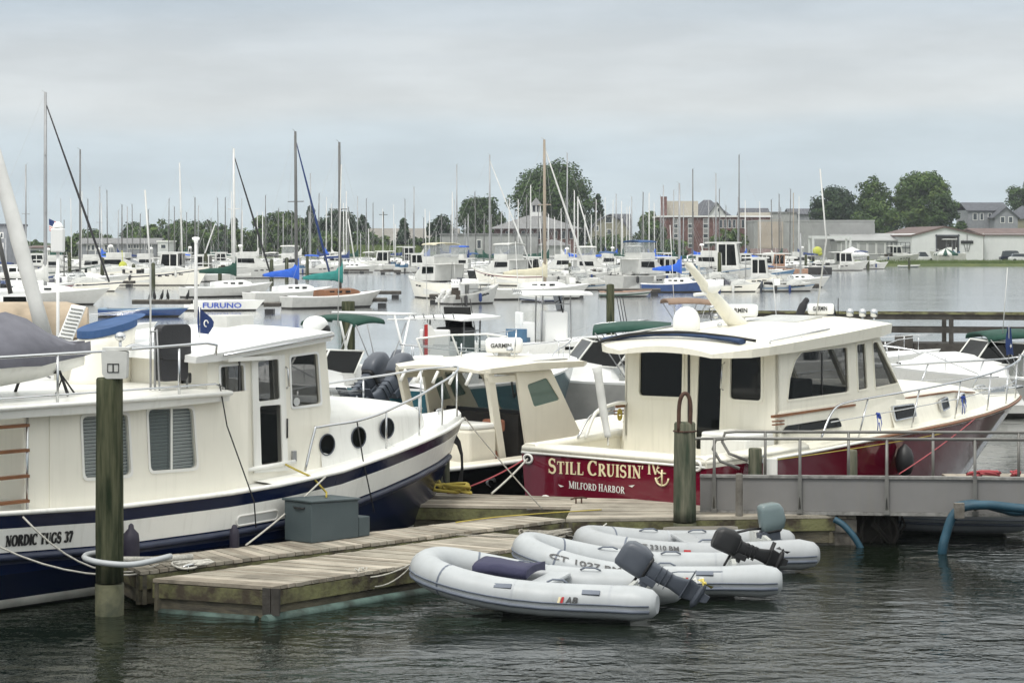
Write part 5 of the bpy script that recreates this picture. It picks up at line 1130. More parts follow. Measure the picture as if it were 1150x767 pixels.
def motorboat(label, x, y, deg, Lh=7.0, B=2.4, hull='white', deck='white_clean', style='cuddy', canvas=None, fs=.75, fb=1.25, motors=0, cowl='cowl_white', tilt=0, top='white_clean', name=None, group=None, glassm='dark_glass', lod=0, bands=None, antenna=0, bim=None, msc=1.0, topz=2.1, stripe=None, cat='boat', flag=False, rails=True):
    nm = name or {'cuddy': 'motorboat', 'ttop': 'console_boat', 'fly': 'flybridge_cruiser', 'lobster': 'workboat', 'skiff': 'skiff', 'hard': 'cabin_boat'}[style]
    t = thing(nm, label, cat, (x, y, 0), deg, group)
    st = sts_auto(Lh, B, fs, fb, rake=Lh * .12, n=14 if not lod else 18, sheer=.03)
    lv = [('s', 0, 1), ('s', .05, 0)] + ([('s', .2, 3), ('s', .3, 0)] if stripe else []) + [('a', .1, 2), ('a', 0, 2), ('a', -.4, 2)]
    mb = MB(); ck = (.03 * Lh, .42 * Lh, .22, .3, 1)
    hull_mesh(mb, st, lv, 1, ck, crown=.08); mb.build('hull', [hull, deck, 'bottom', stripe or 'navy'], t)
    if style in ('cuddy', 'fly', 'hard', 'lobster'):
        x0, x1 = (.4, .72) if style != 'lobster' else (.5, .75); rings = []
        for f, w_, z in ((x0, .36, 0), (x0 + .02, .37, .3), (x0 + .14, .36, .38), (x1 - .06, .28, .3), (x1, .2, .1), (x1 + .06, .12, -.02)):
            zz = fs + (fb - fs) * f ** 1.8; rings.append([(f * Lh, -w_ * B * 1.06, zz - .02), (f * Lh, -w_ * B, zz + max(.02, z)), (f * Lh, -w_ * B * .6, zz + max(.02, z) + .07), (f * Lh, w_ * B * .6, zz + max(.02, z) + .07), (f * Lh, w_ * B, zz + max(.02, z)), (f * Lh, w_ * B * 1.06, zz - .02)])
        mb = MB(); mb.loft(rings, 0, False, False, False); mb.build('cabin_trunk', deck, t)
    if style == 'cuddy':
        zc = fs + .35; xa = .47 * Lh; hw = B * .4; h = .5
        mb = MB(); pts = [(xa - .55, -hw, zc), (xa + .35, -hw * .8, zc + .05), (xa + .62, 0, zc + .08), (xa + .35, hw * .8, zc + .05), (xa - .55, hw, zc)]; tp = [(p[0] - .38, p[1] * .9, p[2] + h) for p in pts]
        mb.add(pts + tp, [(i, i + 1, i + 6, i + 5) for i in range(4)]); ws = mb.build('windshield', 'vinyl_clear' if glassm == 'dark_glass' and not lod else glassm, t, fixn=False)
        mb = MB(); mb.tube(tp, .022, 0, 6); mb.tube(pts, .018, 0, 6)
        for a, b in zip(pts, tp): mb.tube([a, b], .022, 0, 6)
        mb.build('frame', 'white' if lod else 'alu', ws)
        mb = MB(); mb.box(xa - 1.1, hw * .45, fs + .25, .5, .45, .55); mb.box(xa - 1.1, -hw * .45, fs + .25, .5, .45, .55); mb.build('seat', 'white_clean', t, bev=.04)
    if style == 'ttop':
        xa = .45 * Lh; cz = fs + .1
        mb = MB(); mb.box(xa, 0, cz + .4, .8, .8, 1.1); mb.build('console', 'black' if deck == 'black' else 'white_clean', t, bev=.05)
        mb = MB(); mb.box(xa + .15, 0, cz + 1.2, .05, .8, .6, rot=Matrix.Rotation(-.25, 3, 'Y')); mb.build('windshield', glassm, t)
        mb = MB(); mb.box(xa - 1.0, 0, cz + .2, .5, .9, .8); mb.box(xa - 1.2, 0, cz + .7, .12, .9, .45); mb.build('leaning_post', 'white_clean', t, bev=.04)
        mb = MB()
        for sd in (-1, 1):
            mb.tube([(xa - .55, sd * .5, .4), (xa - .5, sd * .52, topz)], .026, 0, 6); mb.tube([(xa + .5, sd * .48, .6), (xa + .45, sd * .52, topz)], .026, 0, 6); mb.tube([(xa - .5, sd * .52, topz - .3), (xa + .45, sd * .52, topz - .3)], .018, 0, 6)
        mb.build('top_frame', 'black' if top == 'black' else 'alu', t)
        mb = MB(); slab(mb, [(xa - 1.25, topz, topz + .04, .85), (xa - 1.1, topz, topz + .07, .98), (xa + .8, topz, topz + .08, .98), (xa + 1.2, topz, topz + .04, .7)], 1.0, .07, 0, 9); mb.build('hardtop', top if top != 'black' else 'white_clean', t)
        mb = MB(); 
        for k in range(-2, 3): mb.tube([(xa - 1.2, k * .3, topz + .02), (xa - 1.32, k * .3, topz + .2)], .02, 0, 6)
        mb.build('rod_holder', 'alu', t)
    if style in ('hard', 'lobster'):
        xa = (.4 if style == 'hard' else .56) * Lh; hw = B * .4; z0 = fs + .2; z1 = topz; ln = Lh * .2
        mb = MB()
        for sd in (-1, 1):
            o_ = [(xa - ln * .5, z0), (xa + ln * .75, z0), (xa + ln * .55, z1), (xa - ln * .5, z1)]
            hs_ = [rrect(xa - ln * .4, z0 + .45, xa - .05, z1 - .12, .05), [(xa + .05, z0 + .45), (xa + ln * .55, z0 + .45), (xa + ln * .45, z1 - .12), (xa + .05, z1 - .12)]]
            mb.plate(o_, hs_, lambda u, v, d: (u, sd * (hw - d), v), 0, .04)
        mb.plate([(-hw, z0), (hw, z0), (hw, z1), (-hw, z1)], [rrect(-hw + .1 + k * (hw * 2 - .1) / 3, z0 + .45, -hw + .1 + k * (hw * 2 - .1) / 3 + (hw * 2 - .5) / 3, z1 - .12, .04) for k in range(3)], lambda u, v, d: (xa + ln * .72 - (v - z0) * ln * .2 / (z1 - z0) - d, u, v), 0, .04)
        mb.build('wheelhouse', deck, t)
        mb = MB()
        for sd in (-1, 1): mb.plate([(xa - ln * .45, z0 + .4), (xa + ln * .6, z0 + .4), (xa + ln * .5, z1 - .05), (xa - ln * .45, z1 - .05)], [], lambda u, v, d: (u, sd * (hw - .02 - d), v), 0, .006)
        mb.plate([(-hw + .05, z0 + .4), (hw - .05, z0 + .4), (hw - .05, z1 - .05), (-hw + .05, z1 - .05)], [], lambda u, v, d: (xa + ln * .68 - (v - z0) * ln * .2 / (z1 - z0) - d, u, v), 0, .006); mb.build('window', glassm, t)
        mb = MB(); slab(mb, [(xa - ln * .5 - Lh * (.13 if style == 'lobster' else .1), z1, z1 + .05, hw * .95), (xa, z1, z1 + .07, hw * 1.05), (xa + ln * .75, z1, z1 + .05, hw)], hw, .06, 0, 9); mb.build('roof', top, t)
        mb = MB()
        for sd in (-1, 1): mb.tube([(xa - ln * .5 - Lh * .08, sd * hw * .9, fs), (xa - ln * .5 - Lh * .08, sd * hw * .9, z1)], .025, 0, 6)
        mb.build('roof_post', 'alu', t)
    if style == 'fly':
        xa = .42 * Lh; hw = B * .41; z0 = fs + .15; z1 = z0 + 1.15; ln = Lh * .3
        mb = MB(); rings = []
        for xx, w_, zz in ((xa - ln * .6, .98, z1), (xa + ln * .25, .96, z1), (xa + ln * .75, .85, z0 + .45)):
            rings.append([(xx, -hw * w_ * 1.03, z0), (xx, -hw * w_, zz), (xx, hw * w_, zz), (xx, hw * w_ * 1.03, z0)])
        mb.loft(rings, 0, False, False, False); mb.add([(xa - ln * .6, -hw, z0), (xa - ln * .6, hw, z0), (xa - ln * .6, hw * .98, z1), (xa - ln * .6, -hw * .98, z1)], [(0, 1, 2, 3)]); mb.build('saloon', deck, t)
        mb = MB()
        for sd in (-1, 1): mb.plate([(xa - ln * .5, z0 + .55), (xa + ln * .2, z0 + .5), (xa + ln * .16, z1 - .15), (xa - ln * .5, z1 - .15)], [], lambda u, v, d: (u, sd * (hw * 1.005 + .01 - d), v), 0, .02)
        mb.plate([(-hw * .75, .15), (hw * .75, .15), (hw * .75, .85), (-hw * .75, .85)], [], lambda u, v, d: (xa + ln * .75 - ln * .5 * v + .03, u, z0 + .45 + (z1 - z0 - .45) * v + .02 + d), 0, .01); mb.build('window', 'dark_glass', t)
        mb = MB(); slab(mb, [(xa - ln * .95, z1, z1 + .06, hw * .95), (xa, z1, z1 + .08, hw * 1.02), (xa + ln * .35, z1, z1 + .06, hw * .8)], hw, .04, 0, 7)
        mb.box(xa - ln * .05, 0, z1 + .3, ln * .7, hw * 1.7, .55); mb.build('flybridge', deck, t, bev=.06)
        if canvas:
            zc = z1 + .55; mb = MB(); q = [(xa - ln * .45, -hw * .82), (xa + ln * .3, -hw * .8), (xa + ln * .3, hw * .8), (xa - ln * .45, hw * .82)]
            mb.hexa([(a, b, zc) for a, b in q], [(a * 1.0 - .05, b * .95, zc + .85) for a, b in q]); mb.build('clear_curtain', 'vinyl_clear', t)
            mb = MB(); canopy(mb, xa - ln * .52, xa + ln * .36, hw * .85, zc + .95, zc + .95, 0, .05, 5); mb.build('canvas_top', canvas, t)
        else:
            mb = MB(); mb.tube([(xa - ln * .3, -hw * .8, z1 + .1), (xa - ln * .35, -hw * .7, z1 + 1.1), (xa - ln * .35, hw * .7, z1 + 1.1), (xa - ln * .3, hw * .8, z1 + .1)], .06, 0, 8); mb.build('radar_arch', deck, t)
            mb = MB(); mb.lathe([(.25, 0), (.27, .1), (.2, .2), (.05, .24)], (xa - ln * .35, 0, z1 + 1.15), 12); mb.build('radome', 'white_clean', t)
    if canvas and style in ('cuddy', 'skiff'):
        zc = topz; xa = .42 * Lh; x0_, x1_ = bim or (xa - 1.3, xa + .4); xa = x1_ - .4; mb = MB(); canopy(mb, x0_, x1_, B * .4, zc, zc - .05, 0, .12); mb.build('bimini', canvas, t)
        mb = MB()
        for sd in (-1, 1):
            for k in (-1.2, 0, .35): mb.tube([(xa - .4, sd * B * .41, fs), (xa + k, sd * B * .4, zc - .1)], .013, 0, 5)
        mb.build('bimini_frame', 'alu', t)
    if group == 'marina' or B < 0: pass
    if not lod and style != 'skiff':
        rd = random.Random(int(x * 13 + y * 7)); mb = MB()
        for sd in (-1, 1):
            for k in range(rd.choice((2, 3, 4))):
                xx = Lh * (.5 + .09 * k); i_ = min(range(len(st)), key=lambda q: abs(st[q][0] - xx)); s_ = st[i_]; zz = s_[2] * .72
                p_ = hull_pt(s_, zz); q_ = hull_pt(st[min(i_ + 1, len(st) - 1)], zz); a_ = math.atan2((q_[1] - p_[1]) * sd, q_[0] - p_[0]); mb.box(p_[0], sd * (p_[1] + .005), zz, .38, .03, .11, 0, a_)
        mb.build('hull_window', 'dark_glass', t)
        if rd.random() < .8:
            mb = MB(); mb.tube([(.3 * Lh, .3 * B, fs), (.27 * Lh, .33 * B, fs + rd.uniform(2.2, 4.0))], .014, 0, 4); mb.build('whip_antenna', 'mast_light', t)
        if rd.random() < .5:
            mb = MB()
            for k in range(3): mb.tube([(.02 * Lh, (-.3 + .3 * k) * B, fs), (-.02 * Lh, (-.33 + .33 * k) * B, fs + 1.5)], .015, 0, 4)
            mb.build('fishing_rod', 'black', t)
        for k in range(rd.choice((1, 2, 3))):
            xx = Lh * (.15 + .25 * k); i_ = min(range(len(st)), key=lambda q: abs(st[q][0] - xx)); s_ = st[i_]
            mb = MB(); mb.lathe([(.02, .3), (.11, .2), (.12, -.2), (.03, -.3)], (s_[0], -(s_[1] + .1), s_[2] - .3), 8); mb.build('fender', rd.choice(('sail_navy', 'white_canvas', 'black')), t)
        mb = MB()
        for k in range(4): mb.box(Lh * rd.uniform(.06, .36), B * rd.uniform(-.3, .3), fs + rd.uniform(0, .3), rd.uniform(.2, .6), rd.uniform(.2, .6), rd.uniform(.2, .7), 0, rd.random())
        mb.build('deck_gear', rd.choice(('black', 'interior', 'blue_pale', 'grey_canvas', 'white_canvas')), t)
    if style != 'skiff' and rails:
        mb = MB(); 
        for sd in (-1, 1):
            q = [(s[0] - .05, sd * max(0.03, s[1] - .08), s[2] + .03) for s in st if s[0] > .5 * Lh and s[1] > .02] ; mb.tube([(a, b, c + .42 * min(1, 3 * k / len(q))) for k, (a, b, c) in enumerate(q)], .013, 0, 5)
            for k in range(2, len(q), 3): mb.tube([q[k], (q[k][0], q[k][1], q[k][2] + .42)], .01, 0, 5)
        mb.build('bow_rail', 'steel', t)
    for k in range(motors):
        outboard(t, -.02, (k - (motors - 1) / 2) * .62, fs - .05, tilt, (1.1 if Lh > 6 else .8) * msc, cowl, cowl if cowl != 'pewter' else 'motor_metal', lod=1 if lod else 0)
    if antenna:
        mb = MB(); mb.tube([(.42 * Lh, B * .3, topz - .1), (.4 * Lh, B * .3, topz + antenna)], .012, 0, 5); mb.build('antenna', 'mast_light', t)
    return t
def sailboat(label, px_, Y, mast_top, Lh=9.0, deg=0.0, hull='white', cover=None, jib=None, mastm='alu', lean=0.0, group='moored sailboats', mr=.09, spread=1, base_px=None, boom=True, deck='white_clean', stripe=None, name='sailboat', B=None, wood=False, bare=False):
    X = sx(px_, Y); h = CAMH - (mast_top - HY) * Y / FPX; t = thing(name, label, 'sailboat', (X, Y, 0), deg, group)
    B = B or Lh * .31; mx_ = .56 * Lh          # origin at the mast foot
    st = [(s[0] - mx_, s[1], s[2], s[3] - mx_, s[4]) for s in sts_auto(Lh, B, .62 + Lh * .02, .85 + Lh * .03, rake=Lh * .12, tw=.6, n=14, flare=.72, sheer=.08)]
    mb = MB(); hull_mesh(mb, st, [('s', 0, 1), ('s', .04, 0)] + ([('s', .14, 3), ('s', .2, 0)] if stripe else []) + [('a', .12, 2), ('a', 0, 2), ('a', -.45, 2)], 1, (-.5 * Lh, -.24 * Lh, .45, .45, 1), crown=.08)
    mb.build('hull', [hull, deck, 'bottom', stripe or 'navy'], t)
    rings = []
    for f, w_, z in ((-.22, .27, .02), (-.215, .27, .36), (-.05, .26, .4), (.1, .2, .34), (.16, .15, .2), (.2, .1, .02)):
        zz = interp([(s[0] / Lh, s[2]) for s in st], f); rings.append([(f * Lh, -w_ * B * 1.1, zz - .02), (f * Lh, -w_ * B, zz + z), (f * Lh, 0, zz + z + .06), (f * Lh, w_ * B, zz + z), (f * Lh, w_ * B * 1.1, zz - .02)])
    mb = MB(); mb.loft(rings, 0, False, False, False); mb.add(rings[1], [tuple(range(5))]); cb = mb.build('cabin', 'teak' if wood else deck, t)
    mb = MB()
    for sd in (-1, 1):
        for k in (-.15, -.07, .02): mb.box(k * Lh, sd * B * .272, st[7][2] + .2, Lh * .05, .02, .13)
    mb.build('window', 'dark_glass', cb)
    zb = 1.05; mb = MB(); lx = math.tan(R_(lean)) * (h - zb)
    mb.tube([(0, 0, zb), (lx * .5, 0, (zb + h) / 2), (lx, 0, h)], [mr, mr, mr * .72], 0, 8); ms = mb.build('mast', mastm, t)
    if spread:
        mb = MB()
        for k in range(spread):
            z = zb + (h - zb) * (.55 if spread == 1 else (.38 + .3 * k)); mb.tube([(lx * z / h, -B * .33, z), (lx * z / h, B * .33, z)], mr * .3, 0, 5)
        mb.tube([(lx, 0, h), (lx - .25, 0, h + .15)], .012, 0, 5); mb.build('spreader', mastm, ms)
    bow = (st[-1][0] - .1, 0, st[-1][2] + .05); ste = (st[0][0] + .05, 0, st[0][2])
    if not bare:
        mb = MB(); r_ = .007
        mb.tube([(lx, 0, h), ste], r_, 0, 4); mb.tube([(lx * .95, 0, zb + (h - zb) * .97), bow], r_, 0, 4)
        for sd in (-1, 1): mb.tube([(lx, 0, h - .1), (lx * .5, sd * B * .33, zb + (h - zb) * .55), (0, sd * B * .45, 1.0)], r_, 0, 4)
        mb.build('rigging', 'wire_pale', t)
    if jib:
        mb = MB(); a = Vector((lx * .95, 0, zb + (h - zb) * .95)); b = Vector(bow) + Vector((0, 0, .3)); mb.tube([a, a.lerp(b, .3), a.lerp(b, .7), b], [.035, .06, .085, .06], 0, 8); mb.build('furled_jib', jib, t)
    if boom:
        bl = Lh * .4; mb = MB(); mb.tube([(0, 0, zb + .75), (-bl, 0, zb + .8)], .05, 0, 6); mb.build('boom', mastm, t)
        if cover:
            rr_ = random.Random(int(px_)); rj = lambda: rr_.uniform(.86, 1.12); mb = MB(); mb.loft([[(x + .05 * rj(), w_ * math.cos(a) * rj(), zb + .78 + hh * rj() * max(-.25, math.sin(a))) for a in [2 * math.pi * j / 10 for j in range(10)]] for x, w_, hh in ((-bl, .1, .14), (-bl * .75, .16, .3), (-bl * .5, .2, .36), (-bl * .28, .2, .42), (-.32, .2, .55), (-.15, .2, .85), (.0, .18, 1.15), (.1, .12, 1.2), (.14, .05, 1.1))], 0); mb.build('sail_cover', cover, t)
    return t
# ================================================================ inflatable dinghies
def rib(label, ox, oy, deg, L_=2.8, hyp='hyp', bow=.3, line='hyp_dark', marks=None, tag_=None, r=.205, patch=False, floor='rib_floor', z0=.0, aft=.36):
    t = thing('inflatable_dinghy', label, 'dinghy', (ox, oy, z0), deg, 'white inflatable dinghies tied at the float')
    hb = .6; L_ = L_ - r; s = []
    s += [(-aft, hb), (-aft + .06, hb), (-aft + .24, hb), (.15, hb)] + [(x * (L_ - 1.0) / 4 + .15, hb + .02) for x in range(1, 4)]
    a0 = L_ - .95
    for k in range(9):
        a = math.pi / 2 * k / 8; s.append((a0 + .95 * math.sin(a) ** .9, (hb + .02) * math.cos(a) ** .75 if k < 8 else 0))
    def zc(x): return r + .045 + bow * max(0, (x - L_ * .35) / (L_ * .65)) ** 1.8
    path = [(x, y, zc(x)) for x, y in s]; path += [(x, -y, z) for x, y, z in path[-2::-1]]
    rr = [.1, .155, .195] + [r] * (len(s) - 3); rr += rr[-2::-1]
    mb = MB(); mb.tube(path, rr, 0, 18)
    # glued seams
    for i in (5, len(s) - 4): 
        for q in (path[i], path[-1 - i]): pass
    mb.build('tube', hyp, t)
    for i in (3, 6, len(s) - 6, len(s) + 4, len(path) - 7, len(path) - 4):      # glued seam tapes round the tube
        a = Vector(path[i]); d = (Vector(path[i + 1]) - Vector(path[i - 1])).normalized(); e1 = d.cross(Vector((0, 0, 1))).normalized(); e2 = e1.cross(d); q = rr[i] + .002
        mb = MB(); mb.loft([[a + d * k_ + e1 * q * math.cos(g_) + e2 * q * math.sin(g_) for g_ in [2 * math.pi * j / 20 for j in range(20)]] for k_ in (-.012, .012)], 0, True, False); mb.build('seam_tape', line if i in (len(s) - 6, len(s) + 4) else 'rib_floor', t)
    mb = MB()      # rub strake all round + second thin line
    for rad, dz, k in ((.022, -.07, 0), (.01, -.005, 0)):
        out_ = []
        for i, p in enumerate(path[1:-1]):
            a = Vector(path[i]); b = Vector(path[i + 2]); d = (b - a); nrm = Vector((d.y, -d.x, 0)).normalized(); nrm = -nrm if nrm.dot(Vector((p[0] - 1.0, p[1], 0))) < 0 else nrm
            q = rr[i + 1]; out_.append(Vector(p) + nrm * (math.sqrt(max(0.0001, q * q - dz * dz)) + .004) + Vector((0, 0, dz)))
        mb.tube(out_, rad, 0, 6)
    mb.build('rub_strake', line, t)
    mb = MB()      # v hull
    rings = []
    for f in (0, .25, .5, .7, .85, .95, 1.0):
        x = f * (L_ - .05); b = .5 * (1 - f ** 3) + .02; z = zc(x); rings.append([(x, -b, z - .12), (x, -b * .9, z - .2), (x, 0, z - .38 + .14 * f), (x, b * .9, z - .2), (x, b, z - .12)])
    mb.loft(rings, 0, False, False, True); mb.add(rings[0], [(0, 1, 2, 3, 4)]); mb.build('keel_hull', 'rib_hull', t)
    mb = MB(); mb.add([(x, sd * (.5 * (1 - (x / L_) ** 3)), zc(x) - .1) for x in (0, L_ * .5, L_ * .8, L_ * .93) for sd in (-1, 1)], [(0, 2, 3, 1), (2, 4, 5, 3), (4, 6, 7, 5)]); mb.build('floor', floor, t, fixn=False)
    mb = MB(); mb.plate([(-.5, .02), (.5, .02), (.48, .4), (.2, .42), (.17, .36), (-.17, .36), (-.2, .42), (-.48, .4)], [], lambda u, v, d: (-.02 + d - .05 * v, u, v), 0, .05); mb.build('transom', 'rib_hull', t)
    mb = MB(); mb.box(L_ * .42, 0, .36, .26, .9, .05); mb.box(L_ * .42, 0, .25, .2, .5, .2); mb.build('thwart', hyp, t, bev=.02)
    mb = MB()
    for sd in (-1, 1):
        for x in ((.35, L_ * .55) if not (marks and sd > 0) else (.35,)):
            y0 = sd * (hb + .02 + r * .72); mb.box(x, y0, zc(x) + r * .72 - .02, .2, .055, .035, 0, rot=Matrix.Rotation(-sd * .8, 3, 'X'))
        for x in ((.7, L_ * .6) if sd < 0 else (.8,)): mb.tube([(x - .12, sd * (hb - .07), zc(x) + r - .01), (x - .06, sd * (hb - .1), zc(x) + r + .02), (x + .06, sd * (hb - .1), zc(x) + r + .02), (x + .12, sd * (hb - .07), zc(x) + r - .01)], .011, 0, 6)
    mb.build('grab_handle', line, t)
    def onside(x, v, e=.0):       # point on the near (port) tube, v = height above tube centre
        i = 0; yy_ = interp([(a, b) for a, b in s], x); q = interp([(a, b) for (a, _), b in zip(s, rr)], x); v = max(-q * .98, min(q * .98, v))
        y1 = interp([(a, b) for a, b in s], x - .03); y2 = interp([(a, b) for a, b in s], x + .03); l_ = math.hypot(.06, y2 - y1); k = math.sqrt(q * q - v * v) + .005 + e
        return (x - (y2 - y1) / l_ * k, yy_ + .06 / l_ * k, zc(x) + v)
    if marks:      # registration letters: read left to right = from bow to stern on the port side
        x1, txt, ln = marks; mb = MB(); put_text(mb, txt, .1, lambda u, v: onside(x1 - u, v * .72 + .085, .014), width=ln, bold=.002); mb.build('registration', 'letter_grey', t, fixn=False)
        mb = MB(); xr = x1 - ln - .06; mb.add([onside(xr, .02, .01), onside(xr - .09, .02, .01), onside(xr - .09, .1, .01), onside(xr, .1, .01)], [(0, 1, 2, 3)]); mb.build('sticker', 'red', t, fixn=False)
    if patch:
        x1 = .92; mb = MB(); k = 12; top_ = [onside(x1 - .78 * j / k, .02 + .11 * math.sin(math.pi * .5 * min(1, j / k * 3)), .003) for j in range(k + 1)]; bot_ = [onside(x1 + .0 - .78 * j / k, -.06, .003) for j in range(k + 1)]
        mb.add(top_ + bot_, [(j, j + 1, k + 2 + j, k + 1 + j) for j in range(k)]); mb.build('dark_panel', line, t, fixn=False)
    if tag_:
        x1, ln = tag_; mb = MB(); put_text(mb, 'AB', .12, lambda u, v: onside(x1 - .09 - u, v * .8 + .0, .006), width=ln, bold=.004, skew=.2); mb.build('maker_letters', 'letter_grey' if not patch else 'letter_white', t, fixn=False)
        mb = MB(); 
        for k, m in enumerate((0, 1)): mb.add([onside(x1 - .035 * k, 0, .006), onside(x1 - .028 - .035 * k, 0, .006), onside(x1 - .045 - .035 * k, .065, .006), onside(x1 - .018 - .035 * k, .065, .006)], [(0, 1, 2, 3)], m)
        mb.build('maker_emblem', ['gold', 'red'], t, fixn=False)
    return t
d1 = rib('nearest light grey inflatable dinghy with a purple cloth and tilted dark grey outboard', 1.42, 25.95, 163, 2.66, bow=.24, r=.186, tag_=(.72, .13), line='hyp_dark')
outboard(d1, -.06, 0, .4, 58, .82, 'pewter', 'motor_metal', 'prop_gold', 8, True)
d2 = rib('middle inflatable dinghy with a dark stern panel and a small black outboard', 2.62, 27.72, 178, 2.62, 'hyp', bow=.3, r=.17, aft=.56, marks=(2.1, 'CT 1027 BM', .78), tag_=(.62, .16), patch=True)
outboard(d2, -.06, .0, .42, 66, .7, 'black', 'black', 'black', 10, True)
d3 = rib('farthest inflatable dinghy at the float with a pale green outboard cowl', 3.19, 29.9, 188, 2.42, 'hyp2', bow=.14, r=.175, aft=.62, marks=(1.72, 'CT 3310 BM', .5))
outboard(d3, -.05, 0, .4, 8, .8, 'cowl_green', 'motor_metal', 'steel', 6, True)
d5 = rib('white inflatable dinghy strapped with black lines floating under the right end of the gangway', 7.1, 33.5, 172, 2.35, 'hyp2', bow=.06)
mb = MB()
for x in (1.45, 1.75): mb.tube([(x + .05, .86, .1), (x, .85, .3), (x - .05, .6, .48), (x - .1, 0, .48), (x - .1, -.4, .4)], .012, 0, 5)
mb.build('lashing', 'rope_black', d5)
cl = thing('purple_cloth', 'dark purple folded cloth lying across the tube of the nearest inflatable dinghy', 'cloth', (0, 0, 0))
f = Fr(1.42, 25.95, 163); c = f.W(1.52, .0, .48); cl.location = c; cl.rotation_euler = (0, 0, R_(163))
mb = MB(); random.seed(2); rings = []
for i in range(9):
    x = -.32 + .08 * i; rings.append([(x, y, .03 * math.sin(5 * x + 3 * y) + .07 - .25 * abs(y) ** 2 + random.uniform(-.008, .008)) for y in [-.38 + .095 * j for j in range(9)]] + [(x, y, -.02 + .02 * math.sin(5 * x) - .25 * abs(y) ** 2) for y in [.38 - .095 * j for j in range(9)]])
mb.loft(rings, 0); mb.build('cloth', 'purple_cloth', cl)
# painters of the dinghies
q = f.W(2.65, 0, .5)
for k, (e, s_) in enumerate((((-1.72, 27.0, .1), .05), ((-1.75, 27.08, .02), .12))):
    mline(q, Vector((-1.75, 26.95 + .1 * k, .28 - .1 * k)), s_, ('upper' if k == 0 else 'lower') + ' painter line from the nearest inflatable bow to the side of the float', 'rope_white', .009)
mb = MB(); random.seed(8)
for k in range(6): mb.tube(smooth_path([Vector((random.uniform(-.12, .12), -.02, 0)) + Vector((0, 0, -.09 * j)) + Vector((random.uniform(-.07, .07), 0, 0)) for j in range(5)], 3), .009, 0, 5)
tag(mb.build('rope_bundle', 'rope_white', loc=(-1.78, 26.9, .4), rz=R_(50)), 'knotted bundle of white painter lines hanging over the side of the float', 'rope')
mb = MB(); random.seed(12); mb.tube(smooth_path([Vector((random.uniform(-.35, .35), random.uniform(-.18, .18), random.uniform(.0, .1))) for _ in range(44)], 3), .017, 0, 5)
tag(mb.build('rope_coil', 'rope_grey', loc=(.45, 29.85, .37), rz=R_(20)), 'messy tan rope pile on the far end of the float behind the inflatables', 'rope', 'rope coils on the dock')
mline(Vector((-.72, 29.75, .42)), Vector((.3, 29.6, .4)), -.0, 'loose grey line lying along the float towards the tan rope pile', 'rope_grey')
mline(Vector((.6, 29.9, .42)), Vector((1.25, 30.6, .46)), .1, 'line from the tan rope pile to the farthest inflatable', 'rope_white', .01)
rope(smooth_path([Vector((-.75, 30.9, .44)), Vector((-.2, 31.5, .44)), Vector((.5, 31.95, .44)), Vector((.95, 32.2, .44)), Vector((1.25, 32.35, .44))]), .009, 'rope_yellow', 'long thin yellow cable laid along the finger dock edge', 'power_cable', 'cable')
mb = MB(); random.seed(31); mb.tube(smooth_path([Vector((random.uniform(-.28, .28), random.uniform(-.12, .12), random.uniform(.0, .13))) for _ in range(30)], 3), .024, 0, 6)
tag(mb.build('rope_coil', 'rope_yellow', loc=P(506, 553, 34.0)), 'yellow cable heap on the short dock under the trawler bow', 'cable', 'rope coils on the dock')
rope(smooth_path([P(495, 545, 34.2), P(489, 530, 34.5), P(500, 520, 34.8)]), .03, 'rope_yellow', 'thick yellow shore power cable standing up beside the trawler bow', 'power_cable', 'cable')
mb = MB(); cleat(mb, 0, 0, 0, .6, 1.1, 0); tag(mb.build('dock_cleat', 'rust', loc=(.96, 33.3, .42)), 'rusty cleat on the main dock under the burgundy transom', 'cleat')
mb = MB(); mb.lathe([(.06, 0), (.07, .05), (.07, .4), (.06, .44)], n=10); o = mb.build('wood_log', 'wood_grey', loc=P(745, 597, 31.2)); o.rotation_euler = (0, R_(90), R_(5)); o.scale = (1, 1, 2.3); tag(o, 'short weathered round timber lying behind the farthest inflatable by the grey-green piling', 'timber')
# ================================================================ black hulled express boat between trawler and cruiser
Bf = Fr(-1.97, 36.28, 47)
eb = thing('express_boat', 'black-hulled cream fishing boat with hardtop between the trawler bow and the burgundy cruiser', 'boat', (Bf.ox, Bf.oy, 0), 47)
stb = sts_auto(9.0, 2.8, .72, 1.3, rake=1.2, tw=.9, n=18)
mb = MB(); hull_mesh(mb, stb, [('s', 0, 1), ('s', .07, 0), ('a', .1, 2), ('a', 0, 2), ('a', -.4, 2)], 1, (.3, 2.6, .24, .3, 1), crown=.05); mb.build('hull', ['black_gel', 'beige_gel', 'bottom'], eb)
mb = MB()
for sd in (-1, 1): mb.tube([(s[0], sd * (s[1] + .01), s[2] - .03) for s in stb], .035, 0, 8)
mb.build('rub_rail', 'white', eb)
hwb = 1.08
mb = MB(); hh = [Bf.side(a, b, -hwb) for a, b in ((592, 432), (614, 424), (629, 449), (600, 457))]
wpo = [Bf.side(a, b, -hwb) for a, b in ((594, 518), (652, 486), (640, 460), (619, 415), (580, 418))]
for sd in (-1, 1): mb.plate(wpo, [rpoly(hh, .05)], lambda u, v, d: (u, sd * (hwb - d), v), 0, .05)
ew = mb.build('cabin_side', 'beige_gel', eb)
mb = MB()
for sd in (-1, 1): mb.plate(hh, [], lambda u, v, d: (u, sd * (hwb - .02 - d), v), 0, .008)
mb.build('glass', 'green_glass', ew)
xw = max(p[0] for p in wpo[:3]); x2 = min(p[0] for p in wpo)
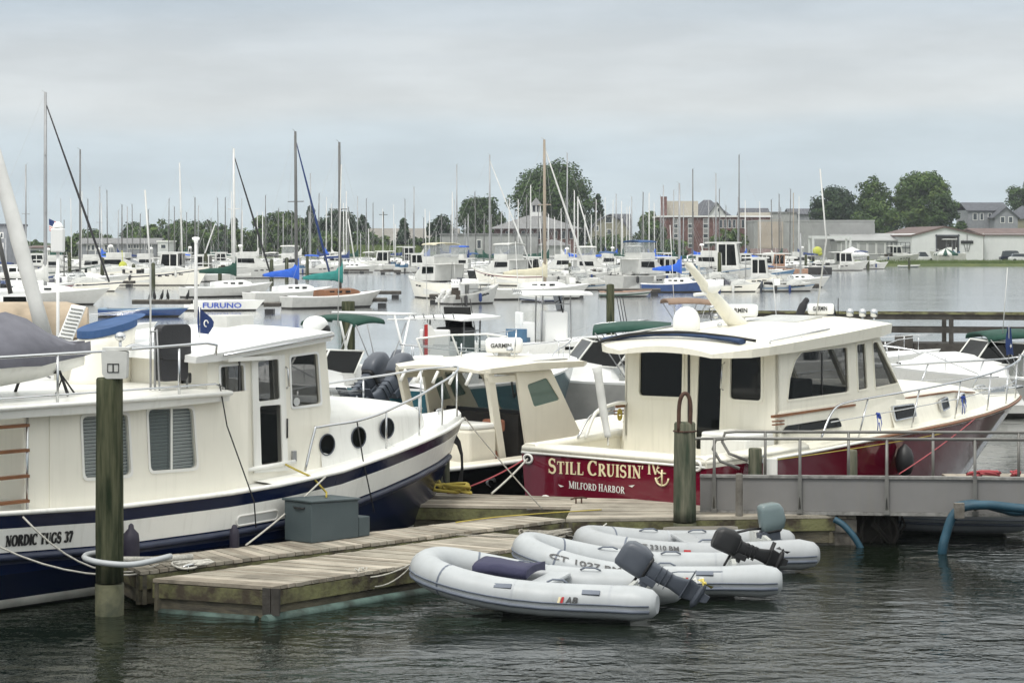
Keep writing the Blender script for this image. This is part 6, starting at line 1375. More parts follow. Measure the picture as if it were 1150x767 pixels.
mb = MB(); mb.plate([(-hwb + .05, .75), (hwb - .05, .75), (hwb - .15, 1.45), (-hwb + .15, 1.45)], [], lambda u, v, d: (x2 + .5 - d, u, v), 0, .05); mb.box(x2 + .3, .0, 1.0, .25, 1.9, .8, 1); mb.build('helm_bulkhead', ['black', 'interior_dark'], eb)
mb = MB(); mb.plate([(-hwb + .08, 1.35), (hwb - .08, 1.35), (hwb - .12, 2.1), (-hwb + .12, 2.1)], [rrect(-hwb + .16, 1.42, -.04, 2.02, .06), rrect(.04, 1.42, hwb - .16, 2.02, .06)], lambda u, v, d: (xw - .75 - (v - 1.35) * .6 - d, u, v), 0, .06); ewf = mb.build('windscreen_frame', 'beige_gel', eb)
mb = MB(); mb.plate([(-hwb + .1, 1.4), (hwb - .1, 1.4), (hwb - .12, 2.06), (-hwb + .12, 2.06)], [], lambda u, v, d: (xw - .77 - (v - 1.35) * .6 - d, u, v), 0, .006); mb.build('windscreen', 'teal_glass', ewf)
mb = MB()
for sd in (-1, 1): 
    mb.hexa([(1.55, sd * .98, .75), (1.7, sd * .98, .75), (1.7, sd * .9, .75), (1.55, sd * .9, .75)], [(1.2, sd * 1.04, 2.12), (1.35, sd * 1.04, 2.12), (1.35, sd * .96, 2.12), (1.2, sd * .96, 2.12)])
    mb.hexa([(1.25, sd * 1.04, 1.95), (x2 + .1, sd * 1.04, 1.95), (x2 + .1, sd * .98, 1.95), (1.25, sd * .98, 1.95)], [(1.2, sd * 1.04, 2.05), (x2 + .1, sd * 1.04, 2.05), (x2 + .1, sd * .98, 2.05), (1.2, sd * .98, 2.05)])
mb.build('hardtop_leg', 'beige_gel', eb)
mb = MB(); slab(mb, [(1.15, 2.1, 2.14, .9), (1.25, 2.1, 2.18, 1.08), (2.2, 2.12, 2.24, 1.2), (3.4, 2.13, 2.22, 1.15), (3.75, 2.14, 2.19, .9)], 1.15, .06, 0, 11); mb.build('hardtop', 'beige_gel', eb)
mb = MB()
for k in range(5): mb.tube([(1.14, -.75 + .37 * k, 2.1), (1.02, -.75 + .37 * k, 1.92)], .028, 0, 8); 
mb.build('rod_holder', 'white', eb)
mb = MB(); mb.box(1.15, -.35, .78, .62, 1.3, .9, 0); mb.build('mezzanine_console', 'beige_gel', eb, bev=.05)
mb = MB(); mb.box(1.15, -.35, 1.27, .6, 1.28, .09); mb.build('console_lid', 'white', eb, bev=.03)
mb = MB(); mb.box(1.62, -.78, 1.25, .2, .35, .2); mb.box(1.55, -.8, .75, .18, .3, .25); mb.build('leather_seat', 'skin_red', eb, bev=.04)
garmin(eb, (2.7, .0, 2.35), -47, .62, .24, .4)
mb = MB(); mb.tube([(2.3, -.6, 2.3), (2.35, -.6, 2.75)], .012, 0, 6); mb.ball((2.3, -.5, 2.42), .06, .06, .06); mb.tube([(2.2, .5, 2.25), (2.2, .5, 2.5)], .012, 0, 6)
mb.tube([(1.5, -.95, 2.2), (2.4, -1.0, 2.26), (3.2, -.95, 2.26)], .012, 0, 6); mb.build('roof_fitting', 'steel', eb)
mb = MB(); 
for k in range(3): mb.tube(smooth_path([(x2 + .02 * k, -.95, 2.0), (x2 + .05, -.96, 1.8 - .05 * k), (x2 + .12, -.96, 1.75), (x2 + .15, -.95, 1.95)], 3), .009, 0, 5)
mb.tube([(.05, -1.36, .84), (1.3, -1.4, .86)], .0, 0, 3) if 0 else None
mb.build('hanging_cord', 'black', eb)
mb = MB(); q = Bf.side(548, 540, -1.38)
for k in range(3): mb.tube([(q[0] + .09 * math.cos(a) + .02 * k, -1.405 - .02, q[1] - .02 + (.045 + .015 * k) * math.sin(a)) for a in [j * math.pi / 5 for j in range(8)]], .006, 0, 4)
mb.build('hull_emblem', 'alu', eb)
# ================================================================ second row of boats
fr_ = Fr(-2.75, 45.0, 47)
tl = motorboat('teal-hulled white sport boat with twin dark grey outboards behind the trawler foredeck', -2.45, 45.0, 52, 6.2, 2.5, 'teal_gel', 'white_clean', 'cuddy', None, 1.35, 1.62, 2, 'pewter', 52, msc=1.2, lod=1, topz=2.3, glassm='teal_glass', name='sport_boat')
mb = MB(); ww = [(-.5, .9), (.5, .9)]
fr2 = sts_auto(8.2, 2.7, 1.1, 1.75, rake=1, n=18)
tw_ = motorboat('white centre-console boat with black console and white T-top beyond the trawler bow', sx(447, 60), 60, 64, 7.2, 2.5, 'white', 'black', 'ttop', None, .8, 1.2, 1, 'pewter', 40, lod=1, topz=2.05, antenna=3)
fl = thing('dive_flag', 'small red and white flag hanging under the T-top of the boat with black console', 'flag', P(484, 385, 58.5)); mb = MB(); g = []
for i in range(6):
    q = i / 5; g.append([(-.18 - .03 * math.sin(4 * q), 0, .45 - .9 * q), (-.08, .05 * math.sin(4 * q), .47 - .9 * q), (.02 + .1 * math.sin(5 * q), .03, .43 - .9 * q)])
mb.loft(g, [0, 1] * 5, False, False, True); mb.build('cloth', ['red', 'letter_white'], fl); mb = MB(); mb.tube([(-.18, 0, .55), (-.18, 0, -.5)], .012); mb.build('staff', 'alu', fl)
tw2 = motorboat('white motorboat with green bimini and tubular white arch behind the trawler pilothouse', sx(436, 54), 54, 226, 5.2, 2.3, 'white', 'white_clean', 'cuddy', 'green_canvas', .85, 1.25, 0, lod=1, topz=2.4, antenna=3.5, bim=(.95, 1.9))
mb = MB()
for sd in (-1, 1):
    mb.tube([(.2, sd * 1.0, .9), (.7, sd * .95, 2.5)], .026, 0, 8); mb.tube([(.7, sd * 1.0, .9), (.2, sd * .95, 2.5)], .026, 0, 8); mb.tube([(.0, sd * .95, 2.5), (.9, sd * .95, 2.52)], .026, 0, 8); mb.tube([(.0, sd * .95, 2.38), (.9, sd * .95, 2.4)], .018, 0, 8)
mb.tube([(.0, -.95, 2.5), (.0, .95, 2.5)], .026, 0, 8); mb.tube([(.9, -.95, 2.52), (.9, .95, 2.52)], .026, 0, 8); mb.build('ski_arch', 'white_clean', tw2)
wh = motorboat('white console boat with thin-legged white T-top on open water left of the green-canopied cruiser', sx(527, 78), 78, 12, 6.5, 2.4, 'white', 'white_clean', 'ttop', None, .75, 1.05, 1, 'pewter', 0, lod=0, topz=2.35, antenna=2.6)
gc = motorboat('grey and white cuddy cruiser with dark green canopy frame behind the black-hulled boat', sx(872, 51), 51, 176, 8.6, 2.9, 'grey_gel', 'white_clean', 'cuddy', 'green_canvas', 1.1, 1.45, 0, lod=1, topz=2.3, name='cuddy_cruiser')
bb = motorboat('boat with brown folded bimini beyond the green-canopied cruiser', sx(700, 80), 80, 5, 6.5, 2.4, 'white', 'white_clean', 'cuddy', 'brown_canvas', .75, 1.05, 0, topz=2.1)
ub = motorboat('white motorboat whose hardtop shows left of the swept mast of the burgundy cruiser', sx(815, 66), 66, 20, 7.0, 2.5, 'white', 'white_clean', 'ttop', None, .75, 1.0, 1, 'cowl_white', 0, topz=1.6)
rc = motorboat('white express cruiser with folded green bimini moored behind the burgundy bow', sx(1238, 56), 56, 184, 6.4, 2.6, 'white', 'white_clean', 'cuddy', 'green_canvas', .9, 1.35, 0, lod=1, topz=1.95, antenna=1.6, name='express_cruiser')
rr_ = motorboat('grey-hulled boat with green canvas cut by the right edge of the view', sx(1142, 47) + 7.4, 47.5, 184, 7.6, 2.6, 'grey_gel', 'white_clean', 'cuddy', 'green_canvas', .95, 1.45, 0, lod=1, topz=2.0)
gb = thing('burgee', 'blue pennant with white star on a staff at the bow pulpit of the burgundy cruiser', 'flag', R.W(11.2, 0, 2.02), 47)
mb = MB(); mb.tube([(0, 0, 0), (0, 0, .62)], .008); mb.build('staff', 'alu', gb)
mb = MB(); g = []
for i in range(7):
    q = i / 6; g.append([(-.03 - .09 * q, .03 * math.sin(4 * q), .58 - .5 * q), (0, .04 * math.cos(4 * q), .6 - .5 * q), (.04 + .09 * q, -.02, .57 - .5 * q)])
mb.loft(g, 0, False, False, True); mb.build('cloth', 'sail_navy', gb); mb = MB(); mb.add([(-.03 + .05 * (1 if k % 2 else .4) * math.cos(k * .628), -.06, .25 + .05 * (1 if k % 2 else .4) * math.sin(k * .628)) for k in range(10)], [tuple(range(10))]); mb.build('star', 'letter_white', gb, fixn=False)
# dark timber pier with rails
pr = thing('timber_pier', 'long dark timber pier with two rails crossing the harbour behind the burgundy cruiser', 'pier', (sx(770, 82), 82, 0))
xe = sx(1320, 79) - sx(770, 82)
def pp_(u, v, z): return Vector((u, -3.0 * u / xe + v, z))
mb = MB(); mb.hexa([pp_(0, 0, .28), pp_(xe, 0, .28), pp_(xe, 1.6, .28), pp_(0, 1.6, .28)], [pp_(0, 0, .62), pp_(xe, 0, .62), pp_(xe, 1.6, .62), pp_(0, 1.6, .62)]); mb.build('pier_deck', 'wood_dark', pr)
for v in (.02, 1.5):
    for z0, z1, nm in ((1.44, 1.62, 'rail_plank'), (.98, 1.16, 'rail_plank')):
        mb = MB(); mb.hexa([pp_(0, v, z0), pp_(xe, v, z0), pp_(xe, v + .05, z0), pp_(0, v + .05, z0)], [pp_(0, v, z1), pp_(xe, v, z1), pp_(xe, v + .05, z1), pp_(0, v + .05, z1)]); mb.build(nm, 'wood_dark', pr)
    mb = MB(); mb.hexa([pp_(0, v - .06, 1.63), pp_(xe, v - .06, 1.63), pp_(xe, v + .11, 1.63), pp_(0, v + .11, 1.63)], [pp_(0, v - .06, 1.68), pp_(xe, v - .06, 1.68), pp_(xe, v + .11, 1.68), pp_(0, v + .11, 1.68)]); mb.build('cap_plank', 'wood_green', pr)
k = 0; u = .35
while u < xe:
    for v in (.1, 1.42):
        mb = MB(); mb.box(*pp_(u, v, .95), .14, .14, 1.36); mb.build('rail_post', 'wood_dark', pr)
    u += 2.92
for px_ in (850, 1018, 1200):
    mb = MB(); u = sx(px_, 80) - sx(770, 82); mb.tube([pp_(u, -.1, -.8), pp_(u, -.1, .9)], .32, 0, 12); mb.build('pier_pile', 'wood_dark', pr)
pk = MB()
for k in range(12): pk.box(k * .17, 0, 0, .06, .03, .3)
pk.box(.93, .03, .1, 2.0, .03, .05)
tag(pk.build('picket_panel', 'white', loc=P(868, 360, 79)), 'short white picket panel hanging on the timber pier rail', 'panel')
mb = MB(); mb.tube(smooth_path([(0, 0, -.5), (.05, 0, 0), (.2, 0, .35), (.32, 0, .5)], 3), [.12] * 3 + [.14] * 3 + [.1] * 3 + [.04], 0, 8); mb.tube([(.2, 0, .35), (.0, 0, .05)], .02, 0, 5)
tag(mb.build('wrapped_outboard', 'black_fabric', loc=P(897, 352, 78)), 'black wrapped bundle standing on the timber pier rail', 'bundle')
# left: beige covered sailboat with big furled sail, swim platform boat, small pole box
Yb = 50
bs = thing('covered_sailboat', 'sailboat under a long beige canvas with a thick white furled sail at the left edge', 'sailboat', (sx(-20, Yb), Yb, 0), 8)
st = [(s[0] - 6, s[1], s[2], s[3] - 6, s[4]) for s in sts_auto(11, 3.2, 1.0, 1.5, rake=1.2, tw=.7, n=14)]
mb = MB(); hull_mesh(mb, st, [('s', 0, 1), ('s', .06, 0), ('a', .1, 2), ('a', -.4, 2)], 1, None, crown=.1); mb.build('hull', ['beige_gel', 'white_clean', 'bottom'], bs)
mb = MB(); rings = []
for x in (-5.2, -3, -1, .6, 1.8, 2.25):
    w_ = 1.3 * (1 - max(0, (x + 1) / 4.5) ** 2); h_ = .75 if x < 1.9 else .62; rings.append([(x, w_ * math.cos(a), 2.12 + h_ * max(-.3, math.sin(a) ** .7 if math.sin(a) > 0 else math.sin(a))) for a in [math.pi * j / 12 - .25 * (1 if j == 0 else 0) for j in range(13)]])
mb.loft(rings, 0, False, False, True); mb.add(rings[-1], [tuple(range(13))]); mb.build('canvas_cover', 'beige_canvas', bs)
mb = MB(); a = P(-22, 110, 49.5); b = P(50, 378, 48.5); o_ = Vector(bs.location); rt = Matrix.Rotation(R_(-8), 3, 'Z')
mb.tube([rt @ (a - o_), rt @ (a.lerp(b, .3) - o_), rt @ (a.lerp(b, .6) - o_), rt @ (a.lerp(b, .85) - o_), rt @ (b - o_)], [.1, .14, .17, .15, .17], 0, 12); mb.build('furled_sail', 'sail_white', bs)
mb = MB(); mb.tube([rt @ (P(-10, 230, 49) - o_), rt @ (P(12, 330, 49) - o_)], .05); mb.build('shroud', 'wire', bs)
sp = thing('slatted_boarding_panel', 'white slatted boarding panel leaning against the beige-covered sailboat', 'panel', P(72, 382, 46))
mb = MB(); 
q0, q1, q2, q3 = Vector((-.15, 0, 0)), Vector((.15, 0, -.04)), Vector((.4, .2, .66)), Vector((.1, .2, .7))
mb.hexa([q0, q1, q2, q3], [p + Vector((0, .06, 0)) for p in (q0, q1, q2, q3)]); mb.build('panel', 'white_clean', sp, bev=.02)
mb = MB()
for k in range(9):
    f_ = (k + 1) / 10; mb.tube([q0.lerp(q3, f_) + Vector((.03, -.02, 0)), q1.lerp(q2, f_) + Vector((-.03, -.02, 0))], .014, 0, 5)
mb.build('slat', 'vinyl', sp)
rc_ = thing('radar_pole', 'thin white pole carrying a white box beside the small flag at left', 'pole', (sx(65, 48), 48, .5))
mb = MB(); mb.tube([(0, 0, 0), (0, 0, P(65, 270, 48).z - .5)], .035, 0, 8); mb.build('pole', 'white_clean', rc_)
mb = MB(); mb.box(0, 0, P(65, 270, 48).z - .5, .26, .24, .5); mb.lathe([(.13, -.06), (.08, .04), (.03, .08)], (0, 0, P(65, 263, 48).z - .32), 10); mb.build('box', 'white_clean', rc_, bev=.03)
gm = motorboat('white powerboat with a radar block half hidden behind the big furled sail', sx(-120, 75), 75, 14, 8.5, 2.8, 'white', 'white_clean', 'hard', None, 1.0, 1.5, 0, topz=2.5)
# ================================================================ marina in the middle distance
BM = 'white_canvas'
SB = [  # label, px, Y, mast top row, length, heading, cover, jib, mast, lean, extra
 ('tall-masted sloop with black headstay behind the big furled sail at left', 51, 150, 104, 9.5, 8, 'white_canvas', 'black_fabric', 'alu', 0, {'mr': .12, 'spread': 2}),
 ('sloop with slim grey mast just left of the tallest left mast', 29, 215, 185, 9, 170, None, None, 'alu', 0, {}),
 ('sloop with dark mast rising in front of the grey long building', 90, 205, 168, 10, 12, None, None, 'mast_dark', 0, {}),
 ('sloop with thin pale mast over the middle of the grey long building', 112, 285, 210, 9, 165, 'bright_blue', None, 'alu', 0, {}),
 ('left of two slim masts behind the right end of the grey long building', 137, 330, 230, 9, 20, None, None, 'mast_dark', 0, {}),
 ('right of two slim masts behind the right end of the grey long building', 143, 350, 232, 9, 10, None, None, 'alu', 0, {}),
 ('sloop with slightly raked pale mast left of the white radar pole', 205, 235, 183, 9, 175, None, None, 'mast_light', 1.6, {}),
 ('short-masted sloop behind the white radar pole', 219, 300, 222, 8, 10, None, None, 'mast_dark', 0, {}),
 ('white sloop with dark green sail cover and black headstay', 263, 172, 167, 7.8, 40, 'green_canvas', 'black_fabric', 'mast_light', -.2, {'mr': .11}),
 ('sloop with thin dark mast left of the green-covered sloop', 253, 370, 222, 9, 170, None, None, 'mast_dark', 0, {}),
 ('sloop with short thin mast right of the green-covered sloop', 272, 385, 236, 8, 15, None, None, 'mast_light', 0, {}),
 ('sloop with slender white mast before the large round tree at left', 295, 370, 238, 8, 12, None, None, 'mast_light', 0, {}),
 ('sloop with a strongly leaning white mast left of the green-covered sloop', 226, 310, 252, 7, 10, None, None, 'mast_light', 19, {'bare': True, 'spread': 0}),
 ('white sloop with bright blue sail cover and rolled blue jib', 333, 156, 148, 7.6, 48, 'bright_blue', 'sail_navy', 'mast_dark', -.6, {'mr': .11}),
 ('sloop with thin mast right of the blue-covered sloop', 349, 330, 195, 10, 170, None, None, 'alu', .3, {}),
 ('sloop with short faint mast left of the blue-covered sloop', 318, 380, 240, 8, 10, None, None, 'alu', 0, {}),
 ('grey-white sloop with teal sail cover and wooden cabin front', 382, 144, 160, 7.4, 42, 'teal_canvas', None, 'mast_dark', -.4, {'wood': True, 'hull': 'grey_gel', 'mr': .1}),
 ('sloop with slim mast right of the teal-covered sloop', 389, 320, 215, 9, 175, None, None, 'mast_light', 0, {}),
 ('small sloop with left-leaning white mast beyond the teal-covered sloop', 399, 300, 246, 7, 10, None, None, 'mast_light', -9, {'bare': True, 'spread': 0}),
 ('small sloop with low mast standing before the reeds', 405, 385, 262, 7, 5, None, None, 'alu', 0, {}),
 ('sloop with short mast in front of the utility pole', 414, 395, 257, 7, 175, None, None, 'mast_light', 0, {}),
 ('sloop with short mast in front of the conical tree before the tan roof', 444, 360, 252, 7, 5, None, None, 'mast_light', 0, {}),
 ('cream sloop with tall mast in front of the tan roof', 465, 330, 210, 9, 10, None, None, 'alu', 0, {}),
 ('left of two close masts above the cruiser with cream enclosure', 508, 340, 216, 9, 10, None, None, 'mast_light', 0, {}),
 ('right and taller of two close masts above the cruiser with cream enclosure', 513, 300, 185, 10, 175, None, None, 'alu', 0, {}),
 ('sloop with tall mast and white rolled jib before the dark round tree', 550, 235, 174, 10, 8, None, 'sail_white', 'alu', 0, {}),
 ('sloop with white mast in front of the left part of the cupola building', 582, 360, 224, 9, 5, None, None, 'mast_light', 0, {}),
 ('sloop with white mast just left of the cupola', 596, 340, 208, 9, 170, None, None, 'mast_light', 0, {}),
 ('white sloop with tan sail cover, brown mast and slanting rolled jib', 612, 165, 157, 8.6, 30, 'cream_canvas', 'sail_white', 'mast_tan', -.3, {'mr': .12}),
 ('sloop with tall grey mast right of the brown-masted sloop', 637, 290, 172, 10, 5, None, None, 'alu', 0, {}),
 ('left of two thick white masts at the right end of the cupola building', 645, 330, 214, 9, 10, None, None, 'mast_light', 0, {}),
 ('right of two thick white masts at the right end of the cupola building', 649, 310, 221, 9, 178, None, None, 'mast_light', 0, {'mr': .1}),
 ('sloop with mast leaning hard left in front of the gambrel house', 671, 290, 224, 8, 5, None, None, 'mast_light', -16, {'bare': True, 'spread': 0}),
 ('sloop with thin mast before the left side of the gambrel house', 692, 340, 218, 9, 12, 'bright_blue', None, 'alu', 0, {}),
 ('sloop with faint mast before the middle of the gambrel house', 698, 350, 226, 9, 170, None, None, 'mast_light', 0, {}),
 ('sloop with mast before the right edge of the gambrel house', 707, 330, 232, 9, 170, None, None, 'mast_light', 0, {}),
 ('sloop with dark mast right of the gambrel house', 721, 330, 216, 9, 5, None, None, 'mast_dark', 1, {}),
 ('sloop with pale mast left of the brick apartment block', 729, 310, 217, 9, 175, 'bright_blue', None, 'mast_light', 0, {}),
 ('sloop with mast in front of the chimney of the brick apartment block', 745, 320, 208, 9, 10, None, None, 'alu', 0, {}),
 ('small navy-hulled sloop with bright blue sail cover', 763, 186, 206, 5.6, 5, 'bright_blue', None, 'alu', 0, {'hull': 'blue_gel'}),
 ('sloop with tall thin mast in front of the flat penthouse', 778, 300, 190, 9, 170, None, None, 'mast_dark', 0, {}),
 ('sloop with mast in front of the dark gabled roof', 804, 300, 195, 9, 8, None, None, 'alu', 0, {}),
 ('sloop with the tallest mast before the right part of the brick block', 830, 270, 174, 9, 172, None, None, 'mast_dark', 0, {'mr': .08}),
 ('left of two dark masts over the big grey warehouse', 875, 350, 218, 9, 10, None, None, 'mast_dark', 0, {}),
 ('right of two dark masts over the big grey warehouse', 891, 360, 217, 9, 170, None, None, 'mast_tan', 0, {}),
 ('small sloop with short mast at the right end of the workboats', 899, 205, 262, 6, 5, None, None, 'alu', 0, {}),
]
rdm = random.Random(41)
XTRA = [('brick hall', 560, 640, 12), ('gambrel house', 655, 712, 10), ('brick apartment block', 716, 858, 12), ('grey warehouse', 862, 900, 4), ('grey long building', 60, 175, 10), ('left tree line', 180, 330, 12), ('dark pines', 335, 425, 10), ('tan warehouse roof', 428, 500, 7), ('flat metal shed', 500, 556, 7)]
for nm_, xa_, xb_, k_ in XTRA:
    for i in range(k_):
        px_ = xa_ + (xb_ - xa_) * (i + rdm.uniform(.2, .8)) / k_; Y = rdm.uniform(300, 392); h_ = rdm.uniform(7.5, 11.5)
        ord_ = ['first', 'second', 'third', 'fourth', 'fifth', 'sixth', 'seventh', 'eighth', 'ninth', 'tenth', 'eleventh', 'twelfth'][i]
        SB.append((ord_ + ' short background mast from the left before the ' + nm_, px_, Y, HY - (h_ - CAMH) * FPX / Y, rdm.uniform(7, 9), rdm.choice((8, 12, 172, 176)), rdm.choice((None, None, 'bright_blue', 'sail_navy', 'white_canvas', 'green_canvas')), None, rdm.choice(('mast_dark', 'mast_light', 'alu', 'mast_dark')), rdm.uniform(-1, 1), {'mr': .075}))
for r in SB:
    ex = dict(r[10]); sailboat(r[0], r[1], r[2], r[3], r[4], r[5], ex.pop('hull', 'white_far'), r[6], r[7], r[8], r[9], **ex)
def mbt(label, px_, Y, deg, L_, style, **k):
    a = R_(deg); X = sx(px_, Y); L_ *= .88; k.setdefault('hull', ['white_far', 'white_far', 'grey_gel', 'white_far', 'cream'][int(px_ * 3 + Y) % 5]); k.setdefault('deck', 'white_far_deck'); k.setdefault('top', 'white_far_deck'); k['fs'] = k.get('fs', .75) * .88; k['fb'] = k.get('fb', 1.25) * .9; k.setdefault('stripe', [None, 'navy', None, 'blue_pale', 'green_canvas', None, 'burgundy'][int(px_ + Y) % 7]); return motorboat(label, X - .45 * L_ * math.cos(a), Y - .45 * L_ * math.sin(a), deg, L_, k.pop('B', L_ * .33), style=style, **k)
mbt('white cabin cruiser bow-right below the flag pole at left', 118, 225, 350, 11, 'cuddy', topz=2.4, fb=1.9, fs=1.1)
mbt('white cruiser with long pale bow in front of the grey long building', 138, 240, 352, 11, 'fly', fb=1.9, fs=1.2)
mbt('white express cruiser with dark windows beside the first left pilings', 190, 235, 170, 10, 'hard', topz=2.9, fb=1.8, fs=1.1)
mbt('big white cruiser with raked bow behind the cormorant dock', 178, 215, 355, 10, 'cuddy', fb=2.0, fs=1.2, topz=2.4)
mbt('low white cruiser with thin stripe at the far left', 88, 190, 352, 8, 'cuddy', fb=1.1, fs=.8, topz=2.0, stripe='navy')
mbt('white boat under a grey boat cover behind the radar pole', 226, 260, 178, 8, 'hard', topz=2.5)
mbt('grey flybridge cruiser behind the green-covered sloop', 282, 255, 12, 10, 'fly', fb=1.9, fs=1.2)
mbt('white flybridge boat beyond the blue-covered sloop', 322, 300, 170, 9, 'fly', canvas='white_canvas', fb=1.7)
mbt('white cuddy boat at the right of the blue-covered sloop', 356, 290, 10, 8, 'cuddy', canvas='bright_blue', topz=2.3, fb=1.4)
mbt('white cruiser with cream canvas enclosure moored alone mid-harbour', 492, 168, 128, 7.6, 'fly', canvas='cream_canvas', fb=1.8, fs=1.3, hull='cream', B=3.2)
mbt('white centre console with two white outboards beside the cream-enclosed cruiser', 528, 153, 38, 5.0, 'ttop', motors=2, tilt=40, topz=1.3, fs=.7, fb=1.5, B=2.2)
mbt('white lobster yacht before the reeds', 428, 330, 175, 9, 'hard', topz=2.6, fb=1.5)
mbt('grey-white workboat moored left of the cream-enclosed cruiser', 452, 335, 10, 8, 'lobster', topz=3.2)
mbt('white sportfisher with black bow flag left of the cupola building', 568, 215, 140, 8.5, 'fly', canvas='white_canvas', fb=1.9, fs=1.2, B=3.4)
mbt('low white daysailer-like launch right of the tan-covered sloop', 655, 195, 8, 6.5, 'cuddy', fb=.9, fs=.6, topz=1.6)
mbt('dark rubber tender with a dark outboard tied by the tan-covered sloop', 606, 158, 175, 3.2, 'skiff', motors=1, cowl='pewter', hull='hyp', fs=.4, fb=.5)
mbt('white flybridge cruiser left of the blue-topped cruiser', 662, 262, 12, 9, 'fly', fb=1.7, canvas='white_canvas')
mbt('white and green striped cruiser below the gambrel house', 690, 250, 350, 10, 'cuddy', canvas='blue_canvas', topz=2.9, fb=1.5, stripe='green_canvas')
mbt('trawler with dark framed canvas enclosure over its deck', 722, 190, 35, 7.5, 'fly', canvas='blue_canvas', fb=1.6, fs=1.5, hull='grey_gel', B=3.2)
mbt('white pilothouse boat just right of the dark framed trawler', 752, 196, 20, 6, 'hard', topz=2.7, fb=1.4)
mbt('small skiff with orange seats at the dock by the open-water piling', 700, 172, 5, 4.5, 'skiff', deck='tan_gel', fs=.45, fb=.6)
mbt('white and blue workboat with tall wheelhouse below the brick block', 805, 240, 350, 11, 'lobster', topz=3.9, fb=2.0, fs=1.1, stripe='blue_pale', antenna=3)
mbt('white flybridge boat with radar arch behind the tall wheelhouse workboat', 800, 262, 355, 10, 'fly', fb=2.2, fs=1.3)
mbt('small white open boat between the navy sloop and the workboats', 795, 215, 355, 6, 'cuddy', topz=1.9)
mbt('white lobster boat with dark wheelhouse windows in mid marina', 843, 205, 352, 7.2, 'lobster', topz=2.6, fb=1.4)
mbt('white skiff with outboard and grey engine block left of the mid marina lobster boat', 822, 188, 5, 5, 'cuddy', motors=1, topz=1.5, fs=.6, fb=.9)
mbt('pale open fishing boat with outboard by the right finger dock', 884, 190, 12, 5.2, 'cuddy', motors=1, cowl='pewter', topz=1.7, fs=.6, fb=.9)
mbt('boat under a bright blue tarp in front of the big grey warehouse', 866, 250, 5, 5.5, 'skiff', canvas='blue_canvas', topz=1.4, hull='blue_pale')
mbt('orange-brown wooden workboat among the masts before the warehouse', 882, 285, 172, 7, 'lobster', hull='tan_gel', deck='tan_gel', topz=2.5)
mbt('dark cluttered work barge left of the long white workboat', 905, 290, 178, 8, 'skiff', hull='black', deck='black', fs=.9, fb=1.1)
mbt('long white workboat moored below the yellow bag', 940, 320, 8, 9.5, 'lobster', topz=2.5, fb=1.6)
mbt('boat with dark blue canopy right of the long white workboat', 972, 335, 5, 7, 'cuddy', canvas='sail_navy', topz=2.6)
mbt('white boat on the shore stand in front of the low extension', 1008, 392, 5, 8, 'hard', topz=3.2, fs=1.6, fb=2.2)
mbt('white console boat parked on the lawn before the hangar opening', 1066, 402, 178, 7, 'ttop', topz=4.3, fs=2.2, fb=2.6)
mbt('small tender hanging at the marine shed floating dock', 1020, 356, 5, 4, 'skiff', fs=.4, fb=.5)
mbt('low cabin boat half hidden behind the big furled sail', 25, 170, 10, 8, 'hard', topz=2.3, deck='white_clean')
mbt('dark-hulled powerboat with blue cover at the far left', 12, 205, 5, 8, 'cuddy', hull='blue_gel', canvas='sail_navy', topz=2.2)
mbt('grey cruiser with tinted windows behind the flag pole', 66, 260, 5, 10, 'fly', fb=1.8)
for i, (px_, Y, dg, L_, st_, cv) in enumerate([(340, 345, 10, 8, 'cuddy', None), (375, 330, 172, 8, 'hard', None), (535, 320, 8, 8, 'cuddy', 'blue_canvas'), (628, 275, 172, 8, 'fly', None), (715, 300, 10, 8, 'fly', 'white_canvas'), (772, 285, 170, 8, 'cuddy', None), (838, 300, 10, 8, 'hard', None), (858, 320, 172, 8, 'cuddy', 'white_canvas'), (925, 350, 8, 8, 'cuddy', None), (160, 290, 175, 9, 'fly', None), (250, 330, 10, 8, 'hard', None), (300, 335, 172, 8, 'cuddy', 'white_canvas'), (242, 290, 12, 9, 'cuddy', None), (410, 350, 172, 7, 'cuddy', 'white_canvas'), (470, 300, 8, 8, 'hard', None), (512, 280, 170, 9, 'fly', 'bright_blue'), (645, 230, 12, 8, 'cuddy', None), (680, 310, 172, 8, 'fly', None), (752, 320, 8, 8, 'hard', None), (815, 330, 172, 8, 'cuddy', 'sail_navy'), (862, 290, 8, 7, 'hard', None), (893, 330, 175, 8, 'fly', None), (45, 300, 8, 9, 'hard', 'white_canvas'), (100, 270, 172, 9, 'fly', None), (212, 290, 8, 8, 'cuddy', 'bright_blue'), (206, 330, 172, 8, 'fly', None), (600, 240, 8, 7.5, 'hard', None)]):
    where = ['behind the blue-covered sloop', 'behind the teal-covered sloop mast', 'under the dark round tree', 'in front of the cupola building', 'behind the dark framed trawler', 'under the brick block chimney', 'right of the tall wheelhouse workboat', 'at the left foot of the big grey warehouse', 'below the white travel lift', 'behind the long grey building pilings', 'behind the leaning-mast sloop', 'below the large round tree at left', 'just right of the leaning-mast sloop', 'in the gap before the reeds', 'left behind the cream-enclosed cruiser', 'right behind the cream-enclosed cruiser', 'beyond the tan-covered sloop bow', 'under the gambrel house shrubs', 'left under the brick block', 'at the foot of the light green tree', 'below the red-roofed shed', 'behind the orange-brown workboat', 'at the far left behind the grey cruiser', 'between the first pilings at left', 'right of the big white cruiser bow', 'behind the radar pole base', 'behind the brown-masted sloop'][i]
    mbt('small distant white motorboat ' + where, px_, Y, dg, L_, st_, canvas=cv, topz=2.4, group='distant motorboats along the marina')
